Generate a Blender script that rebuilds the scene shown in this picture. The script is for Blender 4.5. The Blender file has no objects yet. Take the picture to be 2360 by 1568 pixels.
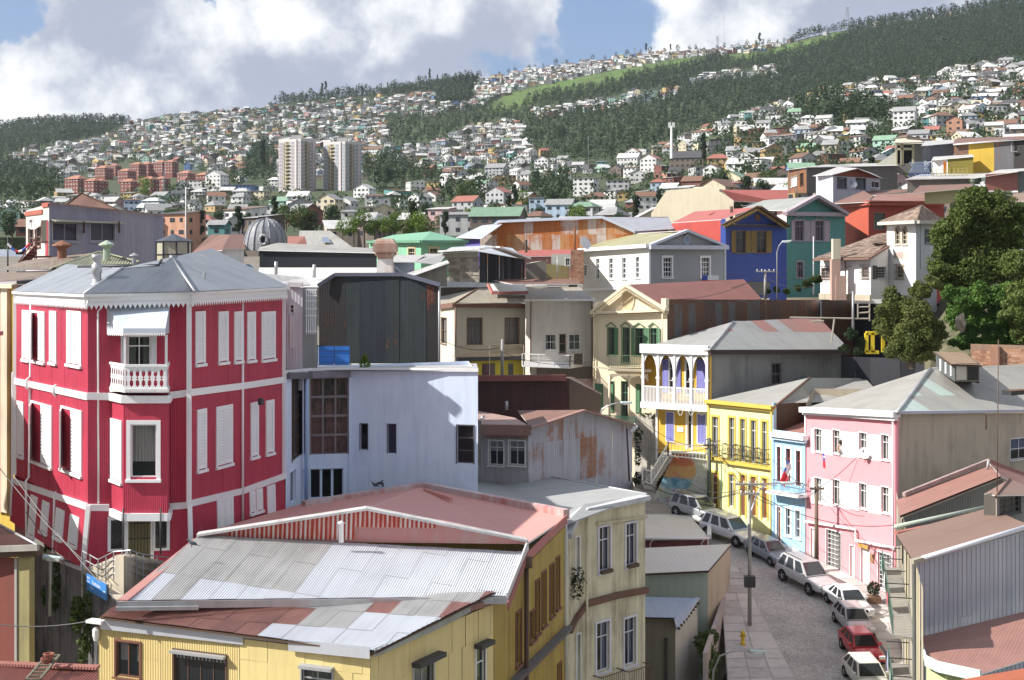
import bpy,math,random
import numpy as np
from mathutils import Vector as V,Matrix
sc=bpy.context.scene
COL=sc.collection
R=random.Random(7)
F,H,CX,CY=3000.0,610.0,1179.5,784.0
cam=bpy.data.objects.new('camera',bpy.data.cameras.new('camera'))
COL.objects.link(cam);sc.camera=cam
cam.rotation_euler=(math.radians(90),0,0)
cam.data.sensor_width=36;cam.data.lens=F/2359*36
cam.data.shift_y=(H-CY)/2359.0
cam.data.clip_end=20000;cam.data.clip_start=.5
AZ,EL=math.radians(80),math.radians(38.5)
TS=V((-math.sin(AZ)*math.cos(EL),-math.cos(AZ)*math.cos(EL),math.sin(EL)))
sun=bpy.data.objects.new('sun',bpy.data.lights.new('sun','SUN'))
COL.objects.link(sun);sun.data.energy=3.4;sun.data.angle=math.radians(.53);sun.data.color=(1,.955,.89)
sun.rotation_euler=TS.to_track_quat('Z','Y').to_euler()
sc.view_settings.view_transform='Standard';sc.view_settings.look='None'
sc.view_settings.exposure=1.2;sc.view_settings.gamma=1;sc.view_settings.use_curve_mapping=False
def P(px,py,Y):return V(((px-CX)*Y/F,Y,(H-py)*Y/F))
class NT:
 def __init__(s,tree):s.t=tree;s.n=tree.nodes;s.l=tree.links
 def __call__(s,typ,_set=None,**inp):
  n=s.n.new(typ)
  for k,v in(_set or{}).items():setattr(n,k,v)
  for k,v in inp.items():
   key=int(k[1:])if k[0]=='_' else k.replace('_',' ')
   if isinstance(v,bpy.types.NodeSocket):s.l.new(v,n.inputs[key])
   else:n.inputs[key].default_value=v
  return n
 def m(s,op,a,b=0.0,c=None):
  kw={'_0':a,'_1':b}
  if c is not None:kw['_2']=c
  return s('ShaderNodeMath',{'operation':op},**kw).outputs[0]
 def mix(s,f,a,b,mode='MIX'):
  n=s.n.new('ShaderNodeMix');n.data_type='RGBA';n.blend_type=mode
  for i,v in((0,f),(6,a),(7,b)):
   if isinstance(v,bpy.types.NodeSocket):s.l.new(v,n.inputs[i])
   else:n.inputs[i].default_value=v if i==0 else(*v[:3],1)
  return n.outputs[2]
 def ramp(s,f,a,b,lo=0.0,hi=1.0):
  n=s('ShaderNodeMapRange',{'interpolation_type':'SMOOTHSTEP'},_0=f,_1=a,_2=b,_3=lo,_4=hi)
  return n.outputs[0]
 def noise(s,vec,scale,detail=3,rough=.55):
  return s('ShaderNodeTexNoise',Vector=vec,Scale=scale,Detail=detail,Roughness=rough).outputs[0]
w=bpy.data.worlds.new('World');sc.world=w;w.use_nodes=True
w.node_tree.nodes.clear();n=NT(w.node_tree)
sky=n('ShaderNodeTexSky',{'sky_type':'NISHITA','sun_disc':False,'sun_elevation':EL,'sun_rotation':math.radians(180)+AZ,'air_density':1.3,'dust_density':2.0})
D=n('ShaderNodeTexCoord').outputs['Generated']
wob=n.noise(D,9,6,.62)
wv=n('ShaderNodeTexNoise',Vector=D,Scale=11.,Detail=9.,Roughness=.6).outputs[1]
Dd=n('ShaderNodeVectorMath',{'operation':'MULTIPLY_ADD'},_0=n('ShaderNodeVectorMath',{'operation':'SUBTRACT'},_0=wv,_1=(.5,.5,.5)).outputs[0],_1=(.11,.11,.11),_2=D).outputs[0]
def blob(px,py,r,soft=.75):
 d=V(((px-CX)/F,1,(H-py)/F)).normalized()
 dist=n('ShaderNodeVectorMath',{'operation':'DISTANCE'},_0=Dd,_1=tuple(d)).outputs['Value']
 return n.ramp(dist,r/F*(1+soft),r/F*(1-soft))
def total(bl):
 s_=None
 for b in bl:
  q=blob(*b);s_=q if s_ is None else n.m('MAXIMUM',s_,q)
 return s_
holes=total([(5,45,62,.5),(485,5,30),(1375,0,95,.6),(1420,75,95,.6),(1330,140,80,.6),(1255,170,80),(1150,175,60),(1300,60,45),(2900,-200,420),(-700,-300,380),(1200,-900,500)])
puff=total([(520,60,95,.5),(640,10,80),(930,30,95,.5),(865,100,26,.5),(1050,35,60),(45,105,40),(110,235,120),(250,225,80),(1560,90,150),(1750,30,90),(420,120,120)])
dark=total([(420,200,95),(180,190,60),(1010,130,130),(720,170,130),(1900,60,170),(2250,0,150),(220,60,70)])
fb=n.noise(D,16,8,.6)
shade=n.m('ADD',n.m('ADD',n.m('MULTIPLY',n.m('SUBTRACT',fb,.5),2.3),n.m('MULTIPLY',n.m('SUBTRACT',wob,.5),.7)),n.m('MULTIPLY',puff,.42))
shade=n.m('SUBTRACT',n.m('ADD',shade,.25),n.m('MULTIPLY',dark,.26))
shade=n.ramp(shade,0,1)
cloud=n.mix(shade,(.20,.222,.28),(.50,.505,.51))
cov=n.m('SUBTRACT',1.0,n.ramp(n.m('ADD',holes,n.m('MULTIPLY',n.m('SUBTRACT',fb,.5),.5)),.22,.75))
skc=n.mix(1.0,sky.outputs[0],(.075,.075,.075),'MULTIPLY')
haz=n.mix(.6,skc,(.075,.13,.28))
fin=n.mix(cov,haz,cloud)
bg=n('ShaderNodeBackground',Color=fin,Strength=1.0)
n('ShaderNodeOutputWorld',Surface=bg.outputs[0])
MATS={}
def newmat(key):
 m=bpy.data.materials.new(str(key)[:40]);m.use_nodes=True
 m.node_tree.nodes.clear();return m,NT(m.node_tree)
def finish(n,col,rough=.7,metal=0.0,bump=None,bs=.5,bd=.02,spec=.35,**kw):
 b=n('ShaderNodeBsdfPrincipled',Roughness=rough,Metallic=metal)
 b.inputs['Specular IOR Level'].default_value=spec
 if isinstance(col,bpy.types.NodeSocket):n.l.new(col,b.inputs['Base Color'])
 else:b.inputs['Base Color'].default_value=(*col,1)
 for k,v in kw.items():b.inputs[k.replace('_',' ')].default_value=v
 if bump is not None:
  q=n('ShaderNodeBump',Height=bump,Strength=bs,Distance=bd);n.l.new(q.outputs[0],b.inputs['Normal'])
 n('ShaderNodeOutputMaterial',Surface=b.outputs[0])
def objcoord(n):return n('ShaderNodeTexCoord').outputs['Object']
def uvc(n):return n('ShaderNodeTexCoord').outputs['UV']
def rnd(n):return n('ShaderNodeObjectInfo').outputs['Random']
def sc3(c,k):return tuple(x*k for x in c)
def paint(c,rough=.6,dirt=.25,dcol=None,rv=0.0,scale=1.0,metal=0.0,spec=.35,streak=True,bump=.3):
 key=('paint',c,rough,dirt,dcol,rv,scale,metal,spec,streak)
 if key in MATS:return MATS[key]
 m,n=newmat(key);o=objcoord(n)
 n1=n.noise(o,.35*scale,5,.6)
 mp=n('ShaderNodeMapping',Vector=o,Scale=(2.2*scale,2.2*scale,.22*scale)if streak else(3*scale,)*3).outputs[0]
 n2=n.noise(mp,1.0,5,.65);n3=n.noise(o,14*scale,3,.6)
 dc=dcol or tuple(x*.45+.02 for x in c)
 f=n.ramp(n.m('ADD',n.m('MULTIPLY',n1,.5),n.m('MULTIPLY',n2,.5)),.42,.68,0,dirt*2)
 col=n.mix(f,c,dc)
 col=n.mix(n.ramp(n3,.3,.7,0,.22),col,tuple(min(1,x*1.18)for x in c))
 if rv:col=n.mix(n.m('MULTIPLY',rnd(n),rv),col,dc)
 finish(n,col,rough,metal,n3,bump,.01,spec);MATS[key]=m;return m
def corr(c,pitch=.076,c2=None,rust=0.0,rcol=(.20,.075,.03),rv=.3,dirt=.3,bump=1.0,rough=.55,metal=0.0,seam=0.0,lat=None):
 key=('corr',c,pitch,c2,rust,rcol,rv,dirt,bump,rough,metal,seam,lat)
 if key in MATS:return MATS[key]
 m,n=newmat(key);uv=uvc(n);o=objcoord(n)
 sx=n('ShaderNodeSeparateXYZ',Vector=uv)
 wave=n.m('SINE',n.m('MULTIPLY',sx.outputs[0],2*math.pi/pitch))if pitch else None
 st=n.noise(n('ShaderNodeMapping',Vector=uv,Scale=(3.2,.28,1)).outputs[0],1.0,5,.65)
 bl=n.noise(o,.5,5,.62);fi=n.noise(o,9,4,.65)
 c2_=c2 or sc3(c,.55)
 col=n.mix(n.m('MULTIPLY',rnd(n),rv),c,c2_)
 col=n.mix(n.ramp(n.m('ADD',n.m('MULTIPLY',st,.55),n.m('MULTIPLY',bl,.45)),.42,.66,0,dirt*1.6),col,sc3(c2_,.8))
 if rust:
  rr=n.m('ADD',n.m('ADD',n.m('MULTIPLY',st,.4),n.m('MULTIPLY',bl,.5)),n.m('MULTIPLY',fi,.25))
  rr=n.m('ADD',rr,n.m('MULTIPLY',n.m('SUBTRACT',rnd(n),.5),.08))
  f=n.ramp(rr,.82-rust*.5,.92-rust*.42)
  rc=n.mix(n.ramp(fi,.35,.65),rcol,sc3(rcol,2.0))
  col=n.mix(f,col,rc)
 if seam:
  fr=n.m('FRACT',n.m('DIVIDE',sx.outputs[0],seam))
  col=n.mix(n.ramp(fr,.03,.0,0,.6),col,sc3(c2_,.5))
 bh=n.m('ADD',n.m('MULTIPLY',wave,.5),n.m('MULTIPLY',fi,.3))if wave is not None else fi
 finish(n,col,rough,metal,bh,bump if pitch else .2,.018 if pitch else .01);MATS[key]=m;return m
def vcol(rough=.75,noise=.25,key=None):
 k=('vcol',rough,noise,key)
 if k in MATS:return MATS[k]
 m,n=newmat(k);a=n('ShaderNodeVertexColor',{'layer_name':'Col'}).outputs[0]
 q=n.noise(objcoord(n),.3,4,.6)
 col=n.mix(n.ramp(q,.35,.7,0,noise),a,(.05,.045,.04))
 finish(n,col,rough);MATS[k]=m;return m
def ocol(rough=.7,dirt=.35,corrug=0):
 k=('ocol',rough,dirt,corrug)
 if k in MATS:return MATS[k]
 m,n=newmat(k);a=n('ShaderNodeObjectInfo').outputs['Color'];o=objcoord(n)
 q=n.noise(n('ShaderNodeMapping',Vector=o,Scale=(1,1,.3)).outputs[0],.9,5,.65)
 col=n.mix(n.ramp(q,.4,.7,0,dirt),a,(.07,.06,.05))
 finish(n,col,rough);MATS[k]=m;return m
def leafmat(c,c2,rv=.5,rough=.65):
 k=('leaf',c,c2,rv)
 if k in MATS:return MATS[k]
 m,n=newmat(k);o=objcoord(n)
 f=n.noise(o,.45,3);g=n.noise(o,3.0,2)
 col=n.mix(n.ramp(f,.35,.65),c,c2);col=n.mix(n.ramp(g,.3,.7,0,.35),col,sc3(c2,1.25))
 col=n.mix(n.m('MULTIPLY',rnd(n),rv),col,sc3(c,.6))
 b=n('ShaderNodeBsdfPrincipled',Roughness=rough);n.l.new(col,b.inputs['Base Color']);b.inputs['Specular IOR Level'].default_value=.25
 t=n('ShaderNodeBsdfTranslucent');n.l.new(n.mix(.3,col,(.12,.2,.02)),t.inputs[0])
 mx=n('ShaderNodeMixShader',_0=.22,_1=b.outputs[0],_2=t.outputs[0])
 n('ShaderNodeOutputMaterial',Surface=mx.outputs[0]);MATS[k]=m;return m
def glassmat(tint=(.02,.025,.03),tr=.55):
 k=('glass',tint,tr)
 if k in MATS:return MATS[k]
 m,n=newmat(k)
 b=n('ShaderNodeBsdfPrincipled',Roughness=.08);b.inputs['Base Color'].default_value=(*tint,1);b.inputs['Specular IOR Level'].default_value=.6
 t=n('ShaderNodeBsdfTransparent');mx=n('ShaderNodeMixShader',_0=tr,_1=b.outputs[0],_2=t.outputs[0])
 n('ShaderNodeOutputMaterial',Surface=mx.outputs[0]);MATS[k]=m;return m
WHITE=paint((.80,.80,.80),.5,.10,(.45,.44,.42))
WHITE2=paint((.72,.72,.70),.55,.25,(.35,.33,.30))
BLACK=paint((.02,.02,.022),.4,.1);IRON=paint((.05,.05,.055),.5,.2)
GLASS=glassmat();DGLASS=glassmat((.015,.018,.02),.12)
CURT=paint((.62,.61,.57),.8,.1);CURTG=paint((.30,.36,.28),.8,.2)
WOODD=paint((.10,.06,.04),.7,.3);GALV=paint((.42,.43,.44),.4,.3,(.22,.2,.19),metal=.35)
CONC=paint((.38,.36,.33),.85,.3)
ORI={}
def origin(o):
 p=V((0,0,0))
 while o is not None:
  p+=ORI.get(o.name,V((0,0,0)));o=o.parent
 return p
def link(o,parent=None):
 COL.objects.link(o)
 if parent is not None:o.parent=parent
 return o
def thing(name,label,cat,loc=(0,0,0),group=None):
 o=bpy.data.objects.new(name,None);link(o);o.location=loc;ORI[o.name]=V(loc)
 o.empty_display_size=.3
 o['label']=label;o['category']=cat
 if group:o['group']=group
 return o
def tag(o,label,cat,group=None,kind=None):
 if label:o['label']=label
 if cat:o['category']=cat
 if group:o['group']=group
 if kind:o['kind']=kind
 return o
class MB:
 def __init__(s):s.v=[];s.f=[];s.uv=[];s.c=[]
 def face(s,pts,uv=None,col=None):
  i=len(s.v);s.v+=[tuple(p)for p in pts];s.f.append(tuple(range(i,i+len(pts))))
  s.uv+=list(uv)if uv else[(p[0],p[2])for p in pts]
  if col:s.c+=[(*col,1)]*len(pts)
  return s
 def mesh(s,v,f,uv=None):
  i=len(s.v);s.v+=[tuple(p)for p in v];s.f+=[tuple(i+k for k in q)for q in f]
  for q in f:s.uv+=[(v[k][0],v[k][2])for k in q]
  return s
 def prism(s,pts,d):
  n_=len(pts);a=[V(p)for p in pts];b=[p+V(d)for p in a]
  s.mesh(a+b,[tuple(range(n_))[::-1],tuple(range(n_,2*n_))]+[(i,(i+1)%n_,n_+(i+1)%n_,n_+i)for i in range(n_)])
  return s
 def box(s,c,ex,ey,ez):
  c=V(c);ex=V(ex);ey=V(ey);ez=V(ez)
  v=[c+a*ex+b*ey+d*ez for a in(-1,1)for b in(-1,1)for d in(-1,1)]
  s.mesh(v,[(0,1,3,2),(4,6,7,5),(0,4,5,1),(2,3,7,6),(0,2,6,4),(1,5,7,3)]);return s
 def bar(s,p,q,w,h=None,up=V((0,0,1))):
  p=V(p);q=V(q);d=q-p;h=h or w
  if d.length<1e-6:return s
  x=d.normalized();u=V(up)
  if abs(x.dot(u))>.99:u=V((0,1,0))
  y=x.cross(u).normalized();z=y.cross(x)
  return s.box((p+q)/2,d/2,y*w/2,z*h/2)
 def tube(s,pts,r,n_=6,r2=None):
  pts=[V(p)for p in pts];r2=r if r2 is None else r2;v=[];f=[];m_=len(pts)
  for i,p in enumerate(pts):
   d=(pts[min(i+1,m_-1)]-pts[max(i-1,0)]).normalized()
   a=d.cross(V((0,0,1))if abs(d.z)<.9 else V((0,1,0))).normalized();b=d.cross(a)
   rr=r+(r2-r)*i/max(1,m_-1)
   v+=[p+(a*math.cos(t)+b*math.sin(t))*rr for t in[2*math.pi*k/n_ for k in range(n_)]]
  for i in range(m_-1):
   for k in range(n_):f.append((i*n_+k,i*n_+(k+1)%n_,(i+1)*n_+(k+1)%n_,(i+1)*n_+k))
  f+=[tuple(range(n_))[::-1],tuple((m_-1)*n_+k for k in range(n_))]
  return s.mesh(v,f)
 def lathe(s,c,prof,n_=12):
  c=V(c);v=[];f=[]
  for r,z in prof:v+=[c+V((r*math.cos(2*math.pi*k/n_),r*math.sin(2*math.pi*k/n_),z))for k in range(n_)]
  for i in range(len(prof)-1):
   for k in range(n_):f.append((i*n_+k,i*n_+(k+1)%n_,(i+1)*n_+(k+1)%n_,(i+1)*n_+k))
  f+=[tuple(range(n_))[::-1],tuple((len(prof)-1)*n_+k for k in range(n_))]
  return s.mesh(v,f)
 def build(s,name,mat,parent=None,smooth=False):
  if not s.f:return None
  me=bpy.data.meshes.new(name);o0=origin(parent)if parent is not None else V((0,0,0))
  va=np.array(s.v,dtype=np.float64)-np.array(tuple(o0))
  me.from_pydata(va.tolist(),[],s.f)
  if len(s.uv)==len(me.loops):
   l=me.uv_layers.new(name='UV');l.data.foreach_set('uv',np.array(s.uv,dtype=np.float32).ravel())
  if s.c and len(s.c)==len(me.loops):
   a=me.color_attributes.new('Col','FLOAT_COLOR','CORNER');a.data.foreach_set('color',np.array(s.c,dtype=np.float32).ravel())
  if smooth:me.polygons.foreach_set('use_smooth',[True]*len(me.polygons))
  me.materials.append(mat);me.update()
  return link(bpy.data.objects.new(name,me),parent)
def clip(poly,reg):
 A=sum(reg[i][0]*reg[(i+1)%len(reg)][1]-reg[(i+1)%len(reg)][0]*reg[i][1]for i in range(len(reg)))
 if A<0:reg=reg[::-1]
 for i in range(len(reg)):
  a=reg[i];b=reg[(i+1)%len(reg)];out=[]
  def sd(p):return(b[0]-a[0])*(p[1]-a[1])-(b[1]-a[1])*(p[0]-a[0])
  for k in range(len(poly)):
   p,q=poly[k],poly[(k+1)%len(poly)];dp,dq=sd(p),sd(q)
   if dp>=0:out.append(p)
   if(dp>=0)!=(dq>=0):
    t=dp/(dp-dq);out.append((p[0]+(q[0]-p[0])*t,p[1]+(q[1]-p[1])*t))
  poly=out
  if not poly:return[]
 return poly
class Surf:
 def __init__(s,a,b,c,vd=None):
  s.O=V(a);s.U=(V(b)-s.O).normalized();N=s.U.cross(V(c)-s.O).normalized()
  if N.z<-1e-4:N=-N
  s.N=N;s.V=N.cross(s.U)
  if vd is not None:
   q=V(vd);q=(q-N*q.dot(N)).normalized();s.V=q;s.U=q.cross(N)
 def pt(s,u,v,d=0):return s.O+s.U*u+s.V*v+s.N*d
 def to2(s,p):q=V(p)-s.O;return(q.dot(s.U),q.dot(s.V))
 def hit(s,px,py):
  d=V(((px-CX)/F,1,(H-py)/F));t=s.O.dot(s.N)/d.dot(s.N);return d*t
 def uz(s,px,py):return s.to2(s.hit(px,py))
 def poly(s,pts):return[s.uz(*p)for p in pts]
class Fac(Surf):
 def __init__(s,a,b):
  A=V(((a[0]-CX)*a[1]/F,a[1],0));B=V(((b[0]-CX)*b[1]/F,b[1],0))
  s.O=A;s.U=(B-A).normalized();s.V=V((0,0,1));s.N=s.U.cross(s.V);s.L=(B-A).length
  s.A=A;s.B=B
 def rect(s,px0,py0,px1,py1):
  u0=s.uz(px0,600)[0];u1=s.uz(px1,600)[0];m=(px0+px1)/2
  return(u0,u1,s.uz(m,py1)[1],s.uz(m,py0)[1])
def sheets(parent,S,reg,mat,name='sheet',w=0,h=0,holes=(),pitch=0,amp=.012,jit=.0,lap=.004,off=0.0,ns=3,u_off=0.0,v_off=0.0,brick=False,mats=None,pick=None):
 us=[p[0]for p in reg];vs=[p[1]for p in reg]
 u0,u1,v0,v1=min(us),max(us),min(vs),max(vs)
 W=w or(u1-u0+1);Hh=h or(v1-v0+1)
 obs=[];j=0
 vv=v0-v_off if h else v0
 while vv<v1-1e-6:
  uu=u0-u_off-(W*.5 if(brick and j%2)else 0)if w else u0;i=0
  while uu<u1-1e-6:
   a,b=max(uu,u0),min(uu+W,u1);c,d=max(vv,v0),min(vv+Hh,v1)
   if b-a>.01 and d-c>.01:
    cuts=[a,b]
    if pitch:
     k0=math.ceil(a*ns/pitch+1e-6);k1=math.floor(b*ns/pitch-1e-6)
     cuts+=[k*pitch/ns for k in range(k0,k1+1)]
    hs=[q for q in holes if q[0]<b and q[1]>a and q[2]<d and q[3]>c]
    for q in hs:cuts+=[x for x in(q[0],q[1])if a<x<b]
    cuts=sorted(set(round(x,5)for x in cuts));mb=MB()
    dd=off+(R.uniform(0,jit)if jit else 0)+((i+j)%2)*lap
    tl=R.uniform(-jit,jit)*.6 if jit else 0
    for x0,x1 in zip(cuts,cuts[1:]):
     xm=(x0+x1)/2;iv=[(c,d)]
     for q in hs:
      if q[0]<=xm<=q[1]:
       nv=[]
       for y0,y1 in iv:
        if q[2]>y0:nv.append((y0,min(y1,q[2])))
        if q[3]<y1:nv.append((max(y0,q[3]),y1))
       iv=[(y0,y1)for y0,y1 in nv if y1-y0>.005]
     for y0,y1 in iv:
      pg=clip([(x0,y0),(x1,y0),(x1,y1),(x0,y1)],reg)
      if len(pg)>2:
       hh=(lambda u:amp*math.sin(2*math.pi*u/pitch))if pitch else(lambda u:0)
       mb.face([S.pt(p[0],p[1],dd+hh(p[0])+tl*(p[1]-c)/Hh)for p in pg],pg)
    if mb.f:
     mm=mat
     if mats:mm=pick((a+b)/2,(c+d)/2,i,j)if pick else R.choice(mats)
     obs.append(mb.build(name,mm,parent))
   uu+=W;i+=1
  vv+=Hh;j+=1
 return obs
def deck(parent,S,reg,mat=None,d=.05):
 MB().prism([S.pt(p[0],p[1],-d)for p in reg],S.N*-.05).build('roof_deck',mat or WOODD,parent)
def upright(S,to):
 N=S.N if S.N.dot(to)>0 else-S.N
 S.N=N;S.U=V((0,0,1)).cross(N).normalized();S.V=N.cross(S.U);return S
def reveal(mb,S,r,dp=.16):
 u0,u1,z0,z1=r
 for(a,b)in(((u0,z0),(u1,z0)),((u1,z0),(u1,z1)),((u1,z1),(u0,z1)),((u0,z1),(u0,z0))):
  mb.face([S.pt(*a),S.pt(*b),S.pt(*b,-dp),S.pt(*a,-dp)])
def rbar(mb,S,u0,u1,z0,z1,d0,d1):
 mb.box(S.pt((u0+u1)/2,(z0+z1)/2,(d0+d1)/2),S.U*(u1-u0)/2,S.V*(z1-z0)/2,S.N*(d1-d0)/2)
def shutter(parent,S,u0,u1,z0,z1,d,mat,nl=None,name='shutter',ang=0.0,hinge='l'):
 U=S.U;N=S.N
 if ang:
  sg=1 if hinge=='l' else-1
  U2=(U*math.cos(ang)*sg+N*math.sin(ang));O=S.pt(u0 if hinge=='l' else u1,0,d)
  if sg<0:O=O+U2*(u1-u0);U2=-U2
  N2=U2.cross(S.V)
 else:O=S.pt(u0,0,d);U2=U;N2=N
 class T:pass
 t=T();t.U=U2;t.V=S.V;t.N=N2;t.pt=lambda u,v,dd=0:O+U2*u+S.V*v+N2*dd
 wd=u1-u0;mb=MB();b=min(.07,wd*.18)
 rbar(mb,t,0,b,z0,z1,0,.045);rbar(mb,t,wd-b,wd,z0,z1,0,.045)
 for zz in(z0,z1-b*1.3):rbar(mb,t,b,wd-b,zz,zz+b*1.3,0,.045)
 zm=z0+(z1-z0)*.38;rbar(mb,t,b,wd-b,zm,zm+b,0,.045)
 k=nl or max(6,int((z1-z0)/.11));st=(z1-z0-2.6*b)/k;mb.face([t.pt(b,z0,.004),t.pt(wd-b,z0,.004),t.pt(wd-b,z1,.004),t.pt(b,z1,.004)])
 for i in range(k):
  z=z0+b*1.3+st*i
  mb.face([t.pt(b,z,.04),t.pt(wd-b,z,.04),t.pt(wd-b,z+st*.72,.02),t.pt(b,z+st*.72,.02)])
 return mb.build(name,mat,parent)
def window(parent,S,r,fr=WHITE,cw=.10,cd=.045,nx=2,ny=2,tr=None,sill=.06,glass=None,curt=None,dp=.12,mu=.035,cf=1.0,head=0,name='window',part=.5,sash=None,fw=.05,cmat=None):
 u0,u1,z0,z1=r;mb=MB()
 if cw:
  rbar(mb,S,u0-cw,u0,z0-cw*.6,z1+cw,.003,cd);rbar(mb,S,u1,u1+cw,z0-cw*.6,z1+cw,.003,cd)
  rbar(mb,S,u0,u1,z1,z1+cw,.003,cd)
 if head:rbar(mb,S,u0-cw-.06,u1+cw+.06,z1+cw,z1+cw+head,0,cd+.08)
 wo=mb.build(name,fr,parent)if mb.f else None
 mb=MB();sm=sash or fr
 for a,b,c,d in((u0,u0+fw,z0,z1),(u1-fw,u1,z0,z1),(u0+fw,u1-fw,z0,z0+fw),(u0+fw,u1-fw,z1-fw,z1)):
  rbar(mb,S,a,b,c,d,-dp-.03,-dp+.03)
 for i in range(1,nx):
  u=u0+(u1-u0)*i/nx;rbar(mb,S,u-mu/2,u+mu/2,z0+fw,z1-fw,-dp-.02,-dp+.02)
 zs=[z0+(z1-z0)*i/ny for i in range(1,ny)]
 if tr:zs=[z0+(z1-z0)*(1-tr)]
 for z in zs:rbar(mb,S,u0+fw,u1-fw,z-mu*.7,z+mu*.7,-dp-.025,-dp+.025)
 fo=mb.build('sash' if wo else name,sm,wo or parent);wo=wo or fo
 g=MB().face([S.pt(u0,z0,-dp),S.pt(u1,z0,-dp),S.pt(u1,z1,-dp),S.pt(u0,z1,-dp)]);g.build('pane',glass or GLASS,wo)
 cm=MB();
 if curt:
  zc=z0+(z1-z0)*(1-cf);nseg=8
  for side in((u0,u0+(u1-u0)*part),(u1-(u1-u0)*part,u1)):
   for i in range(nseg):
    a=side[0]+(side[1]-side[0])*i/nseg;b=side[0]+(side[1]-side[0])*(i+1)/nseg
    da=-.24-.03*(i%2);db=-.24-.03*((i+1)%2)
    cm.face([S.pt(a,zc,da),S.pt(b,zc,db),S.pt(b,z1,db),S.pt(a,z1,da)])
  cm.build('curtain',curt,wo)
 bx=MB();q=[(u0-.15,z0-.15),(u1+.15,z0-.15),(u1+.15,z1+.15),(u0-.15,z1+.15)]
 fr_=[S.pt(*p,-.17)for p in q];bk=[S.pt(*p,-.9)for p in q]
 bx.face(bk[::-1])
 for i in range(4):bx.face([fr_[i],bk[i],bk[(i+1)%4],fr_[(i+1)%4]])
 bx.build('room',ROOM,wo)
 if sill:
  sm_=MB();rbar(sm_,S,u0-cw-.03,u1+cw+.03,z0-cw*.6-sill,z0-cw*.6+.002,.0,cd+.07);sm_.build('sill',fr,wo)
 return wo
ROOM=paint((.09,.08,.07),.9,.1)
class House:
 def __init__(s,name,label,cat,px,Y,zb,group=None):
  s.zb=zb;s.o=thing(name,label,cat,((px-CX)*Y/F,Y,zb),group)
 def wall(s,S,pts,mat,wins=(),ww=None,name='wall',w=0,h=0,pitch=0,reg=None,mats=None,jit=0,pname='wall_sheet',rv=.16,pick=None,**k):
  reg=reg or S.poly(pts);rs=[S.rect(*q)for q in wins]
  if w or h:sheets(s.o,S,reg,mat,pname,w,h,rs,pitch,jit=jit,mats=mats,pick=pick,**k)
  else:sheets(s.o,S,reg,mat,name,0,0,rs,pitch,**k)
  if rs:
   mb=MB()
   for r in rs:reveal(mb,S,r,rv)
   mb.build('reveal',mat,s.o)['kind']='stuff'
   if ww is not None:
    for i,r in enumerate(rs):
     d=dict(ww[i]if isinstance(ww,list)else ww);sh=d.pop('sh',None)
     if d.pop('none',0):continue
     wo=window(s.o,S,r,**d)
     if sh:sh(wo,S,r)
  return rs
 def back(s,a,b,c,z0,z1,mat):
  d=a+c-b
  for p,q in((c,d),(d,a)):
   MB().face([V((p.x,p.y,z0)),V((q.x,q.y,z0)),V((q.x,q.y,z1)),V((p.x,p.y,z1))]).build('wall',mat,s.o)
 def roof(s,pts,mat,vd=None,name='roof',w=0,h=0,pitch=0,th=.05,pname='roof_sheet',holes=(),edge=None,**k):
  k_edge=edge or WHITE2
  q=[P(*p)for p in pts];S=Surf(q[0],q[1],q[-1],vd)
  reg=[S.to2(p)for p in q]
  if w or h:
   sheets(s.o,S,reg,mat,pname,w,h,holes,pitch,off=.02,**k)
   deck(s.o,S,reg)
  else:
   mb=MB();n_=len(q);c0=q[0];dn=V((0,0,-th))
   for k in range(n_):a_,b_=q[k],q[(k+1)%n_];mb.face([a_,b_,b_+dn,a_+dn])
   for k in range(1,n_-1):mb.face([c0+dn,q[k]+dn,q[k+1]+dn])
   mb.build('roof_edge',k_edge,s.o);mb=MB()
   for k in range(1,n_-1):mb.face([c0,q[k],q[k+1]],[reg[0],reg[k],reg[k+1]])
   mb.build(name,mat,s.o)
  return S
 def line(s,pts,r,mat,name,flat=False,w=None,h=None):
  q=[P(*p)for p in pts];mb=MB()
  if flat:
   for a,b in zip(q,q[1:]):mb.bar(a,b,w or r,h or r)
  else:mb.tube(q,r)
  return mb.build(name,mat,s.o,smooth=not flat)
 def on(s,S,r,mat,name,d0=0,d1=.05):
  mb=MB();u0,u1,z0,z1=S.rect(*r);rbar(mb,S,u0,u1,z0,z1,d0,d1);return mb.build(name,mat,s.o)
 def band(s,S,pts,hgt,mat,name,d=.08):
  q=[S.uz(*p)for p in pts];mb=MB()
  for a,b in zip(q,q[1:]):
   mb.mesh([S.pt(a[0],a[1],0),S.pt(b[0],b[1],0),S.pt(b[0],b[1]-hgt,0),S.pt(a[0],a[1]-hgt,0),S.pt(a[0],a[1],d),S.pt(b[0],b[1],d),S.pt(b[0],b[1]-hgt,d*.8),S.pt(a[0],a[1]-hgt,d*.8)],[(4,5,1,0),(4,7,6,5),(7,3,2,6),(0,3,7,4),(5,6,2,1)])
  return mb.build(name,mat,s.o)
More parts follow.
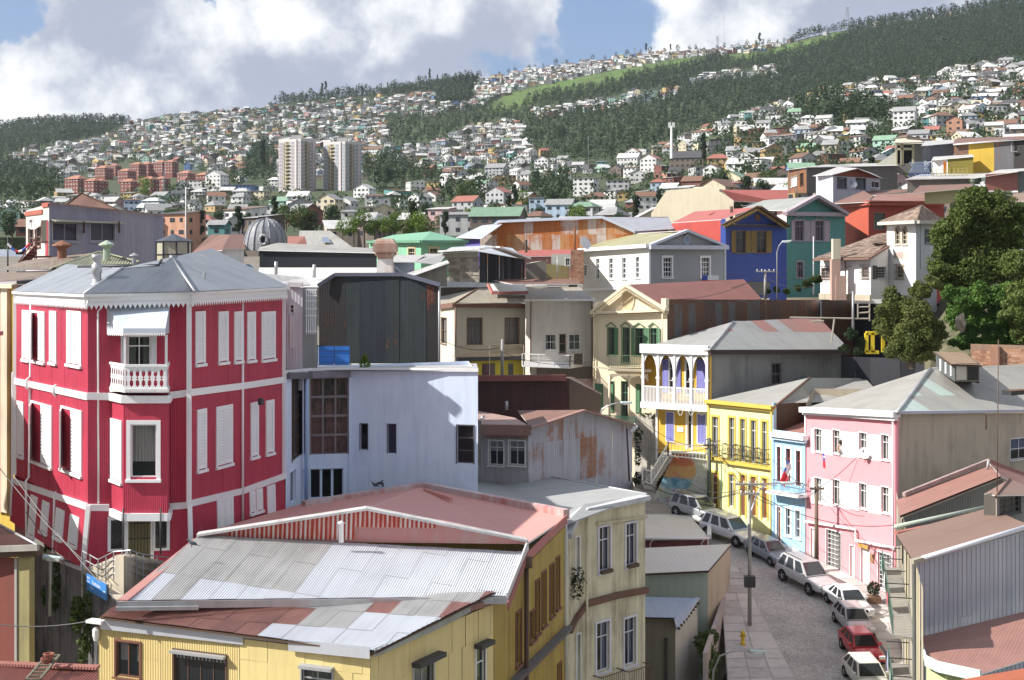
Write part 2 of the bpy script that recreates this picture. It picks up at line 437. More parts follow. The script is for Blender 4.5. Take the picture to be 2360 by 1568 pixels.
  # hills, ground
RID=[(-900,380),(-300,330),(0,297),(60,288),(150,280),(230,281),(300,285),(350,272),(400,264),(500,258),(600,250),(650,238),(720,228),(800,222),(900,212),(1000,198),(1060,188),(1100,186),(1150,176),(1200,168),(1250,158),(1300,152),(1400,137),(1500,124),(1600,120),(1700,112),(1800,102),(1850,90),(1900,78),(2000,62),(2100,46),(2200,30),(2300,13),(2400,0),(2700,-30),(3400,-60)]
CR2=[(1380,400),(1480,352),(1560,336),(1650,300),(1720,272),(1850,238),(1900,220),(2000,202),(2150,190),(2200,170),(2359,142),(2700,90),(3400,40)]
def itp(T,x):return np.interp(x,[a for a,_ in T],[b for _,b in T])
def depth(px,py):
 px=np.asarray(px,float);py=np.asarray(py,float);rg=itp(RID,px)
 t=np.clip((548-py)/(548-rg),0,1.2);ym=340+1860*t**1.12
 c2=itp(CR2,px);t2=np.clip((480-py)/(480-c2),0,1.3);yn=380+620*t2**1.25
 w=np.clip((px-1400)/260,0,1);w=w*w*(3-2*w)
 ab=np.clip((c2-py)/7+.2,0,1)
 return ym*(1-w)+w*(yn*(1-ab)+np.maximum(ym,yn+120)*ab)
FOR=[('wood',[(-400,200),(300,200),(290,292),(250,315),(180,330),(60,350),(0,372),(-400,420)]),('grass',[(1120,262),(1150,228),(1200,208),(1330,180),(1440,158),(1560,136),(1640,128),(1600,150),(1460,176),(1380,205),(1300,212),(1230,232),(1180,262)]),('grass',[(1640,130),(1760,120),(1800,108),(1960,66),(1960,84),(1860,112),(1770,132),(1700,150)]),('row',[(1225,262),(1300,247),(1400,232),(1450,215),(1560,208),(1562,224),(1470,236),(1440,246),(1330,262),(1240,275)]),('row',[(1590,184),(1680,168),(1785,158),(1790,178),(1700,182),(1600,194)]),('top',[(1100,190),(1180,168),(1300,150),(1400,132),(1500,119),(1640,110),(1800,98),(1900,70),(2100,40),(2220,22),(2225,34),(2100,52),(1960,72),(1860,100),(1790,112),(1640,134),(1560,140),(1440,160),(1330,180),(1200,206),(1150,226),(1110,240),(1080,225)]),('wood',[(640,205),(800,190),(1000,170),(1100,176),(1100,196),(1000,212),(900,224),(800,232),(660,246),(640,240)]),('wood',[(1090,262),(1150,228),(1200,208),(1330,180),(1440,158),(1560,136),(1760,118),(1900,80),(2420,-20),(2800,-40),(2800,80),(2359,138),(2190,164),(2150,184),(2000,196),(1900,214),(1850,232),(1720,266),(1650,296),(1560,330),(1490,352),(1440,372),(1360,388),(1280,372),(1230,350),(1208,330),(1220,300),(1180,282),(1090,296),(1000,330),(930,352),(880,340),(900,310),(890,276),(1000,268),(1060,250)]),('wood',[(0,372),(70,395),(140,420),(150,450),(120,470),(0,470)]),('wood',[(585,345),(610,320),(630,345),(640,380),(630,420),(560,430),(570,390)]),('wood',[(840,395),(900,370),(960,392),(1000,420),(960,440),(860,436)]),('wood',[(1000,210),(1050,190),(1095,205),(1090,235),(1020,245)]),('wood',[(1840,255),(1900,240),(2000,262),(2080,268),(2100,282),(2000,292),(1900,300),(1850,285)]),('wood',[(1010,455),(1090,440),(1140,470),(1120,490),(1020,492)]),('wood',[(1225,425),(1300,420),(1330,455),(1290,498),(1230,470)]),]
def inpoly(x,y,pg):
 c=False;j=len(pg)-1
 for i in range(len(pg)):
  if(pg[i][1]>y)!=(pg[j][1]>y)and x<(pg[j][0]-pg[i][0])*(y-pg[i][1])/(pg[j][1]-pg[i][1])+pg[i][0]:c=not c
  j=i
 return c
def zone(x,y):
 for k,pg in FOR:
  if inpoly(x,y,pg):return k
 return 'town'
def hill():
 xs=np.arange(-900,3301,22.0);NR=150;v=[];cc=[]
 ts=np.concatenate([np.linspace(0,1,NR)])
 for x in xs:
  rg=itp(RID,x)
  py=575+(rg-575)*ts;Y=depth(x,py)
  col=[(((x-CX)*y/F),y,(H-p)*y/F)for p,y in zip(py,Y)]
  z=[zone(x,p)for p in py]
  v+=col+[(col[-1][0]*1.15,col[-1][1]*1.15+60,col[-1][2]-60)]
  cc+=[{'wood':(.04,.06,.025),'grass':(.085,.15,.03),'town':(.055,.07,.035),'row':(.07,.09,.04),'top':(.09,.10,.05)}[q]for q in z]+[(.03,.05,.02)]
 v=np.array(v);n_=NR+1;f=[]
 for i in range(len(xs)-1):
  for j in range(n_-1):a=i*n_+j;f.append((a,a+n_,a+n_+1,a+1))
 me=bpy.data.meshes.new('hillside');me.from_pydata(v.tolist(),[],f)
 a=me.color_attributes.new('Col','FLOAT_COLOR','POINT');a.data.foreach_set('color',np.array([(*c,1)for c in cc],dtype=np.float32).ravel())
 m,n=newmat('hill');q=n('ShaderNodeVertexColor',{'layer_name':'Col'}).outputs[0];o=objcoord(n)
 g1=n.noise(o,.02,6,.65);g2=n.noise(o,.12,5,.7)
 col=n.mix(n.ramp(g1,.4,.62,0,.6),q,(.055,.08,.03));col=n.mix(n.ramp(g2,.5,.72,0,.55),col,(.16,.13,.085))
 finish(n,col,.95,bump=g2,bs=.8,bd=2.0);me.materials.append(m)
 me.polygons.foreach_set('use_smooth',[True]*len(me.polygons))
 o=link(bpy.data.objects.new('hillside',me));o['kind']='structure'
hill()
def gz(Y):return float(np.interp(Y,[-60,118,200,300,360],[-27,-27,-14,0,4]))
mb=MB();ys=[-60,20,60,90,118,150,200,250,300,330]
for a,b in zip(ys,ys[1:]):
 mb.face([(-500,a,gz(a)),(500,a,gz(a)),(500,b,gz(b)),(-500,b,gz(b))])
g=mb.build('ground',paint((.20,.18,.15),.95,.4,scale=.3));g['kind']='structure'
g2=MB().face([(-9000,-3000,-60),(9000,-3000,-60),(9000,9000,-60),(-9000,9000,-60)]).build('far_ground',paint((.10,.11,.07),.95,.3,scale=.01));g2['kind']='structure'
PAL=[('white',(.78,.78,.76),36),('cream',(.62,.55,.40),12),('pale grey',(.46,.47,.48),12),('light blue',(.38,.48,.60),3),('bright blue',(.12,.22,.46),2),('mint green',(.38,.55,.46),3),('teal',(.12,.32,.32),2),('yellow',(.58,.44,.18),3),('pink',(.55,.36,.36),3),('red brown',(.20,.08,.06),4),('salmon',(.50,.27,.18),2),('ochre',(.42,.30,.15),4),('weathered brown',(.15,.12,.10),9),('dark grey',(.13,.13,.14),6)]
ROO=[('pale zinc',(.55,.55,.54),34),('grey',(.30,.30,.30),26),('rust brown',(.20,.11,.075),22),('red',(.34,.13,.10),4),('green',(.20,.32,.22),4),('dark',(.07,.07,.075),10)]
def wpick(T):return R.choices(T,[t[2]for t in T])[0]
def house_geo(wd,dp,ht,style,base,eav=.5):
 x,y=wd/2,dp/2;W=[];Ro=[];Wi=[];rh={'gable':wd*.26,'gside':dp*.28,'shed':dp*.13,'flat':.35,'hip':dp*.25}[style]
 def q(*p):return list(p)
 c=[(-x,-y),(x,-y),(x,y),(-x,y)]
 for i in range(4):
  a,b=c[i],c[(i+1)%4];W.append(q((*a,-base),(*b,-base),(*b,ht),(*a,ht)))
 e=eav;t=ht
 if style=='gable':
  W+=[q((-x,-y,t),(x,-y,t),(0,-y,t+rh)),q((x,y,t),(-x,y,t),(0,y,t+rh))]
  d=rh/x*e
  Ro+=[q((-x-e,-y-e,t-d),(0,-y-e,t+rh),(0,y+e,t+rh),(-x-e,y+e,t-d)),q((0,-y-e,t+rh),(x+e,-y-e,t-d),(x+e,y+e,t-d),(0,y+e,t+rh))]
 elif style=='gside':
  W+=[q((x,-y,t),(x,y,t),(x,0,t+rh)),q((-x,y,t),(-x,-y,t),(-x,0,t+rh))];d=rh/y*e
  Ro+=[q((-x-e,-y-e,t-d),(x+e,-y-e,t-d),(x+e,0,t+rh),(-x-e,0,t+rh)),q((-x-e,0,t+rh),(x+e,0,t+rh),(x+e,y+e,t-d),(-x-e,y+e,t-d))]
 elif style=='hip':
  k=x*.45;d=rh/y*e
  A,B,Cc,Dd=(-x-e,-y-e,t-d),(x+e,-y-e,t-d),(x+e,y+e,t-d),(-x-e,y+e,t-d);E,G=(-k,0,t+rh),(k,0,t+rh)
  Ro+=[q(A,B,G,E),q(B,Cc,G),q(Cc,Dd,E,G),q(Dd,A,E)]
 else:
  r1=rh if style=='shed' else .05
  W+=[q((-x,y,t),(-x,-y,t),(-x,y,t+r1)),q((x,-y,t),(x,y,t),(x,y,t+r1)),q((x,y,t),(-x,y,t),(-x,y,t+r1),(x,y,t+r1))]
  Ro+=[q((-x-e,-y-e,t),(x+e,-y-e,t),(x+e,y+e,t+r1),(-x-e,y+e,t+r1)),q((-x-e,-y-e,t-.18),(x+e,-y-e,t-.18),(x+e,-y-e,t),(-x-e,-y-e,t))]
 fl=max(1,round(ht/2.7));fh=ht/fl
 for k in range(fl):
  z=fh*k+.9
  nw=max(1,int(wd/2.6))
  for i in range(nw):
   cx=-x+wd*(i+.5)/nw;w2=R.choice([.5,.6,.8])
   Wi.append(q((cx-w2,-y-.06,z),(cx+w2,-y-.06,z),(cx+w2,-y-.06,z+1.1),(cx-w2,-y-.06,z+1.1)))
  for sx in(-1,1):
   for i in range(max(1,int(dp/3.2))):
    cy=-y+dp*(i+.5)/max(1,int(dp/3.2));X=sx*(x+.06)
    Wi.append(q((X,cy-.5,z),(X,cy+.5,z),(X,cy+.5,z+1.1),(X,cy-.5,z+1.1)))
 return W,Ro,Wi
WMAT=paint((.035,.04,.048),.25,.1,spec=.6)
sites=[];occupied=[]
TOWERS=[(640,730,300,445),(742,835,315,450)]
def grow():
 py=548.0
 while py>20:
  px=-260.0
  while px<2640:
   r=float(itp(RID,px))
   if py<r+1:px+=40;continue
   Y=float(depth(px,py));s=F/Y
   z=zone(px,py)
   step=s*R.uniform(7.5,12)
   if Y>240 and z in('town','row','top'):
    dens={'town':.76,'row':.97,'top':.92}[z]
    if R.random()<dens:sites.append((px+R.uniform(-2,2)*s,py+R.uniform(-.9,.9)*s,'h'))
    else:sites.append((px,py,'t'))
    if z=='town' and R.random()<.62:sites.append((px+s*R.uniform(-5,5),py+1.5*s,'t'))
   px+=step
  Yc=float(depth(1000,max(py,205)));py-=max(1.7,F/Yc*2.7)
grow()
APT=[(150,470,345,452)]
def blocked(px,py):
 for a,b,c,d in[(150,262,400,445),(262,412,372,440),(405,470,385,415),(640,733,405,446),(740,836,405,452)]:
  if a-4<px<b+4 and c+10<py<d+10:return True
 return False
SPEC=[(1900,300,44,26,'white','pale zinc','gside',30),(2085,302,60,44,'white','grey','gside',25),(2060,275,34,22,'white','grey','gable',25),(2200,318,44,40,'salmon','red','gable',25),(2145,322,44,22,'white','red','gside',25),(1950,318,30,18,'yellow','rust brown','gside',30),(2290,320,46,30,'cream','pale zinc','gside',20),(2330,290,40,24,'white','pale zinc','gable',20),(2336,148,70,14,'mint green','pale zinc','flat',0),(1350,452,62,40,'white','grey','flat',20),(1425,447,66,30,'pale grey','grey','flat',10),(1518,450,40,30,'light blue','red','hip',25),(1450,385,60,20,'white','pale zinc','gside',20),(1460,372,40,22,'white','red','gable',25),(1245,492,56,36,'light blue','grey','flat',15),(1375,478,60,24,'cream','rust brown','hip',15),(1437,462,34,16,'yellow','rust brown','gable',10),(1462,492,44,26,'red brown','grey','hip',20),(1690,432,70,22,'cream','green','gable',35),(1640,415,42,28,'white','rust brown','gable',30),(1745,430,60,20,'white','rust brown','gside',35),(1800,420,50,26,'pink','red','gside',30),(1850,395,60,30,'pale grey','rust brown','gable',-30),(1960,405,55,30,'cream','rust brown','gside',30),(1990,380,60,30,'pale grey','rust brown','gable',-30),(1860,360,50,20,'yellow','green','gside',30),(2040,350,60,26,'mint green','green','gside',30),(1740,352,44,24,'ochre','grey','flat',20),(1250,395,40,26,'white','grey','gable',15),(1145,410,56,22,'pale grey','grey','gside',20),(1150,470,60,26,'pale grey','red','gable',30),(1078,495,70,30,'pale grey','red','gside',30),(905,450,38,14,'yellow','rust brown','flat',10),(840,455,50,20,'white','pale zinc','gable',20),(1000,440,34,20,'yellow','grey','flat',15),(870,462,40,12,'red brown','red','flat',10),(690,475,60,22,'white','pale zinc','gside',10),(650,490,60,26,'mint green','green','hip',15),(500,440,50,36,'white','pale zinc','gable',20),(555,448,80,20,'bright blue','grey','flat',8),(455,440,38,24,'white','red','flat',10),(470,540,60,34,'white','red','hip',10),(505,545,50,28,'teal','grey','gside',10),(20,530,60,40,'mint green','rust brown','gable',-20),(40,508,50,14,'yellow','grey','flat',10),(1210,245,10,8,'white','grey','flat',0),(1410,240,26,14,'mint green','pale zinc','flat',10),(1500,222,34,12,'mint green','pale zinc','flat',5),(1490,232,28,14,'light blue','pale zinc','flat',5),(2010,190,24,14,'white','grey','flat',10),(1722,178,34,12,'white','pale zinc','flat',5),(1955,283,30,22,'yellow','green','flat',10),(2170,197,30,16,'white','grey','flat',10),(1585,390,90,24,'weathered brown','dark','gside',20),(1500,397,50,30,'white','red','gable',30),(1570,520,10,8,'white','grey','flat',0),(1710,300,30,22,'white','pale zinc','flat',25),(1760,305,40,20,'white','grey','gside',25),(1800,318,40,22,'red brown','rust brown','flat',20),(1665,345,70,22,'dark grey','dark','flat',15),(1600,440,60,22,'red brown','rust brown','gside',25),(1655,392,60,26,'ochre','red','hip',15),(760,500,60,40,'cream','grey','gable',20),(800,498,50,34,'white','grey','gable',25),(1030,512,70,28,'white','grey','flat',15)]
PD={a:b for a,b,_ in PAL};RDc={a:b for a,b,_ in ROO}
cand=[]
for px,py,wp,hp,wn,rn,st,yaw in SPEC:
 if wp<=10:continue
 Y=float(depth(px,min(py,560)));s=F/Y
 cand.append((Y*.5,px,py,Y,wp/s*.8,wp/s*.7,hp/s,st,yaw,wn,rn,1));occupied.append((px,py-hp/2,wp,hp))
for px,py,k in sites:
 if k!='h' or blocked(px,py):continue
 if any(abs(px-a)<w_*.62 and-h_*.7<py-b<h_*.9 for a,b,w_,h_ in occupied):continue
 Y=float(depth(px,py));s=F/Y
 wd=R.uniform(6,10.5)*(1.25 if R.random()<.12 else 1);dp=R.uniform(6,10);ht=R.choice([2.9,3.2,5.2,5.4,5.8])*R.uniform(.92,1.1)
 st=R.choices(['gable','gside','shed','flat','hip'],[16,28,24,16,14])[0]
 yaw=R.gauss(22,26)if R.random()<.8 else R.uniform(-60,60)
 cand.append((Y,px,py,Y,wd,dp,ht,st,yaw,wpick(PAL)[0],wpick(ROO)[0],0))
def vis(c):return c[4]*F/c[3]*(0.5 if not-5<c[1]<2364 or c[2]>540 else 1)
cand.sort(key=lambda c:(-c[11],-vis(c)))
LM=[(75,'below the far-left pine hill'),(240,'by the red brick flats'),(420,'right of the brick flats'),(560,'left of the tower blocks'),(740,'by the tower blocks'),(900,'right of the tower blocks'),(1080,'left of the wood'),(1230,"at the wood's left end"),(1400,'under the wood'),(1550,'left of the phone mast'),(1700,'right of the phone mast'),(1850,'below the pine slope'),(2000,'on the right spur'),(2150,'well along the right spur'),(2300,'near the right edge'),(9999,'at the right edge')]
STN={'gable':'front-gabled','gside':'side-gabled','shed':'lean-to','flat':'flat-topped','hip':'hipped'}
LOBJ=[]
LAB={}
CACHE={}
def house_things():
 for i,c in enumerate(cand[:296]):
  _,px,py,Y,wd,dp,ht,st,yaw,wn,rn,sp=c
  key=(st,round(wd),round(dp),round(ht))if not sp else i
  if key not in CACHE:
   W,Ro,Wi=house_geo(wd,dp,ht,st,4.5);ms=[]
   for nm,Q,mt in(('wall',W,ocol()),('roof',Ro,ocol(.55,.3)),('window',Wi,WMAT)):
    mb=MB();[mb.face(q)for q in Q]
    me=bpy.data.meshes.new(nm);me.from_pydata(mb.v,[],mb.f);me.materials.append(mt);ms.append((nm,me))
   CACHE[key]=ms
  place=next(b for a,b in LM if px<=a)
  tier='low' if py>470 else 'midway' if py>380 else 'high' if py>290 else 'topmost'
  big='broad' if wd>9.3 else 'narrow' if wd<7 else 'mid-sized'
  lab=f"{'tall' if ht > 4.4 else 'low'} {big} {wn} {STN[st]} house, {rn} roof, {tier} {place}"
  o=thing('hillside_house',lab,'house',tuple(P(px,py,Y)),'houses climbing the hillside');o.rotation_euler.z=math.radians(-yaw)
  LOBJ.append((o,px,py))
  for nm,me in CACHE[key]:
   ch=link(bpy.data.objects.new(nm,me),o)
   if nm=='window':ch['kind']='stuff'
   if nm=='wall':ch.color=(*sc3(PD[wn],R.uniform(.85,1.1)),1)
   if nm=='roof':ch.color=(*sc3(RDc[rn],R.uniform(.8,1.15)),1)
house_things()
mb=MB()
for c in cand[296:]:
 _,px,py,Y,wd,dp,ht,st,yaw,wn,rn,sp=c
 W,Ro,Wi=house_geo(wd,dp,ht,st,5);b=P(px,py,Y);ca,sa=math.cos(math.radians(-yaw)),math.sin(math.radians(-yaw))
 wc=sc3(PD[wn],R.uniform(.75,1.1))if R.random()<.75 else(.7,.7,.69);rc=sc3(RDc[rn],R.uniform(.8,1.15))
 for Q,col in((W,wc),(Ro,rc),(Wi,(.035,.04,.05))):
  for q in Q:mb.face([(b.x+p[0]*ca-p[1]*sa,b.y+p[0]*sa+p[1]*ca,b.z+p[2])for p in q],None,col)
o=mb.build('distant_houses',vcol());tag(o,'countless tiny houses packed over the far slopes up to the skyline','houses',kind='stuff')
print('houses',len(cand))
RN=np.random.RandomState(3)
def leaf_cloud(centres,radii,nper,size,flat=.8,shell=.55):
 c=np.repeat(centres,nper,0);r=np.repeat(radii,nper,0);n_=len(c)
 d=RN.normal(size=(n_,3));d/=np.linalg.norm(d,axis=1)[:,None]
 rad=shell+(1-shell)*RN.rand(n_,1)**.6;p=c+d*r*rad
 sz=(size if np.isscalar(size)else np.repeat(size,nper))[...,None]if not np.isscalar(size)else size
 nn=d*.7+RN.normal(size=(n_,3))*(.28 if nper==74 else .55);nn/=np.linalg.norm(nn,axis=1)[:,None]
 a=np.cross(nn,RN.normal(size=(n_,3)));a/=np.linalg.norm(a,axis=1)[:,None];b=np.cross(nn,a)
 k=sz*(.6+.8*RN.rand(n_,1))
 v=np.stack([p+a*k,p-a*k*.55+b*k*.8,p-a*k*.5-b*k*.75],1).reshape(-1,3)
 return v
def tri_mesh(name,v,mat):
 me=bpy.data.meshes.new(name);n_=len(v)//3
 me.vertices.add(len(v));me.vertices.foreach_set('co',v.astype(np.float32).ravel())
 me.loops.add(n_*3);me.loops.foreach_set('vertex_index',np.arange(n_*3,dtype=np.int32))
 me.polygons.add(n_);me.polygons.foreach_set('loop_start',np.arange(0,n_*3,3,dtype=np.int32));me.polygons.foreach_set('loop_total',np.full(n_,3,dtype=np.int32))
 me.materials.append(mat);me.update(calc_edges=True);return me
LF=[leafmat((.036,.062,.030),(.056,.088,.040)),leafmat((.025,.045,.024),(.042,.062,.030)),leafmat((.055,.09,.03),(.10,.14,.04)),leafmat((.10,.17,.035),(.17,.24,.05))]
def forest():
 pts=[];kinds=[]
 for k,pg in FOR:
  if k not in('wood','grass'):continue
  x0,x1=min(p[0]for p in pg),max(p[0]for p in pg);y0,y1=min(p[1]for p in pg),max(p[1]for p in pg)
  py=max(y0,-60.0)
  while py<y1:
   px=max(x0,-220.0)
   while px<min(x1,2600):
    r=float(itp(RID,px))
    if py>r+.5 and zone(px,py)==k:
     Y=float(depth(px,py));s=F/Y
     if k=='wood' or R.random()<.16:pts.append((*P(px+R.uniform(-1,1)*s*2,py,Y),R.uniform(8,17)if k=='wood' else R.uniform(2,5)))
     px+=s*R.uniform(4.0,7.5)
    else:px+=6
   py+=max(1.5,2.6*F/max(300.,float(depth((x0+x1)/2,max(py,itp(RID,(x0+x1)/2))))))
 for a,b,st,lo,hi in((0,300,5,9,18),(620,1110,7,8,22),(1150,1700,22,8,16),(1700,1830,14,8,14),(1830,2400,5,10,22)):
  x=a
  while x<b:
   r=float(itp(RID,x));pts.append((*P(x,r+1,float(depth(x,r+1))),R.uniform(lo,hi)));x+=R.uniform(.5,1.6)*st
 A=np.array(pts);n_=len(A);print('trees',n_)
 idx=RN.randint(0,10,n_)
 for g,sel in enumerate((idx<6,idx>=6)):
  B=A[sel];h=B[:,3];tall=RN.rand(len(B))<.35
  c=B[:,:3].copy();c[:,2]+=h*.55;rad=np.stack([h*np.where(tall,.20,.30)]*2+[h*.46],1)
  v=leaf_cloud(c,rad,74,h*.072)
  me=tri_mesh('woodland',v,LF[g]);o=link(bpy.data.objects.new('woodland' if g==0 else 'dark_woodland',me))
  tag(o,['eucalyptus and pine wood covering the slopes behind the houses','darker pines mixed through the wood on the far slopes'][g],'forest',kind='stuff')
forest()
def tree_meshes(kind):
 rr=R.randint(0,9999);rs=np.random.RandomState(rr)
 hgt,cr,nb,mt={'round':(7,3.0,9,LF[2]),'dark':(9,3.2,11,LF[0]),'tall':(13,2.0,8,LF[1]),'bright':(6,2.4,8,LF[3]),'cypress':(14,1.3,7,LF[1])}[kind]
 tr=MB();tr.tube([(0,0,-2),(.1,0,hgt*.3),(.0,.15,hgt*.62)],hgt*.032,6,hgt*.012)
 for i in range(4):
  a=i*1.7+rr;z=hgt*(.3+.08*i);tr.tube([(0,0,z),(math.cos(a)*cr*.55,math.sin(a)*cr*.55,z+hgt*.2)],hgt*.014,4,hgt*.006)
 c=[];r=[]
 for i in range(nb):
  z=hgt*(.35+.6*(i+.5)/nb);k=cr*(.62 if kind in('tall','cypress')else 1)*math.sin(math.pi*(.18+.72*(i+.5)/nb));a=rs.rand()*6.28
  c.append((math.cos(a)*k*.5,math.sin(a)*k*.5,z));q=cr*rs.uniform(.42,.68);r.append((q,q,q*(.75 if kind!='cypress' else 1.6)))
 v=leaf_cloud(np.array(c),np.array(r),130,hgt*.032,shell=.5)
 return tr,v,mt
TP={}
BARK=paint((.12,.09,.07),.9,.3)
for k in('round','dark','tall','bright','cypress'):
 tr,v,mt=tree_meshes(k);me1=bpy.data.meshes.new('trunk');me1.from_pydata(tr.v,[],tr.f);me1.materials.append(BARK)
 TP[k]=(me1,tri_mesh('crown',v,mt),{'round':7,'dark':9,'tall':13,'bright':6,'cypress':14}[k])
TN={'round':('bushy_tree','mid-green bushy tree'),'dark':('evergreen_tree','dark evergreen tree'),'tall':('eucalyptus_tree','tall dark eucalyptus'),'bright':('leafy_tree','bright green leafy tree'),'cypress':('cypress_tree','narrow dark conifer')}
def tree(kind,px,py,Y,hgt,label=None,group='trees among the hillside houses',wide=1.0,cat='tree'):
 s=hgt/TP[kind][2];o=thing(TN[kind][0],label or '',cat,tuple(P(px,py,Y)),group)
 o.scale=(s*wide,s*wide,s);o.rotation_euler.z=R.uniform(0,6.28)
 link(bpy.data.objects.new('trunk',TP[kind][0]),o);link(bpy.data.objects.new('crown',TP[kind][1]),o)
 return o
tl=sorted([(depth(px,py),px,py)for px,py,k in sites if k=='t' and not blocked(px,py)],key=lambda t:t[0])
spec_t=[('cypress',605,412,34),('bright',335,470,16),('dark',300,455,12),('dark',890,438,16),('round',1075,492,14),('tall',1185,495,13),('dark',1270,500,10),('bright',1205,490,9),('cypress',1620,395,20),('tall',750,216,22),('tall',742,218,20),('cypress',990,192,26),('cypress',1008,196,18),('tall',1045,205,20),('tall',1075,206,22),('tall',1090,205,24),('tall',1060,205,22),('cypress',722,228,14),('cypress',893,214,18),('tall',780,222,15),('tall',835,220,15),('tall',1488,124,18),('tall',1545,122,15),('tall',1750,105,22),('cypress',2040,56,18),('tall',2228,30,20),('dark',1250,480,9),('dark',1295,330,18)]
for k,px,py,h_ in spec_t:
 Y=float(depth(px,py));o=tree(k,px,py,Y,h_,f"{TN[k][1]} {next(b for a, b in LM if px <= a)}, {'on the skyline' if py < 240 else 'among the houses'}");LOBJ.append((o,px,py))
nt=0;far=[]
for Y,px,py in tl:
 k=R.choices(['round','dark','tall','bright'],[4,5,2,1])[0];hh=R.uniform(4.5,8.5)if k!='tall' else R.uniform(8,12)
 if nt<150 and-10<px<2370:LOBJ.append((tree(k,px,py,float(Y),hh,f"{TN[k][1]} {next(b for a, b in LM if px <= a)}, {'low' if py > 450 else 'higher'} among the houses"),px,py));nt+=1
 else:far.append((*P(px,py,float(Y)),hh))
B=np.array(far);c=B[:,:3].copy();c[:,2]+=B[:,3]*.45;h_=B[:,3]
o=link(bpy.data.objects.new('distant_trees',tri_mesh('distant_trees',leaf_cloud(c,np.stack([h_*.55,h_*.55,h_*.45],1),60,h_*.10),LF[0])))
tag(o,'small dark trees sprinkled between the far houses','trees',kind='stuff')
def unique_labels():
 byl={}
 for o,px,py in LOBJ:byl.setdefault(o['label'],[]).append((px,py,o))
 for lab,L in byl.items():
  if len(L)<2:continue
  L.sort(key=lambda t:t[0]);n_=len(L)
  W={2:['left-hand','right-hand'],3:['leftmost','middle','rightmost'],4:['leftmost','left-centre','right-centre','rightmost']}.get(n_)
  if W is None:W=['leftmost','second','third','fourth','fifth','sixth','seventh','eighth','ninth','tenth','eleventh','twelfth'][:n_-1];W+=['further']*(n_-1-len(W))+['rightmost']
  for w_,(_,_,o)in zip(W,L):o['label']=f"{w_} {lab}"
unique_labels()
# the crimson corner house
RED=corr((.48,.045,.085),.076,(.36,.032,.07),dirt=.34,rv=.3,bump=.7,rough=.5)
zr=-13.0
A,B,C,E_=(34,57.5),(203,49.6),(437,50.3),(655,57.5)
F1,F2,F3=Fac(A,B),Fac(B,C),Fac(C,E_)
h=House('corner_house','tall crimson corrugated corner house with white shutters and a grey tin roof','house',203,50,zr)
def closed(parent):
 def go(wo,S,r):pass
 return go
def shut2(h,S,r,mat=WHITE,n_=None,cas=.09,ang=None):
 u0,u1,z0,z1=r;mb=MB();wd=u1-u0
 rbar(mb,S,u0-cas,u0,z0-.05,z1+cas,0,.05);rbar(mb,S,u1,u1+cas,z0-.05,z1+cas,0,.05)
 rbar(mb,S,u0,u1,z1,z1+cas,0,.05);rbar(mb,S,u0-cas-.03,u1+cas+.03,z0-.16,z0-.05,0,.11)
 wo=mb.build('window',mat,h.o);n_=n_ or(2 if wd>.75 else 1)
 for i in range(n_):
  a=u0+wd*i/n_+.01;b=u0+wd*(i+1)/n_-.01
  shutter(wo,S,a,b,z0,z1,.012,mat,nl=16,ang=(ang[i]if ang else 0),hinge='l' if i==0 else 'r')
 return wo
zc=-1.62
def Zp(py,Y):return(H-py)*Y/F
for S,(x0,x1),up in((F1,(34,203),None),(F3,(437,655),None)):
 u0,u1=S.uz(x0,600)[0],S.uz(x1,600)[0]
 reg=[(u0,-9.3),(u1,-9.3),(u1,-1.3),(u0,-1.3)]
 h.wall(S,None,RED,reg=reg,w=.82,h=2.75,pname='wall_sheet',lap=.006,brick=True)
door_up=(291,772,349,858)
u0,u1=F2.uz(203,600)[0],F2.uz(437,600)[0]
h.wall(F2,None,RED,reg=[(u0,-9.3),(u1,-9.3),(u1,-1.3),(u0,-1.3)],w=.82,h=2.75,lap=.006,wins=[door_up],ww=dict(fr=WHITE,cw=.07,nx=2,ny=1,tr=.3,sill=0,curt=CURTG,part=.36,fw=.09))
def lower(p0,p1,q0,q1,name='wall'):
 a,b,c=P(*q0),P(*q1),P(*p1);S=Surf(a,b,c);S.N=-S.N if S.N.y>0 else S.N
 upright(S,V((0,-1,0)))
 reg=[S.to2(P(*k))for k in(q0,q1,p1,p0)]
 sheets(h.o,S,reg,RED,'wall_sheet',.82,0,off=.01);return S
L1=lower((34,1108,57.5),(203,1163,49.6),(23,1200,57.35),(191,1313,49.45))
L2=lower((203,1163,49.6),(437,1163,50.3),(191,1313,49.42),(440,1313,50.2))
L3=lower((437,1163,50.3),(655,1094,57.5),(440,1313,50.22),(657,1222,57.45))
SHU=[(54,720,67,826),(117,722,130,833),(157,722,187,838)]
for q in SHU:shut2(h,F1,F1.rect(*q))
shut2(h,F1,F1.rect(76,722,103,830),ang=[.35,0])
for q,an in(((42,930,54,1048),None),((74,934,119,1066),[.35,0]),((143,946,188,1085),[.35,0])):shut2(h,F1,F1.rect(*q),ang=an)
for q in((452,723,469,836),(505,723,522,832),(541,723,555,830),(571,724,585,828),(604,723,631,826),(456,948,472,1080),(500,940,532,1069),(579,932,592,1050),(614,927,628,1042)):shut2(h,F3,F3.rect(*q))
for q in((74,1145,86,1235),(101,1158,114,1226),(133,1175,149,1240),(165,1190,183,1255)):
 u0,z1=L1.uz(q[0],q[1]);u1=L1.uz(q[2],q[1])[0];z0=L1.uz((q[0]+q[2])/2,q[3])[1]
 shut2(h,L1,(min(u0,u1),max(u0,u1),z0,z1))
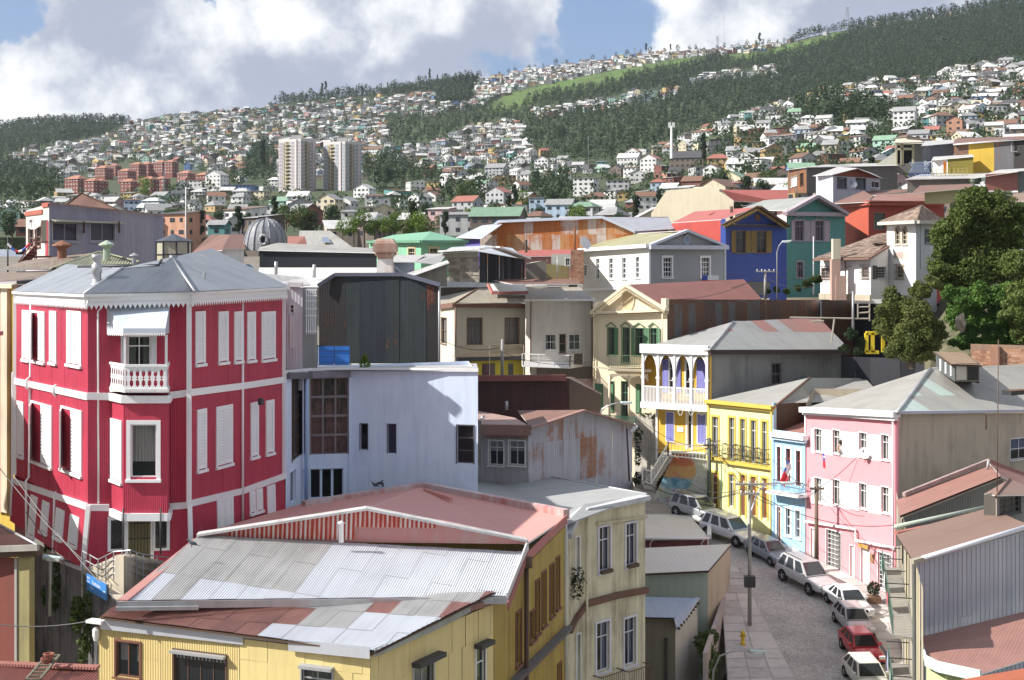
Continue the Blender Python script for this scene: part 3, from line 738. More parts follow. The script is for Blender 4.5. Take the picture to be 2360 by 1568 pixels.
for q in((501,1153,533,1216),(576,1138,584,1180),(591,1133,601,1175),(616,1125,630,1186)):
 u0,z1=L3.uz(q[0],q[1]);u1=L3.uz(q[2],q[1])[0];z0=L3.uz((q[0]+q[2])/2,q[3])[1]
 shut2(h,L3,(min(u0,u1),max(u0,u1),min(z0,z1),max(z0,z1)))
h.band(F1,[(34,871),(203,906)],.27,WHITE,'string_course');h.band(F2,[(203,905),(252,906)],.27,WHITE,'string_course');h.band(F2,[(390,904),(437,897)],.27,WHITE,'string_course')
h.band(F3,[(437,897),(560,882),(655,868)],.27,WHITE,'string_course')
h.band(F1,[(30,1102),(203,1160)],.25,WHITE,'string_course',.10);h.band(F2,[(203,1162),(252,1162)],.25,WHITE,'string_course',.10);h.band(F2,[(390,1160),(437,1156)],.25,WHITE,'string_course',.10)
h.band(F3,[(437,1153),(560,1124),(655,1090)],.25,WHITE,'string_course',.10)
def board(px,Y,z0,z1,wd=.17,nm='corner_board',mat=WHITE,py0=None,py1=None):
 mb=MB();x=(px-CX)*Y/F;mb.box((x,Y-.03,(z0+z1)/2),(wd/2,0,0),(0,.06,0),(0,0,(z1-z0)/2));return mb.build(nm,mat,h.o)
for px,Y in((205,49.95),(436,49.95),(36,57.4),(653,57.4)):board(px,Y,-9.25,-1.2)
h.line([(204,1165,49.5),(191,1313,49.35)],.17,WHITE,'corner_board',True);h.line([(437,1165,49.9),(441,1313,49.3)],.17,WHITE,'corner_board',True)
EV=[(27,672,57.3),(193,679,48.9),(449,673,49.6),(668,662,57.2)]
q=[P(*e)for e in EV]
mb=MB();lace=MB()
for a,b in zip(q,q[1:]):
 d=(b-a).normalized();nn=d.cross(V((0,0,1)))
 if nn.y>0:nn=-nn
 for k,(o0,z0,z1,dz)in enumerate(((0,-.10,0,.10),(-.14,-.34,-.10,.07),(-.26,-.42,-.34,.05))):
  aa=a+nn*o0;bb=b+nn*o0;mb.mesh([aa+V((0,0,z0)),bb+V((0,0,z0)),bb+V((0,0,z1)),aa+V((0,0,z1)),aa-nn*.3+V((0,0,z0)),bb-nn*.3+V((0,0,z0)),bb-nn*.3+V((0,0,z1)),aa-nn*.3+V((0,0,z1))],[(0,1,2,3),(4,5,1,0),(3,2,6,7)])
 L=(b-a).length;n_=int(L/.17)
 for i in range(n_):
  p=a+d*(i+.5)*L/n_-nn*.10+V((0,0,-.34));wv_=L/n_*.5
  lace.face([p-d*wv_,p+d*wv_,p+d*wv_*.9-V((0,0,.09)),p-V((0,0,.24)),p-d*wv_*.9-V((0,0,.09))])
mb.build('cornice',WHITE,h.o);o=lace.build('lace_edging',WHITE,h.o);o['kind']='stuff'
ZN=corr((.36,.38,.41),.10,(.26,.28,.31),rust=.0,rv=.35,dirt=.3,bump=1.0,metal=.25)
ZN2=corr((.28,.30,.33),.10,(.22,.24,.27),rv=.3,dirt=.3,bump=.5,metal=.2)
def roof2(pts,mat,vd=None,**k):return h.roof(pts,mat,vd,**k)
vdF=P(393,592,54.5)-P(420,671,49.3)
a0=P(193,678,49.0);b0=P(449,672,49.4)
SF=Surf(a0,b0,P(370,616,52.4),vd=P(470,600,53.4)-P(373,672,49.2))
for tri in(((193,678,49.0),(449,672,49.4),(372,614,52.5),(283,618,52.2)),((449,672,49.4),(395,593,53.8),(372,614,52.5))):sheets(h.o,SF,[SF.to2(P(*p))for p in tri],ZN,'roof_sheet',.8,0,pitch=.1,amp=.02,ns=4)
SL=Surf(P(27,671,57.3),a0,P(283,618,52.2));sheets(h.o,SL,[SL.to2(P(*p))for p in((27,671,57.3),(193,678,49.0),(283,618,52.2),(160,626,60))],ZN2,'roof_sheet',.8,0)
SR=Surf(b0,P(668,661,57.3),P(393,592,54.5));sheets(h.o,SR,[SR.to2(P(*p))for p in((449,672,49.4),(668,661,57.3),(480,598,60),(393,592,54.3))],ZN2,'roof_sheet',.8,0)
h.line([(193,678,49.15),(283,617,52.1)],.05,GALV,'ridge_cap');h.line([(449,672,49.15),(393,591,54.2)],.06,GALV,'ridge_cap')
h.line([(393,591,54.3),(480,597,60)],.05,GALV,'ridge_cap')
h.line([(180,615,54),(365,612,52.6),(372,600,53.2)],.06,IRON,'gutter')
MB().face([P(160,626,60),P(283,618,52.2),P(372,612,52.6),P(395,593,54.2),P(480,598,60),P(420,600,65),P(180,626,66)]).build('roof_back',ZN2,h.o)
mb=MB();p=P(223,655,50.9);mb.lathe(p,[(.24,-.2),(.24,.02),(.17,.05),(.17,.42),(.2,.44),(.2,.75),(.15,.77),(.15,.95),(.2,.97),(.2,1.15),(.05,1.16)],14);mb.build('chimney_pipe',GALV,h.o,True)
p=P(470,648,52.5);MB().tube([p,p+V((.03,0,.35))],.05).build('vent_pipe',GALV,h.o)
for pts in([(71,697,55.6),(70,868,55.6),(61,876,55.4),(61,894,55.4),(69,900,55.5),(67,1100,55.5),(60,1108,55.4),(61,1250,55.2)],[(133,700,52.8),(133,885,52.8),(123,892,52.7),(123,908,52.7),(133,916,52.8),(132,1130,52.8),(126,1140,52.7),(122,1275,52.4)],[(232,690,49.8),(233,710,49.7),(226,718,49.7),(227,1160,49.7)],[(559,690,54.1),(559,1215,53.9)],[(36,855,57.6),(29,860,57.5),(28,1100,57.4),(24,1190,57.2)]):
 h.line(pts,.055,WHITE,'rain_pipe')
bl,br=(285,48.7),(386,48.7)
SB0,SB1,SB2=Fac((250,50),bl),Fac(bl,br),Fac(br,(391,50))
for S,x0,x1,wins,ww in((SB0,250,285,[],None),(SB1,285,386,[(301,978,361,1100)],dict(fr=WHITE,cw=.15,nx=1,ny=1,sill=.1,curt=CURT,part=.5,cf=.72,dp=.06)),(SB2,386,391,[],None)):
 u0,u1=S.uz(x0,600)[0],S.uz(x1,600)[0]
 h.wall(S,None,RED,reg=[(u0,-9.35),(u1,-9.35),(u1,-5.0),(u0,-5.0)],w=.82,wins=wins,ww=ww,pname='bay_sheet')
 for y in(-4.9,-9.3):
  mb=MB();rbar(mb,S,u0-.02,u1+.02,y-.28,y,0,.11);mb.build('string_course',WHITE,h.o)
u0,u1=SB0.uz(256,600)[0],SB0.uz(281,600)[0];shut2(h,SB0,(u0+.1,u1-.05,Zp(1105,49.3),Zp(972,49.3)),n_=1)
mb=MB();mb.face([P(250,905,50),P(285,905,48.7),P(386,905,48.7),P(391,905,50)]);mb.face([P(250,1185,50),P(285,1185,48.7),P(386,1185,48.7),P(391,1185,50)]);mb.build('bay_floor',WHITE2,h.o)
bq=[(250,49.9),(289,48.45),(386,48.45),(389,49.9)]
zt,zb_=Zp(840,48.45),Zp(899,48.45)
bal=MB();
for(a,b)in zip(bq,bq[1:]):
 S=Fac(a,b);L=S.L
 for z,hh in((zt,.09),(zb_,.10)):rbar(bal,S,0,L,z-hh,z,-.04,.04)
 n_=max(2,int(L/.21));st=L/n_;zz0=zb_;zz1=zt-.09;dz=zz1-zz0
 for i in range(n_):
  u=st*(i+.5);w1,w2=st*.5,st*.2
  prof=[(w1,0),(w1,.12),(w2,.22),(w2,.36),(w1,.46),(w2*1.2,.5),(w1,.54),(w2,.64),(w2,.80),(w1,.9),(w1,1)]
  for(a1,t1),(a2,t2)in zip(prof,prof[1:]):
   bal.face([S.pt(u-a1,zz0+dz*t1),S.pt(u+a1,zz0+dz*t1),S.pt(u+a2,zz0+dz*t2),S.pt(u-a2,zz0+dz*t2)])
bal.build('balustrade',WHITE,h.o)
mb=MB();mb.prism([P(248,903,49.9),P(287,903,48.4),P(388,903,48.4),P(391,903,49.9)],(0,0,.1));mb.build('balcony_floor',WHITE2,h.o)
for px in(288,383):h.line([(px,772,48.5),(px,900,48.5)],.08,WHITE,'balcony_post',True)
for a,b in((279,289),(351,361)):
 r=F2.rect(a,772,b,858);shutter(h.o,F2,r[0],r[1],r[2],r[3],.03,WHITE,nl=16)
AW=[P(243,704,49.85),P(391,702,49.85),P(381,757,48.2),P(284,757,48.2)]
LB=paint((.50,.56,.62),.5,.15)
mb=MB();mb.face(AW,[(0,2),(4,2),(3.6,0),(.6,0)]);mb.face([AW[0],AW[3],P(284,770,48.2),P(243,768,49.85)]);mb.face([AW[1],AW[2],P(381,770,48.2),P(390,768,49.85)]);mb.face([AW[3],AW[2],P(381,768,48.2),P(284,768,48.2)])
mb.build('awning',LB,h.o)
lace=MB()
for a,b,n_ in((P(284,768,48.2),P(381,768,48.2),18),(P(243,767,49.85),P(284,768,48.2),9)):
 for i in range(n_):
  c=a+(b-a)*(i+.5)/n_;d=(b-a)/n_*.5;lace.face([c-d,c+d,c+d*.8-V((0,0,.06)),c-V((0,0,.12)),c-d*.8-V((0,0,.06))])
o=lace.build('lace_edging',WHITE,h.o);o['kind']='stuff'
WP=paint((.55,.56,.62),.5,.1);YI=paint((.50,.42,.12),.7,.1)
def lwin(S,q,**k):
 u=[S.uz(q[0],q[1]),S.uz(q[2],q[3])];r=(min(u[0][0],u[1][0]),max(u[0][0],u[1][0]),min(u[0][1],u[1][1]),max(u[0][1],u[1][1]))
 mb=MB();k_=dict(k)
 rbar(mb,S,r[0]-.12,r[1]+.12,r[2]-.1,r[3]+.14,.02,.06);wo=mb.build('window',WHITE,h.o)
 MB().face([S.pt(r[0],r[2],.065),S.pt(r[1],r[2],.065),S.pt(r[1],r[3],.065),S.pt(r[0],r[3],.065)]).build('pane',k.get('pm',DGLASS),wo)
 g_=MB();n_=k.get('n',5)
 for i in range(1,n_):u_=r[0]+(r[1]-r[0])*i/n_;g_.tube([S.pt(u_,r[2],.09),S.pt(u_,r[3],.09)],.013,4)
 for t in(.12,.55,.92):g_.tube([S.pt(r[0],r[2]+(r[3]-r[2])*t,.095),S.pt(r[1],r[2]+(r[3]-r[2])*t,.095)],.015,4)
 g_.build('grille',IRON,wo);return wo
lwin(L2,(256,1199,282,1264),n=4);lwin(L2,(296,1199,347,1292),n=7,pm=paint((.16,.14,.06),.6,.3));lwin(L2,(358,1199,384,1262),n=4)
for px in(284,370):h.line([(px,1172,48.6),(px,1278,48.6)],.035,IRON,'post')
mb=MB();p=P(606,925,55);mb.bar(p,p+V((.1,-.5,.05)),.08);mb.lathe(p+V((0,-.5,-.1)),[(.12,0),(.14,.25),(.05,.3)],8);mb.build('wall_lamp',IRON,h.o)
pa,pe=F1.A,F3.B
k1,k2=P(640,600,65),P(70,600,65)
for p_,q_ in((pe,k1),(k1,k2),(k2,pa)):
 MB().face([V((p_.x,p_.y,-13)),V((q_.x,q_.y,-13)),V((q_.x,q_.y,-1.2)),V((p_.x,p_.y,-1.2))]).build('wall',RED,h.o)
STUC=paint((.46,.41,.32),.9,.35,(.22,.19,.15))
tw=[(187,1316,48.5),(240,1296,47.2),(262,1284,46.4),(285,1281,46.0),(305,1284,46.2),(330,1290,47),(395,1302,49.2)]
t=thing('retaining_wall','curved beige plastered retaining wall below the crimson house','wall',P(285,1400,46));mb=MB();cap=MB()
fine=[]
for a,b in zip(tw,tw[1:]):
 for k in range(4):fine.append(tuple(a[i]+(b[i]-a[i])*k/4 for i in range(3)))
fine.append(tw[-1])
for a,b in zip(fine,fine[1:]):
 p,q=P(*a),P(*b);mb.face([(p.x,p.y,-24),(q.x,q.y,-24),q,p]);cap.face([p,q,q+V((0,.35,0)),p+V((0,.35,0))])
 mb.face([q+V((0,.35,0)),p+V((0,.35,0)),(p.x,p.y+.35,-13),(q.x,q.y+.35,-13)])
mb.build('wall',STUC,t,True);cap.build('coping',STUC,t)
terr=MB().face([P(187,1316,48.5),P(240,1320,47.4),P(285,1325,46.3),P(330,1320,47.2),P(460,1320,49.2),P(470,1290,52),P(120,1290,52)]).build('terrace',CONC);terr['kind']='structure'
t2=thing('retaining_wall','tall shaded graffiti-stained retaining wall along the stair lane','wall',P(150,1500,49))
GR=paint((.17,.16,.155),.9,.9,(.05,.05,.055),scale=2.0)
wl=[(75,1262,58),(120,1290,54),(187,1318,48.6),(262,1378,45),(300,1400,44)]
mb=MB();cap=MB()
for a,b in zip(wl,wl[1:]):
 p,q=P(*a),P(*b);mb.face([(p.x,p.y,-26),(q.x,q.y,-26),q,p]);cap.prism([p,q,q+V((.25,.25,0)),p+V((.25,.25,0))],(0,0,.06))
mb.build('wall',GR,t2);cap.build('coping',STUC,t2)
terr=MB().face([P(75,1262,58),P(120,1290,54),P(187,1318,48.6),P(187,1305,50),P(60,1240,59)]).build('terrace_edge',CONC);terr['kind']='structure'
for k,(px,py,Y,s_)in enumerate(((140,1312,52.5,.7),(200,1400,47.5,.8),(192,1430,47.6,.7),(100,1290,55.5,.5))):
 c=np.array([P(px,py+10,Y-.2)]);o=link(bpy.data.objects.new('creeper',tri_mesh('creeper',leaf_cloud(np.repeat(c,3,0)+RN.normal(size=(3,3))*np.array([.2,.1,.6]),np.array([[.3*s_,.15,.9*s_]]*3),120,.09),LF[2])))
 tag(o,['bushy creeper at the top of the shaded lane wall','dark creeper hanging down the middle of the lane wall','lower creeper patch on the shaded lane wall','small weed tuft at the upper end of the lane wall'][k],'plant','creepers on the lane wall')
rl=thing('railing','grey steel railing along the terrace in front of the crimson house','railing',P(230,1300,48));
rp=[(190,1270,48.4),(226,1290,47.3),(262,1272,46.4),(300,1268,46.1),(330,1278,46.8),(392,1286,49),(425,1265,49.2)]
for dz,nm in((0,'handrail'),(-.28,'rail'),(-.52,'rail'),(-.76,'rail')):
 MB().tube([P(*p)+V((0,0,dz))for p in rp],.022,5).build(nm,GALV,rl)
for i,(a,b)in enumerate(zip(rp,rp[1:])):
 for k in(0,.5):p=P(*a).lerp(P(*b),k);MB().bar(p,p-V((0,0,1.0)),.04).build('post',GALV,rl)
sg=thing('street_sign','blue street direction sign with white lettering on the lane wall','sign',P(224,1375,46.2))
a,b=P(202,1322,46.6),P(247,1347,45.2);S=Surf(a-V((0,0,.62)),b-V((0,0,.62)),a);
if S.N.y>0:S.N=-S.N
w_=(b-a).length;dz=V((0,0,-.56));ux=(b-a);MB().prism([a,b,b+dz,a+dz],S.N*.04).build('plate',paint((.05,.22,.55),.45,.1),sg)
MB().bar(b+V((.03,0,.0)),b+V((.03,0,-.75)),.04).build('bracket',IRON,sg)
def text(s,size,org,ux,uz,nrm,mat,parent,name='lettering'):
 cu=bpy.data.curves.new(name,'FONT');cu.body=s;cu.size=size;cu.extrude=.002;cu.resolution_u=2
 o=bpy.data.objects.new(name,cu);COL.objects.link(o)
 bpy.context.view_layer.update();me=bpy.data.meshes.new_from_object(o.evaluated_get(bpy.context.evaluated_depsgraph_get()));bpy.data.objects.remove(o)
 ux=V(ux).normalized();uz=V(uz).normalized();o0=origin(parent)
 for v_ in me.vertices:v_.co=V(org)+ux*v_.co.x+uz*v_.co.y+V(nrm)*(v_.co.z+.004)-o0
 me.materials.clear();me.materials.append(mat);return link(bpy.data.objects.new(name,me),parent)
nn=S.N*.045
text('Pacifictive',.19,a+ux*.30+V((0,0,-.26))+nn,ux,(0,0,1),S.N,WHITE,sg)
text('CERRO',.09,a+ux*.03+V((0,0,-.13))+nn,ux,(0,0,1),S.N,WHITE,sg);text('Av. 400',.08,a+ux*.03+V((0,0,-.26))+nn,ux,(0,0,1),S.N,WHITE,sg)
text('499',.12,a+ux*.86+V((0,0,-.34))+nn,ux,(0,0,1),S.N,WHITE,sg);text('Villa Seca',.08,a+ux*.2+V((0,0,-.42))+nn,ux,(0,0,1),S.N,WHITE,sg)
# the yellow tin workshop in the foreground
YL=corr((.70,.57,.26),0,(.62,.49,.20),rv=.3,dirt=.3,bump=.3,rough=.5);YC=corr((.70,.57,.27),.065,(.62,.49,.21),rv=.3,dirt=.25,bump=1.0,rough=.5)
h=House('tin_workshop','yellow corrugated workshop with patched zinc and rusty roofs in the foreground','building',852,40,-24)
YF=Fac((228,43.5),(853,40));YR=Fac((853,40),(1135,46.3));YR2=Fac((1135,46.3),(1303,54.5))
def winbox(q,S):return S.rect(*q)
wy=[(268,1480,322,1560),(402,1505,520,1600),(696,1536,766,1600)]
uL,uM,uR=YF.uz(228,600)[0],YF.uz(553,600)[0],YF.uz(853,600)[0]
zl=lambda px:YF.uz(px,1432+(px-228)*76/625)[1]
rs=[YF.rect(*q)for q in wy]
sheets(h.o,YF,[(uL,-24),(uM,-24),(uM,zl(553)),(uL,zl(228))],YC,'wall_sheet',.82,1.9,rs,pitch=.065,amp=.008,v_off=.4)
sheets(h.o,YF,[(uM,-24),(uR,-24),(uR,zl(853)),(uM,zl(553))],YL,'wall_board',.335,2.4,rs,jit=.012,v_off=.6)
WDF=paint((.20,.09,.06),.6,.3)
window(h.o,YF,rs[0],fr=WDF,cw=.07,nx=2,ny=1,sill=.04,curt=CURT,part=.3,cf=.6,dp=.05);window(h.o,YF,rs[1],fr=WOODD,cw=.06,nx=4,ny=1,sill=0,dp=.06,glass=DGLASS);window(h.o,YF,rs[2],fr=GALV,cw=.05,nx=2,ny=1,tr=.45,sill=0,curt=CURTG,dp=.06)
mb=MB();r=rs[1]
for i in range(14):
 u=r[0]+(r[1]-r[0])*(i+.5)/14;mb.face([YF.pt(u-.035,r[3]-.03,-.045),YF.pt(u+.035,r[3]-.03,-.045),YF.pt(u+.035,r[3]-.25,-.04),YF.pt(u-.035,r[3]-.25,-.04)])
mb.build('awning_fringe',paint((.3,.3,.3),.7,.2),h.o)
for q in((398,1503,523,1509),(694,1534,769,1541)):
 r=YF.rect(*q);mb=MB();rbar(mb,YF,r[0],r[1],r[2],r[3],0,.22);mb.build('window_hood',GALV,h.o)
wr=[(952,1528,997,1600),(1096,1487,1117,1600)]
rs2=[YR.rect(*q)for q in wr]
u1=YR.L;sheets(h.o,YR,[(0,-24),(u1,-24),(u1,YR.uz(1135,1392)[1]),(0,YR.uz(853,1512)[1])],YL,'wall_board',.42,3.0,rs2,jit=.02,v_off=1.1,brick=True)
window(h.o,YR,rs2[0],fr=GALV,cw=.06,nx=2,ny=1,sill=0,curt=CURT,dp=.08);window(h.o,YR,rs2[1],fr=WHITE2,cw=.06,nx=1,ny=1,tr=.35,sill=0,curt=paint((.35,.5,.3),.8,.1),part=.5,cf=.7,dp=.08)
for q in((948,1513,1009,1524),(1092,1478,1122,1488)):
 r=YR.rect(*q);mb=MB();rbar(mb,YR,r[0],r[1],r[2],r[3],0,.35);mb.build('window_hood',IRON,h.o)
OCH=corr((.42,.30,.07),.076,(.33,.22,.05),rv=.35,dirt=.55,bump=.6)
wr3=[(1188,1410,1199,1530),(1221,1408,1232,1475),(1233,1338,1242,1460),(1248,1318,1257,1440),(1266,1302,1275,1418),(1281,1285,1288,1400),(1284,1530,1292,1600)]
h.wall(YR2,None,OCH,reg=[(0,-24),(YR2.L,-24),(YR2.L,YR2.uz(1303,1200)[1]),(YR2.uz(1215,600)[0],YR2.uz(1215,1300)[1]),(0,YR2.uz(1135,1380)[1])],w=1.7,h=0,wins=wr3,ww=dict(fr=WDF,cw=.06,nx=1,ny=1,tr=.3,sill=.09,glass=DGLASS))
h.band(YR2,[(1135,1625),(1180,1560),(1303,1440)],.22,paint((.14,.13,.13),.6,.2),'string_course',.35)
h.line([(1213,1285,49.4),(1213,1568,49.2),(1213,1640,49.2)],.09,WOODD,'rain_pipe');h.line([(1213,1283,49.4),(1213,1310,49.3)],.22,WOODD,'rain_hopper')
h.line([(1303,1230,54.4),(1303,1640,54.4)],.1,paint((.55,.52,.42),.6,.3),'rain_pipe')
ZB=corr((.66,.68,.72),0,(.58,.59,.62),rv=.4,dirt=.3,rough=.45,metal=.1)
ZG=corr((.51,.50,.48),0,(.43,.42,.41),rv=.5,dirt=.6,rough=.55,metal=.1)
RB=corr((.22,.085,.07),0,(.17,.08,.065),rv=.6,dirt=.5,rough=.6,c2=None)if False else corr((.34,.17,.14),0,(.24,.12,.10),rv=.7,dirt=.55,rough=.6)
U0,U1,U2,U3=P(283,1384,42.9),P(1166,1374,45.9),P(1213,1252,49.8),P(457,1243,48.6)
vdu=P(790,1253,48)-P(695,1370,43.2)
SU=Surf(U0,U1,P(800,1250,49.2),vd=P(790,1250,49.2)-P(695,1379,44.3))
reg=[SU.to2(p)for p in(U0,U1,U2,U3)]
o2=reg[0]
def pk(u,v,i,j):
 um=(u-reg[0][0])/(reg[1][0]-reg[0][0]);vm=(v-reg[0][1])/(reg[3][1]-reg[0][1])
 if vm<.55 and um>.70 and um<.965:return ZG
 if vm>.62 and um<.40:return ZG
 if vm<.55 and .06<um<.16:return ZG
 return ZB
sheets(h.o,SU,reg,ZB,'roof_sheet',.85,2.45,pitch=.085,amp=.014,ns=4,mats=[ZB],pick=pk,lap=.012)
deck(h.o,SU,reg)
q=[P(270,1392,42.6),P(1168,1381,45.7)];mb=MB();mb.bar(q[0]+V((0,-.05,-.03)),q[1]+V((0,-.05,-.03)),.05,.24);mb.build('fascia',GALV,h.o);mb=MB();mb.bar(q[0]+V((0,-.15,-.12)),q[0].lerp(q[1],.2)+V((0,-.15,-.12)),.12,.12);mb.build('gutter',GALV,h.o)
h.line([(1168,1380,45.8),(1200,1300,48.5),(1216,1255,49.8)],.2,paint((.55,.55,.55),.5,.3),'barge_board',True,.06,.42)
h.line([(1170,1398,45.7),(1216,1278,49.7)],.2,paint((.30,.10,.09),.6,.3),'barge_board',True,.05,.30)
h.line([(283,1384,42.8),(457,1243,48.5)],.2,paint((.40,.20,.18),.7,.4),'flashing',True,.35,.05)
D0,D1,D2,D3=P(232,1420,43.1),P(866,1500,39.75),P(1142,1383,45.9),P(268,1392,44.3)
SD=Surf(D0,D1,P(700,1388,44.6),vd=P(700,1388,44.6)-P(600,1470,41.0));regd=[SD.to2(p)for p in(D0,D1,D2,D3)]
def pk2(u,v,i,j):
 p=SD.pt(u,v);px=p.x/p.y*F+CX;py=H-p.z/p.y*F
 k=(px-232)-(py-1400)*-.8
 if px<640-(py-1420)*.9:return RB
 if py>1433+(px-700)*-.01 and px>560:return ZB
 return ZG if R.random()<.85 else RB
sheets(h.o,SD,regd,RB,'roof_sheet',.85,1.75,pitch=.085,amp=.014,ns=4,mats=[RB],pick=pk2,lap=.012)
deck(h.o,SD,regd)
FA=paint((.52,.54,.58),.35,.15,metal=.3)
h.line([(232,1437,43.3),(560,1473,41.5)],.1,FA,'fascia',True,.04,.36);h.line([(664,1486,40.85),(852,1505,39.75)],.1,FA,'fascia',True,.04,.36)
h.line([(560,1466,41.5),(664,1478,40.9)],.1,GALV,'fascia',True,.04,.12)
h.line([(862,1505,39.8),(1010,1440,43),(1083,1402,44.8)],.1,paint((.34,.36,.32),.5,.4),'fascia',True,.04,.26);h.line([(1083,1402,44.8),(1140,1386,46)],.1,RB,'fascia',True,.04,.2)
h.line([(205,1430,43.5),(240,1434,43.2)],.1,WHITE2,'eaves_box',True,.3,.1);mb=MB().lathe(P(221,1452,43.4),[(.08,-.35),(.12,-.2),(.12,0),(.05,.1)],8);mb.build('eaves_lamp',WHITE2,h.o)
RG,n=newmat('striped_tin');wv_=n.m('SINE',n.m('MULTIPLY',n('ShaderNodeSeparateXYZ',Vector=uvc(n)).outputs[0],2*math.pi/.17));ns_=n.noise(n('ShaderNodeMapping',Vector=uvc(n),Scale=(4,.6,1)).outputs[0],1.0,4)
finish(n,n.mix(n.ramp(n.m('ADD',wv_,n.m('MULTIPLY',ns_,.8)),.0,.7),(.42,.05,.03),n.mix(n.ramp(ns_,.35,.6),(.55,.22,.18),(.62,.52,.48))),.6)  # faded red tin; pale crests paint sunlit rib sides, red valleys their shade
PKW=paint((.50,.22,.20),.7,.35,(.40,.36,.34))
SG=Surf(P(457,1243,48.7),P(1213,1252,49.9),P(845,1170,49.2))
gtop=[(457,1230),(845,1170),(1213,1243)]
MB().face([SG.hit(457,1246),SG.hit(1213,1254),SG.hit(1213,1243),SG.hit(845,1172),SG.hit(457,1231)]).build('gable',PKW,h.o)
mb=MB()
for a,b in zip(gtop,gtop[1:]):mb.bar(SG.hit(*a)+V((0,-.12,0)),SG.hit(*b)+V((0,-.12,0)),.5,.09)
mb.build('coping',paint((.55,.53,.52),.6,.4),h.o)
if SG.N.y>0:SG.N=-SG.N
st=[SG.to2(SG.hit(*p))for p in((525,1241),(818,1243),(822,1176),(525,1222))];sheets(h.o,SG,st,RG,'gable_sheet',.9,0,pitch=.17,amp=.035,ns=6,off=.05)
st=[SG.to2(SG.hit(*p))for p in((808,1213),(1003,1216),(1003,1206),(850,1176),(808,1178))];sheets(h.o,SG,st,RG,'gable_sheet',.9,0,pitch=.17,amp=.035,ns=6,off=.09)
mb=MB().lathe(P(786,1250,48.3),[(.09,0),(.09,.68),(.13,.7),(.13,.74),(.02,.8)],10);mb.build('chimney_pipe',WHITE2,h.o,True)
RR=corr((.62,.31,.27),0,(.54,.27,.24),rv=.3,dirt=.2,rough=.6,bump=.2)
h.roof([(1213,1252,50),(1305,1192,54.6),(973,1122,62),(845,1172,49.6)],RR,name='roof',th=.08);h.line([(1216,1284,49.9),(1306,1196,54.6)],.1,paint((.42,.16,.14),.6,.3),'fascia',True,.05,.38)
h.roof([(457,1231,48.9),(845,1171,49.5),(973,1122,62),(700,1160,60)],RR,name='roof',th=.05)
h.line([(700,1166,58),(975,1122,62),(1305,1186,54.8)],.1,paint((.50,.46,.45),.6,.5,(.42,.14,.12)),'parapet',True,.35,.42)
h.line([(978,1130,60.5),(1040,1150,58)],.1,RR,'roof_box',True,.12,.16)
q=YF.A;r_=YR2.B
for a,b in((r_,V((q.x+4,58,0))),(V((q.x+4,58,0)),V((q.x,48,0))),(V((q.x,48,0)),q)):MB().face([(a.x,a.y,-24),(b.x,b.y,-24),(b.x,b.y,-11.8),(a.x,a.y,-11.8)]).build('wall',YL,h.o)
# cream curved apartment house
CRM=paint((.64,.59,.42),.75,.6,(.30,.26,.17));
h=House('apartment_house','weathered cream apartment house with a rounded corner and white casement windows','building',1345,57,-26)
CV=[(1304,55.0),(1310,56.2),(1322,57.0),(1347,57.6),(1486,60.5)]
CR_T=[1232,1212,1192,1172,1143]
facs=[]
for i in range(4):
 S=Fac(CV[i],CV[i+1]);facs.append(S)
 reg=[S.uz(CV[i][0],1700),S.uz(CV[i+1][0],1700),S.uz(CV[i+1][0],CR_T[i+1]),S.uz(CV[i][0],CR_T[i])]
 if i==3:
  W=[(1380,1214,1405,1316),(1442,1206,1465,1303),(1374,1434,1403,1546),(1438,1424,1464,1532)]
  h.wall(S,None,CRM,reg=reg,w=1.15,h=3.3,wins=W,ww=dict(fr=paint((.62,.62,.68),.5,.2),cw=.10,nx=2,ny=1,tr=.30,sill=.07,curt=paint((.34,.40,.55),.8,.1),part=.3,head=.0),jit=.006)
  for q in W[:2]:
   r=S.rect(q[0],q[3]-4,q[2],q[3]+4);mb=MB();rbar(mb,S,r[0],r[1],r[2],r[3],.05,.22);mb.build('flower_box',WOODD,h.o)
   c=np.array([S.pt((r[0]+r[1])/2,r[3]+.05,.15)]);link(bpy.data.objects.new('plant',tri_mesh('plant',leaf_cloud(c,np.array([[.35,.15,.2]]),160,.05),LF[2])),h.o)
 elif i==2:
  h.wall(S,None,CRM,reg=reg,w=0,wins=[(1316+10,1238,1334,1330),(1328,1462,1336,1640)],ww=dict(fr=WHITE2,cw=.07,nx=1,ny=1,tr=.3,sill=.07,glass=GLASS))
 else:sheets(h.o,S,reg,CRM,'wall')
DKB=paint((.17,.09,.07),.7,.3)
h.band(facs[3],[(1347,1384),(1420,1364),(1488,1352)],.28,DKB,'string_course',.22)
h.band(facs[2],[(1322,1420),(1347,1386)],.28,DKB,'string_course',.22);h.band(facs[1],[(1310,1445),(1322,1420)],.28,DKB,'string_course',.22)
h.band(facs[3],[(1372,1204),(1486,1188)],.10,CRM,'window_hood',.2)
tops=[P(CV[i][0]+(2 if i==4 else 0),CR_T[i],CV[i][1])for i in range(5)]
mb=MB()
for a,b in zip(tops,tops[1:]):mb.bar(a+V((0,-.12,-.05)),b+V((0,-.12,-.05)),.5,.22)
mb.build('cornice',paint((.52,.53,.55),.6,.3),h.o)
h.line([(1352,1185,57.4),(1352,1568,57.4),(1352,1640,57.4)],.06,CRM,'rain_pipe');h.line([(1303,1200,55),(1304,1640,55)],.07,WHITE2,'rain_pipe')
GZ=corr((.34,.345,.34),.15,(.29,.29,.285),rv=.3,dirt=.3,bump=.3,rough=.6)
h.roof([(1304,1208,55.2),(1310,1195,56.3),(1347,1162,57.8),(1490,1140,60.8),(1065,1064,84),(1000,1118,66)],GZ,name='roof',th=.05)
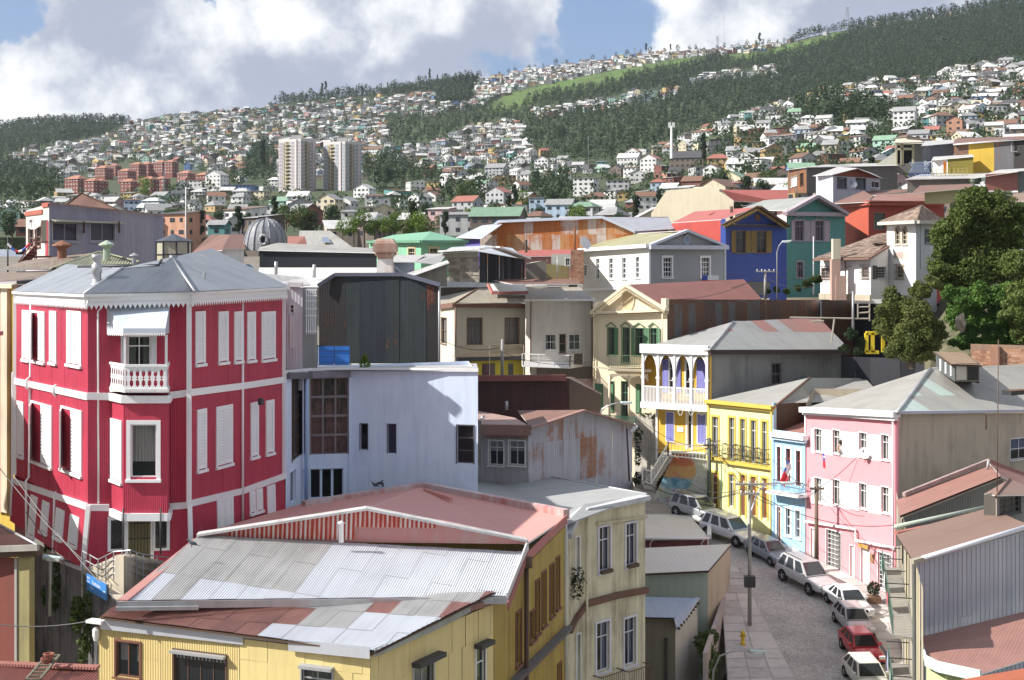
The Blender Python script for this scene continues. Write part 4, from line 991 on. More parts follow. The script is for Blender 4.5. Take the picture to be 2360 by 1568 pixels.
h.roof([(1000,1118,66),(860,1124,70),(1065,1064,84)],corr((.25,.28,.32),.15,(.2,.22,.26),bump=.3),name='roof',th=.05)
h.roof([(1490,1140,60.8),(1500,1148,80),(1065,1064,84)],GZ,name='roof',th=.05)
for q in([(1020,1070,80),(1000,1118,66)],[(1065,1063,84),(1490,1139,61)]):h.line(q,.06,GALV,'ridge_cap')
h.line([(1225,1108,78.0),(1225,1092,78)],.12,WHITE2,'vent_pipe')
for x in(1393,1455):
 S=facs[3];u=S.uz(x,600)[0];t=MB()
 zt_=S.uz(x,1535 if x>1400 else 1548)[1]
 for du in np.linspace(-.75,.75,13):t.tube([S.pt(u+du,zt_-.95,.5),S.pt(u+du,zt_,.5)],.014,4)
 t.tube([S.pt(u-.78,zt_,0),S.pt(u-.78,zt_,.5),S.pt(u+.78,zt_,.5),S.pt(u+.78,zt_,0)],.025,4);rbar(t,S,u-.8,u+.8,zt_-1.05,zt_-.95,0,.55)
 t.build('balcony_railing',paint((.10,.05,.04),.6,.2),h.o)
a,b=facs[3].B,facs[0].A
for p_,q_ in((a,P(1450,700,80)),(P(1450,700,80),P(1100,700,80)),(P(1100,700,80),b)):MB().face([(p_.x,p_.y,-26),(q_.x,q_.y,-26),(q_.x,q_.y,-12.5),(p_.x,p_.y,-12.5)]).build('wall',CRM,h.o)
c=np.array([P(1330,1325,56.6),P(1333,1345,56.6),P(1326,1362,56.6)]);o=link(bpy.data.objects.new('wall_plant',tri_mesh('wall_plant',leaf_cloud(c,np.array([[.35,.3,.4]]*3),120,.06),LF[1])));tag(o,'scraggy plant growing out of the cream apartment wall','plant')
# blue-white glazed house
def back3(h,S1,S2,z0,z1,mat,dy=10):
 A_,B_=S1.A,S2.B;k1=V((B_.x*(B_.y+dy)/B_.y,B_.y+dy,0));k2=V((A_.x*(A_.y+dy)/A_.y,A_.y+dy,0))
 k1=k1+(A_-B_).normalized()*.6;k2=k2+(B_-A_).normalized()*.6
 for p,q in((B_,k1),(k1,k2),(k2,A_)):MB().face([V((p.x,p.y,z0)),V((q.x,q.y,z0)),V((q.x,q.y,z1)),V((p.x,p.y,z1))]).build('wall',mat,h.o)
def ZY(py,Y):return(H-py)*Y/F
BLW=corr((.72,.81,.95),.15,(.60,.72,.94),rv=.15,dirt=.3,bump=.08,rough=.5)
h=House('glazed_house','pale blue-white clad house with tall glazed bays beside the crimson house','house',900,64,-24)
G1,G2,G3=Fac((658,58.6),(714,64.5)),Fac((714,64.5),(806,64.9)),Fac((806,64.9),(1101,63.4))
DKF=paint((.12,.12,.13),.5,.2)
h.wall(G3,[(806,1240),(1101,1240),(1101,854),(806,852)],BLW,w=1.2,wins=[(830,977,847,1037),(893,978,912,1045),(1053,981,1091,1068)],ww=[dict(fr=DKF,cw=.03,nx=1,ny=1,sill=0),dict(fr=DKF,cw=.03,nx=1,ny=1,sill=0,curt=paint((.2,.22,.4),.8,.1),part=.5),dict(fr=DKF,cw=.05,nx=1,ny=3,sill=0)])
h.wall(G2,[(714,1240),(806,1240),(806,852),(714,852)],BLW,wins=[(713+2,871,802,1047),(714,1080,791,1148)],ww=[dict(fr=paint((.24,.20,.20),.5,.2),cw=.05,nx=3,ny=4,sill=0,mu=.09,curt=paint((.50,.26,.22),.8,.9,(.05,.10,.07),scale=2.4),part=.5,dp=.1),dict(fr=BLW,cw=.06,nx=3,ny=1,sill=0,mu=.12,glass=DGLASS)])  # bay curtain's mottled pink and green paints the mural's reflection in the glass
h.wall(G1,[(658,1240),(714,1240),(714,856),(658,862)],BLW,wins=[(672,870,700,1056),(667,1085,680,1160),(695,1080,703,1160)],ww=[dict(fr=WOODD,cw=.03,nx=3,ny=4,sill=0,curt=paint((.22,.19,.16),.8,.4),part=.5),dict(fr=BLW,cw=.03,nx=1,ny=1,sill=0,glass=DGLASS),dict(fr=BLW,cw=.03,nx=1,ny=1,sill=0,glass=DGLASS)])
zt=ZY(853,63.5)
h.line([(656,858,58.5),(714,852,64.4),(806,851,64.8),(1102,854,63.35)],.1,WHITE,'roof_trim',True,.12,.14)
h.line([(714,864,64.3),(806,862,64.7)],.1,paint((.25,.23,.27),.6,.3),'soffit',True,.3,.32);h.line([(660,866,58.8),(714,866,62.9)],.1,DKF,'soffit',True,.3,.3)
h.line([(705,860,62.2),(705,1160,62.2)],.08,paint((.35,.48,.75),.5,.1),'rain_pipe');h.line([(807,870,64.85),(807,1150,64.85)],.06,BLW,'corner_board',True,.12,.1)
h.roof([(714,853,64.55),(806,851,64.95),(1102,854,63.45),(1098,838,74),(714,838,74)],ZG);h.roof([(656,858,58.6),(714,853,64.5),(714,838,74),(690,838,74)],ZG)
back3(h,G1,G3,-24,zt-.2,BLW,9)
h=House('narrow_house','narrow white corrugated house wedged behind the crimson house','house',680,62,-24)
S=Fac((652,62.5),(697,62.5));WC=corr((.66,.68,.72),.15,(.5,.52,.56),dirt=.25,bump=.4)
h.wall(S,[(640,900),(697,900),(697,664),(640,650)],WC,wins=[(667,703,677,722)],ww=dict(fr=WHITE,cw=.04,nx=1,sill=0));shutter(h.o,S,*[S.rect(668,728,677,802)[k]for k in(0,1,2,3)],.02,WHITE)
h.roof([(560,668,62),(664,660,62.5),(716,656,68),(700,640,74),(590,628,70)],ZG);h.line([(664,656,62.4),(697,657,62.4)],.1,WHITE2,'fascia',True,.3,.22)
back3(h,S,S,-24,ZY(655,62.5),WC,7)
S2=Fac((697,66),(731,66));FRW=MB();h.wall(S2,[(697,870),(731,870),(731,664),(697,664)],paint((.35,.34,.32),.8,.3))
for k in range(5):h.line([(706+k*5,668,65.6),(706+k*5,770,65.6)],.05,WHITE,'balcony_post',True)
for y in(668,682,694,712,728,764):h.line([(704,y,65.5),(730,y,65.5)],.05,WHITE,'balcony_rail',True)
def dish(px,py,Y,r,label,yaw=.6,mat=None):
 t=thing('satellite_dish',label,'satellite dish',P(px,py,Y),'satellite dishes');d=V((math.sin(yaw),-math.cos(yaw),.45)).normalized();a=d.cross(V((0,0,1))).normalized();b=a.cross(d);mb=MB();c=V(P(px,py,Y));pr=[]
 for k,(q,dz)in enumerate(((.02,-.16),(.4,-.13),(.75,-.06),(1,0))):pr.append([c+(a*math.cos(2*math.pi*i/18)+b*math.sin(2*math.pi*i/18))*r*q+d*dz*r*1.6 for i in range(18)])
 for A_,B_ in zip(pr,pr[1:]):
  for i in range(18):mb.face([A_[i],A_[(i+1)%18],B_[(i+1)%18],B_[i]])
 mb.build('reflector',mat or paint((.62,.63,.65),.5,.2),t,True);mb=MB();mb.tube([c-b*r,c+d*r*.9,],.015,4);mb.box(c+d*r*.95,a*.05,b*.05,d*.07);mb.build('arm',IRON,t)
 MB().tube([c-d*.1*r,c-d*.3*r,c-d*.3*r-V((0,0,r*1.5))],.025,5).build('mast',IRON,t);return t
dish(571,623,60,.30,'grey satellite dish at the right end of the crimson house roof',.3,paint((.20,.27,.36),.4,.2))
# big dark shed behind
DKS=[corr(c,.15,sc3(c,.7),rust=ru,rcol=(.10,.035,.02),rv=.5,dirt=.5,bump=.4)for c,ru in(((.026,.034,.042),.34),((.034,.038,.038),.42),((.03,.038,.05),.30),((.036,.034,.034),.46),((.038,.05,.052),.34))]
h=House('tin_shed','big dark rust-streaked tin shed with a hipped top behind the blue-white house','building',870,80,-22)
S=Fac((735,80),(1012,79))
h.wall(S,[(735,1000),(1012,1000),(1012,659),(930,634),(772,634),(735,658)],DKS[0],w=.84,h=9.5,mats=DKS,jit=.02,pname='wall_sheet')
TR=paint((.12,.13,.17),.5,.3);h.line([(732,659,79.7),(772,633,79.8),(930,633,79.3),(1014,657,78.7)],.1,TR,'barge_board',True,.2,.22)
h.line([(1012,659,78.9),(1012,870,78.9)],.07,GALV,'rain_pipe')
h.roof([(735,657,80),(772,632,80),(772,634,96),(735,655,96)],ZG);h.roof([(772,632,80),(930,632,79.5),(930,634,96),(772,634,96)],ZG);h.roof([(930,632,79.5),(1012,657,79),(1005,655,96),(930,634,96)],ZG)
back3(h,S,S,-22,ZY(660,80),DKS[1],15)
h=House('canopy','bright blue translucent panel canopy in front of the dark shed','canopy',750,72,ZY(850,72))
S=Fac((697,72),(807,72));BP=paint((.05,.22,.68),.3,.2)
for i in range(3):
 for j in range(4):
  x0=697+i*36.5;y0=798+j*12.5;h.on(S,(x0+.8,y0,x0+35.7,y0+11.7),BP,'panel',0,.02)
h.line([(695,797,71.9),(808,797,71.9),(808,852,71.9)],.05,IRON,'frame',True)
t=thing('potted_shrub','small yellow-green shrub standing on the blue-white roof edge','shrub',P(840,851,65.5));o3=link(bpy.data.objects.new('foliage',tri_mesh('foliage',leaf_cloud(np.array([(0,0,.22),(0,0,.45),(.0,0,.62)]),np.array([(.3,.25,.2),(.22,.2,.2),(.1,.1,.15)]),150,.06),LF[3])),t)
MB().tube([P(840,853,65.5),P(840,838,65.5)],.03,5).build('stem',BARK,t)
# house with brown windows, grey house with balcony
CRW=corr((.56,.54,.46),.2,(.45,.43,.36),dirt=.2,bump=.2)
TANR=corr((.36,.33,.27),.2,(.28,.25,.21),rv=.3,dirt=.4,bump=.3,rust=.12,rcol=(.24,.12,.08))
h=House('verandah_house','cream house with brown-framed windows, a long lattice verandah and a tan roof','house',1046,121,-20)
S0,S=Fac((1014,125.4),(1047,120.9)),Fac((1047,120.9),(1212,123.2))
BRF=paint((.22,.12,.09),.6,.3)
h.wall(S0,[(1014,900),(1047,900),(1047,704),(1014,708)],paint((.66,.62,.50),.7,.2),wins=[(1017,733,1029,792)],ww=dict(fr=BRF,cw=.05,nx=2,curt=CURT))
h.wall(S,[(1047,900),(1212,900),(1212,706),(1047,704)],CRW,wins=[(1077,734,1110,795),(1164,734,1195,795)],ww=dict(fr=BRF,cw=.07,nx=3,ny=1,tr=.28,curt=paint((.42,.44,.46),.8,.1),part=.5))
h.line([(1012,708,125.2),(1046,703,120.5),(1212,706,122.7)],.1,BRF,'fascia',True,.3,.45);h.line([(1050,710,120.3),(1050,800,120.3)],.07,BRF,'rain_pipe')
h.roof([(1012,706,125.4),(1046,700,120.2),(1103,666,128.8),(1014,684,133.3)],TANR,name='roof');h.roof([(1046,700,120.2),(1368,694,122.5),(1335,662,133.3),(1103,664,128.8)],TANR,name='roof');h.line([(1046,700,120.1),(1103,664,128.7)],.09,BRF,'ridge_cap')
h.roof([(1132,675,124.3),(1216,675,124.3),(1210,655,127.7),(1128,655,127.7)],WHITE2,name='skylight');h.line([(1124,655,124.9),(1135,676,124.1),(1217,674,124.1)],.1,paint((.5,.2,.18),.6,.2),'skylight_edge',True,.2,.25)
back3(h,S0,S,-20,ZY(706,122),CRW,10)
h.on(S,(1049,826,1212,865),paint((.55,.46,.06),.7,.3),'lower_wall',.0,.06);h.on(S,(1049,822,1212,830),IRON,'floor_edge',0,1.0)
r=S.rect(1040,795,1212,815);mb=MB();n_=60;st=(r[1]-r[0])/n_
for i in range(n_):
 u=r[0]+st*i;mb.face([S.pt(u,r[2],1.0),S.pt(u+st*.25,r[2],1.0),S.pt(u+st*.95,r[3],1.0),S.pt(u+st*.7,r[3],1.0)]);mb.face([S.pt(u+st*.7,r[2],1.0),S.pt(u+st*.95,r[2],1.0),S.pt(u+st*.25,r[3],1.0),S.pt(u,r[3],1.0)])
rbar(mb,S,r[0],r[1],r[3]-.05,r[3]+.05,.97,1.04);rbar(mb,S,r[0],r[1],r[2]-.25,r[2],.9,1.04);rbar(mb,S,r[0],r[1],r[2]-.25,r[2]-.15,0,1.04);o=mb.build('balustrade',paint((.45,.38,.30),.7,.3),h.o)
for x in(1049,1128,1206):h.line([(x,796,119.8),(x,865,119.8)],.06,paint((.5,.48,.42),.7,.2),'post',True)
for q in((1170,838,1182,870),(1110,838,1140,870)):h.on(S,q,DGLASS,'pane',.065,.08)
GRY=paint((.58,.55,.49),.8,.3)
h=House('balcony_house','plain grey-beige house with a white railed balcony and a tan roof','house',1240,117.5,-20)
S0,S=Fac((1210,119.8),(1222,117.5)),Fac((1222,117.5),(1366,118.6))
h.wall(S0,[(1210,980),(1222,980),(1222,694),(1210,694)],GRY)
h.wall(S,[(1222,980),(1366,980),(1366,694),(1222,694)],GRY,wins=[(1256,771,1281,806),(1289,771,1303,814),(1311,771,1336,806)],ww=[dict(fr=WHITE2,cw=.03,nx=2,curt=CURT,part=.3),dict(fr=BRF,cw=.03,nx=1,glass=DGLASS),dict(fr=WHITE2,cw=.03,nx=2,curt=CURTG,part=.5)])
h.line([(1210,693,118.1),(1222,692,117.1),(1372,692,118.2)],.1,WHITE,'roof_trim',True,.3,.16);h.line([(1223,696,117.3),(1222,860,117.3)],.06,BRF,'rain_pipe');h.line([(1364,696,118.4),(1364,880,118.4)],.06,BRF,'rain_pipe')
h.roof([(1210,693,118.1),(1372,691,118.2),(1335,664,126.6),(1210,672,126.6)],TANR)
back3(h,S0,S,-20,ZY(694,117.5),GRY,6)
h.on(S,(1236,846,1366,874),paint((.20,.17,.15),.8,.3),'painted_recess_shade',0,.03);h.on(S,(1222,874,1366,980),paint((.62,.46,.44),.8,.2),'lower_wall',0,.05)  # flat dark strip paints the shade of a recess below the balcony
bq=[P(1203,842,117.5),P(1205,842,115.6),P(1313,846,114.8),P(1343,842,118.1)]
mb=MB();mb.prism([p-V((0,0,.15))for p in bq],(0,0,.2));mb.build('balcony_floor',WHITE,h.o);mb=MB()
for a,b in zip(bq,bq[1:]):
 for dz,w_ in((.32,.5),(1.0,.09),(.75,.03),(.60,.03)):mb.bar(a+V((0,0,dz-.2 if w_==.5 else dz)),b+V((0,0,dz-.2 if w_==.5 else dz)),.06,w_)
 k_=max(1,int((b-a).length/1.1))
 for i in range(k_+1):p=a.lerp(b,i/k_);mb.bar(p,p+V((0,0,1.03)),.09)
mb.build('balcony_railing',WHITE,h.o)
mb=MB();a=P(1322,844,115.7);mb.face([a+V((0,-.1,1.1)),a+V((.8,.35,1.1)),a+V((.8,.35,.1)),a+V((0,-.1,.15))]);o=mb.build('rug',paint((.10,.09,.06),.9,.5,scale=6));tag(o,'dark patterned rug hung over the white balcony railing','rug')
# cream gabled house with green shutters
PCH=corr((.78,.68,.50),.3,(.72,.62,.44),dirt=.15,bump=.15);GRN=paint((.10,.22,.12),.5,.2)
h=House('gabled_house','cream gabled house with green shutters, lace gable trim and an oval plaque','house',1368,112,-22)
S=Fac((1366,116.5),(1537,112));SR_=Fac((1537,112),(1966,134))
Wn=[(1400,756,1416,818),(1433,756,1450,835),(1462,757,1482,820),(1497,757,1513,800)]
Wl=[(1372,886,1388,940),(1432,880,1447,965),(1405,880,1414,945),(1466,888,1476,950)]
h.wall(S,[(1366,1100),(1537,1100),(1537,712),(1366,720)],PCH,wins=Wn+Wl,ww=dict(fr=GRN,cw=.06,nx=2,ny=1,tr=.3,sill=.04,curt=CURTG,part=.3))
h.wall(S,[(1366,718),(1532,712),(1443,660)],PCH,name='gable')
h.line([(1362,722,116.2),(1538,715,111.6)],.1,PCH,'cornice',True,.5,.22);h.line([(1364,729,116.3),(1538,722,111.8)],.1,PCH,'cornice_moulding',True,.3,.10)
h.line([(1362,720,116),(1443,658,113.9),(1534,714,111.5)],.1,PCH,'barge_board',True,.35,.22)
mb=MB()
for a,b in((P(1366,722,115.8),P(1443,663,113.7)),(P(1443,663,113.7),P(1531,716,111.3))):
 for i in range(24):c=a.lerp(b,(i+.5)/24);mb.box(c-V((0,.0,.17)),(.05,0,0),(0,.08,0),(0,0,.09))
o=mb.build('dentil_trim',PCH,h.o);o['kind']='stuff'
u,v_=S.uz(1447,690);mb=MB();ring=[S.pt(u+math.cos(t)*.62,v_+math.sin(t)*1.05,.05)for t in np.linspace(0,2*math.pi,20,False)];mb.tube(ring+[ring[0]],.07,5);mb.build('plaque_ring',PCH,h.o);MB().face([S.pt(u+math.cos(t)*.55,v_+math.sin(t)*.95,.04)for t in np.linspace(0,2*math.pi,20,False)]).build('plaque',paint((.62,.50,.30),.7,.2),h.o)
for q in Wn[:1]+Wn[2:]:
 r=S.rect(*q);shutter(h.o,S,r[1]+.02,r[1]+.38,r[2],r[3],.05,GRN,nl=12);shutter(h.o,S,r[0]-.3,r[0]-.02,r[2],r[3],.05,GRN,nl=12)if q is not Wn[0]else None
for q in Wn:
 r=S.rect(*q);m_=(r[0]+r[1])/2;mb=MB();mb.bar(S.pt(r[0]-.15,r[3]+.12,.08),S.pt(m_,r[3]+.48,.08),.1,.07);mb.bar(S.pt(m_,r[3]+.48,.08),S.pt(r[1]+.15,r[3]+.12,.08),.1,.07);mb.build('window_pediment',GRN,h.o)
for q in(Wl[0],):r=S.rect(*q);shutter(h.o,S,r[0],r[1],r[2],r[3],.02,GRN,nl=14)
for x in(1405,1466):r=S.rect(x,885,x+9,950);shutter(h.o,S,r[0],r[1],r[2],r[3],.07,GRN,nl=14)
bf=[P(1403,846,115.6),P(1403,847,113.2),P(1478,848,111.4),P(1478,846,113.6)];mb=MB();mb.prism(bf,(0,0,.14));mb.build('balcony_floor',PCH,h.o);mb=MB()
for a,b in zip(bf,bf[1:]):
 n_=max(2,int((b-a).length/.22));mb.bar(a+V((0,0,1.05)),b+V((0,0,1.05)),.05);mb.bar(a+V((0,0,.12)),b+V((0,0,.12)),.04)
 for i in range(n_+1):p=a.lerp(b,i/n_);mb.tube([p,p+V((0,0,1.05))],.018,4)
mb.build('balcony_railing',paint((.10,.17,.10),.5,.2),h.o)
for x in(1404,1449):h.line([(x,866,110.5),(x,968,110.5)],.09,PCH,'column')
for x0,x1 in((1404,1449),(1449,1494)):
 mb=MB();a,b=P(x0,866,110.5),P(x1,866,110.5);L=b.x-a.x;zz=a.z;pr=[(a.x+L/2+math.cos(t)*L*.48,zz-.75+math.sin(t)*.6*1.2)for t in np.linspace(math.pi,0,11)]
 for(p0,p1)in zip(pr,pr[1:]):mb.face([(p0[0],110.5,p0[1]),(p1[0],110.5,p1[1]),(p1[0],110.5,zz+.15),(p0[0],110.5,zz+.15)])
 mb.build('porch_arch',PCH,h.o)
h.line([(1366,846,112.6),(1404,850,112.4)],.1,PCH,'string_course',True,.2,.15);h.line([(1400,852,110.2),(1500,855,110.2)],.1,PCH,'string_course',True,.3,.2)
for q in([(1369,728,116.2),(1369,880,116.2)],[(1526,724,111.6),(1526,800,111.6)]):h.line(q,.06,PCH,'rain_pipe')
h.roof([(1537,714,112),(1966,690,134),(1710,656,130),(1445,657,113)][0:1]+[(1755,690,124),(1708,656,128),(1443,657,114.2)],corr((.28,.12,.10),.2,(.24,.11,.09),rv=.3,dirt=.4,bump=.3),name='roof',w=2.4,h=2.6)
RUSTD=[corr(c,.15,sc3(c,.6),rust=ru,rcol=(.085,.04,.025),rv=.5,dirt=.5,bump=.4)for c,ru in(((.07,.055,.05),.7),((.13,.13,.13),.5),((.06,.045,.04),.8),((.09,.07,.06),.6))]
h.wall(SR_,[(1537,1000),(1966,1000),(1966,692),(1537,690)],RUSTD[0],w=1.0,h=3.5,mats=RUSTD,jit=.02)
h.on(S,(1527,688,1538,716),PCH,'chimney_stack',-.3,.3)
back3(h,S,SR_,-22,ZY(700,120),PCH,12)
t=thing('railing','low green iron railing on the terrace under the cream gabled house','railing',P(1430,970,106));mb=MB();a,b=P(1381,966,104),P(1466,974,106)
for i in range(34):p=a.lerp(b,i/33);MB;mb.tube([p-V((0,0,.45)),p+V((0,0,.45))],.02,4)
o=mb.build('bars',paint((.12,.35,.25),.5,.2),t);o['kind']='stuff';MB().bar(a+V((0,0,.35)),b+V((0,0,.35)),.05).build('rail',paint((.12,.35,.25),.5,.2),t)
# orange gallery house with white arches
ORG=paint((.66,.40,.06),.6,.15);PUR=paint((.22,.22,.52),.5,.1)
h=House('gallery_house','orange-yellow house with a white arched gallery, purple shutters and a mural base','house',1632,106,-23)
S=Fac((1479,110),(1632,106));Sb=Fac((1485,111.2),(1632,107.3));Sl=Fac((1512,110.5),(1628,107.3));SR_=Fac((1634,106),(1938,119))
h.wall(Sb,[(1485,940),(1632,935),(1632,800),(1485,800)],ORG,wins=[(1542,822,1554,905),(1580,822,1592,910)],ww=dict(fr=WHITE,cw=.10,nx=1,ny=3,sill=.04,dp=.05))
for x0,x1 in((1527,1540),(1556,1569),(1606,1630)):r=Sb.rect(x0,828,x1,905);shutter(h.o,Sb,r[0],r[1],r[2],r[3],.05,PUR,nl=16)
MB().face([P(1479,800,110),P(1485,800,111.2),P(1485,935,111.2),P(1479,935,110)]).build('gallery_end',ORG,h.o)
fl=[P(1477,932,110),P(1632,942,106),P(1634,938,107.4),P(1485,930,111.3)];mb=MB();mb.prism([p-V((0,0,.1))for p in fl],(0,0,.2));mb.build('gallery_floor',WHITE2,h.o)
h.line([(1476,933,109.9),(1633,943,105.9)],.1,WHITE,'gallery_fascia',True,.15,.5);h.line([(1476,803,109.9),(1633,808,105.9)],.1,WHITE,'eaves_beam',True,.35,.75)
N=4;L=S.L
zt=lambda u:S.A.z*0+(ZY(812,110)*(1-u/L)+ZY(818,106)*(u/L))
zb2=lambda u:ZY(932,110)*(1-u/L)+ZY(942,106)*(u/L)
for i in range(N+1):
 u=L*i/N;u=min(max(u,.12),L-.12);mb=MB();rbar(mb,S,u-.1,u+.1,zb2(u),zt(u)+.2,-.1,.1);rbar(mb,S,u-.16,u+.16,zt(u)-2.2,zt(u)-2.0,-.14,.14);mb.build('column',WHITE,h.o)
for i in range(N):
 ua,ub=L*i/N+.1,L*(i+1)/N-.1;m_=(ua+ub)/2;hw=(ub-ua)/2;mb=MB();T_=np.linspace(math.pi,0,15)
 for t0,t1 in zip(T_,T_[1:]):
  for d_ in(-.04,.04):
   p0=(m_+math.cos(t0)*hw*.96,zt(m_)-1.85+math.sin(t0)*1.7);p1=(m_+math.cos(t1)*hw*.96,zt(m_)-1.85+math.sin(t1)*1.7)
   mb.face([S.pt(p0[0],p0[1],d_),S.pt(p1[0],p1[1],d_),S.pt(p1[0]+(.0),min(p1[1]+.22,zt(m_)+.1),d_),S.pt(p0[0],min(p0[1]+.22,zt(m_)+.1),d_)])
 for s_ in(-1,1):
  for k in range(3):x=m_+s_*hw*(.95-.16*k);zz=zt(m_)-1.85+1.7*math.sin(math.acos(min(1,.95-.16*k)));rbar(mb,S,x-.035,x+.035,zz,zt(m_)+.1,-.03,.03)
 mb.build('arch',WHITE,h.o)
 mb=MB();n_=10
 for k in range(n_):x=ua+(ub-ua)*(k+.5)/n_;rbar(mb,S,x-.026,x+.026,zb2(x)+.15,zb2(x)+1.55,-.03,.03)
 for dz in(.15,1.55):mb.bar(S.pt(ua,zb2(ua)+dz),S.pt(ub,zb2(ub)+dz),.08,.1)
 mb.build('balustrade',WHITE,h.o)
GW=paint((.23,.23,.22),.9,.5,(.12,.12,.115))
h.wall(SR_,[(1634,1150),(1938,1150),(1938,806),(1634,806)],GW,wins=[(1778,838,1799,885)],ww=dict(fr=paint((.18,.14,.15),.7,.2),cw=.1,nx=2,ny=2,glass=DGLASS));h.line([(1634,812,105.7),(1955,812,118)],.1,paint((.05,.03,.03),.7,.2),'eaves_board',True,.35,.35)
h.on(SR_,(1634,820,1638,1100),ORG,'corner_board',0,.05)
GZ2=corr((.33,.33,.32),.2,(.28,.28,.27),rv=.35,dirt=.4,rust=.06,rcol=(.26,.12,.10),bump=.3)
GZ3=[GZ2,GZ2,GZ2,corr((.34,.16,.14),.2,(.28,.2,.18),dirt=.5,rust=.2,rcol=(.22,.11,.09),bump=.3)]
h.roof([(1474,804,110.4),(1634,808,105.6),(1690,742,114),(1655,748,116)][:3],GZ2,name='roof',w=1.8,h=0)
h.roof([(1474,804,110.4),(1690,742,114),(1700,742,122),(1500,790,124)],GZ2)
h.roof([(1634,807,105.6),(1957,806,118.4),(1880,744,124),(1690,742,114)],GZ2,w=2.1,h=3.0,mats=GZ3,pick=lambda u,v,i,j:GZ3[3]if(u>3.5 and v>3.2 and R.random()<.55)or(u>10.5 and v>1.5 and R.random()<.6)else GZ2,name='roof')
h.line([(1634,807,105.5),(1690,742,113.9)],.1,GALV,'ridge_cap');h.line([(1957,806,118.3),(1880,744,124),(1690,742,114)],.08,GALV,'ridge_cap')
h.wall(Sl,[(1512,1045),(1628,1050),(1628,940),(1512,930)],ORG,wins=[(1584,949,1593,1034)],ww=dict(fr=WHITE,cw=.16,nx=1,ny=1,tr=.3,sill=0))
for q in((1536,951,1552,1016),(1608,955,1626,1022)):
 r=Sl.rect(*q);mb=MB();rbar(mb,Sl,r[0]-.1,r[1]+.1,r[2]-.1,r[3]+.1,.0,.04);mb.build('window',WHITE,h.o);m_=(r[0]+r[1])/2;shutter(h.o,Sl,r[0],m_,r[2],r[3],.045,PUR,nl=14);shutter(h.o,Sl,m_,r[1],r[2],r[3],.045,PUR,nl=14)
h.on(Sl,(1512,928,1516,1060),WHITE,'corner_board',0,.1);h.on(Sl,(1561,984,1575,995),WHITE,'wall_sign',.02,.06)
MU=newmat('mural')[0];n=NT(MU.node_tree);o_=objcoord(n);vv=n.noise(o_,.55,3,.5);v2=n.noise(o_,1.3,4,.6)
dcn=n('ShaderNodeVectorMath',{'operation':'DISTANCE'},_0=n('ShaderNodeVectorMath',{'operation':'MULTIPLY_ADD'},_0=n('ShaderNodeTexNoise',Vector=o_,Scale=.8).outputs[1],_1=(1.6,0,1.6),_2=o_).outputs[0],_1=tuple(P(1548,1082,107)-origin(h.o)+V((.8,0,.8)))).outputs['Value']
zz=n('ShaderNodeSeparateXYZ',Vector=o_).outputs[2];z0_=(P(1548,1105,107)-origin(h.o)).z
rb=n.mix(n.ramp(vv,.45,.55),(.70,.24,.14),(.75,.45,.20));bl=n.mix(n.ramp(v2,.4,.6),(.30,.52,.62),(.10,.28,.45));mix_=n.mix(n.ramp(n.m('ADD',zz,n.m('MULTIPLY',vv,1.2)),z0_+.5,z0_+.9),bl,rb)
base=n.mix(n.ramp(v2,.42,.62),(.70,.71,.70),(.55,.60,.54));base=n.mix(n.ramp(n.noise(o_,2.2,3),.58,.66),base,(.55,.50,.25));base=n.mix(n.ramp(n.noise(o_,1.7,2),.60,.68,0,.8),base,(.40,.32,.48))
finish(n,n.mix(n.ramp(dcn,2.15,1.75),base,mix_),.85)
Sm=Fac((1500,108.5),(1632,106.4))
h.wall(Sm,[(1495,1300),(1632,1300),(1632,1046),(1556,1042),(1500,1160)],MU,name='mural_wall')
mb=MB();mb.prism([P(1548,1044,106.7),P(1632,1050,106.2),P(1632,1046,108.3),P(1540,1040,110)],(0,0,.12));mb.build('landing',WHITE2,h.o)
def balus(h,pts,hgt,mat,sp=.28,nm='balustrade'):
 mb=MB()
 for a,b in zip(pts,pts[1:]):
  n_=max(2,int((b-a).length/sp))
  for i in range(n_+1):p=a.lerp(b,i/n_);mb.bar(p,p+V((0,0,hgt)),.04)
  for dz in(.08,hgt):mb.bar(a+V((0,0,dz)),b+V((0,0,dz)),.07,.08)
 for p in pts:mb.bar(p,p+V((0,0,hgt+.12)),.1)
 return mb.build(nm,mat,h.o)
balus(h,[P(1539,1052,106.4),P(1628,1062,105.9)],1.1,WHITE);balus(h,[P(1539,1054,106.4),P(1500,1118,104.5),P(1480,1112,104.6)],1.1,WHITE)
mb=MB()
for i in range(12):a=P(1539,1050,107.5).lerp(P(1492,1120,105.2),i/11);mb.box(a,(.35,0,0),(0,1.0,0),(0,0,.1))
mb.build('stairs',CONC,h.o)
mb=MB();ring=P(1592,955,106.8)
for dx in(-.8,0,.8):
 for sgn in(-1,1):mb.tube([ring+V((dx*1.1,0,.5)),ring+V((dx*1.1+.2*sgn,0,.2)),ring+V((dx*1.1+.05*sgn,0,-.1))],.04,5)
mb.build('gallery_bracket',WHITE2,h.o)
back3(h,Fac((1512,110.5),(1632,106)),SR_,-23,ZY(808,112),GW,8)
t=thing('retaining_wall','old stained plaster retaining wall with hanging ivy beside the gallery house','wall',P(1490,1100,112));Sx=Fac((1462,113),(1512,111));mb=MB();rg=Sx.poly([(1462,1260),(1512,1260),(1512,955),(1462,958)]);mb.face([Sx.pt(*p)for p in rg],rg);mb.build('wall',paint((.42,.39,.34),.9,.6,(.2,.18,.14)),t)
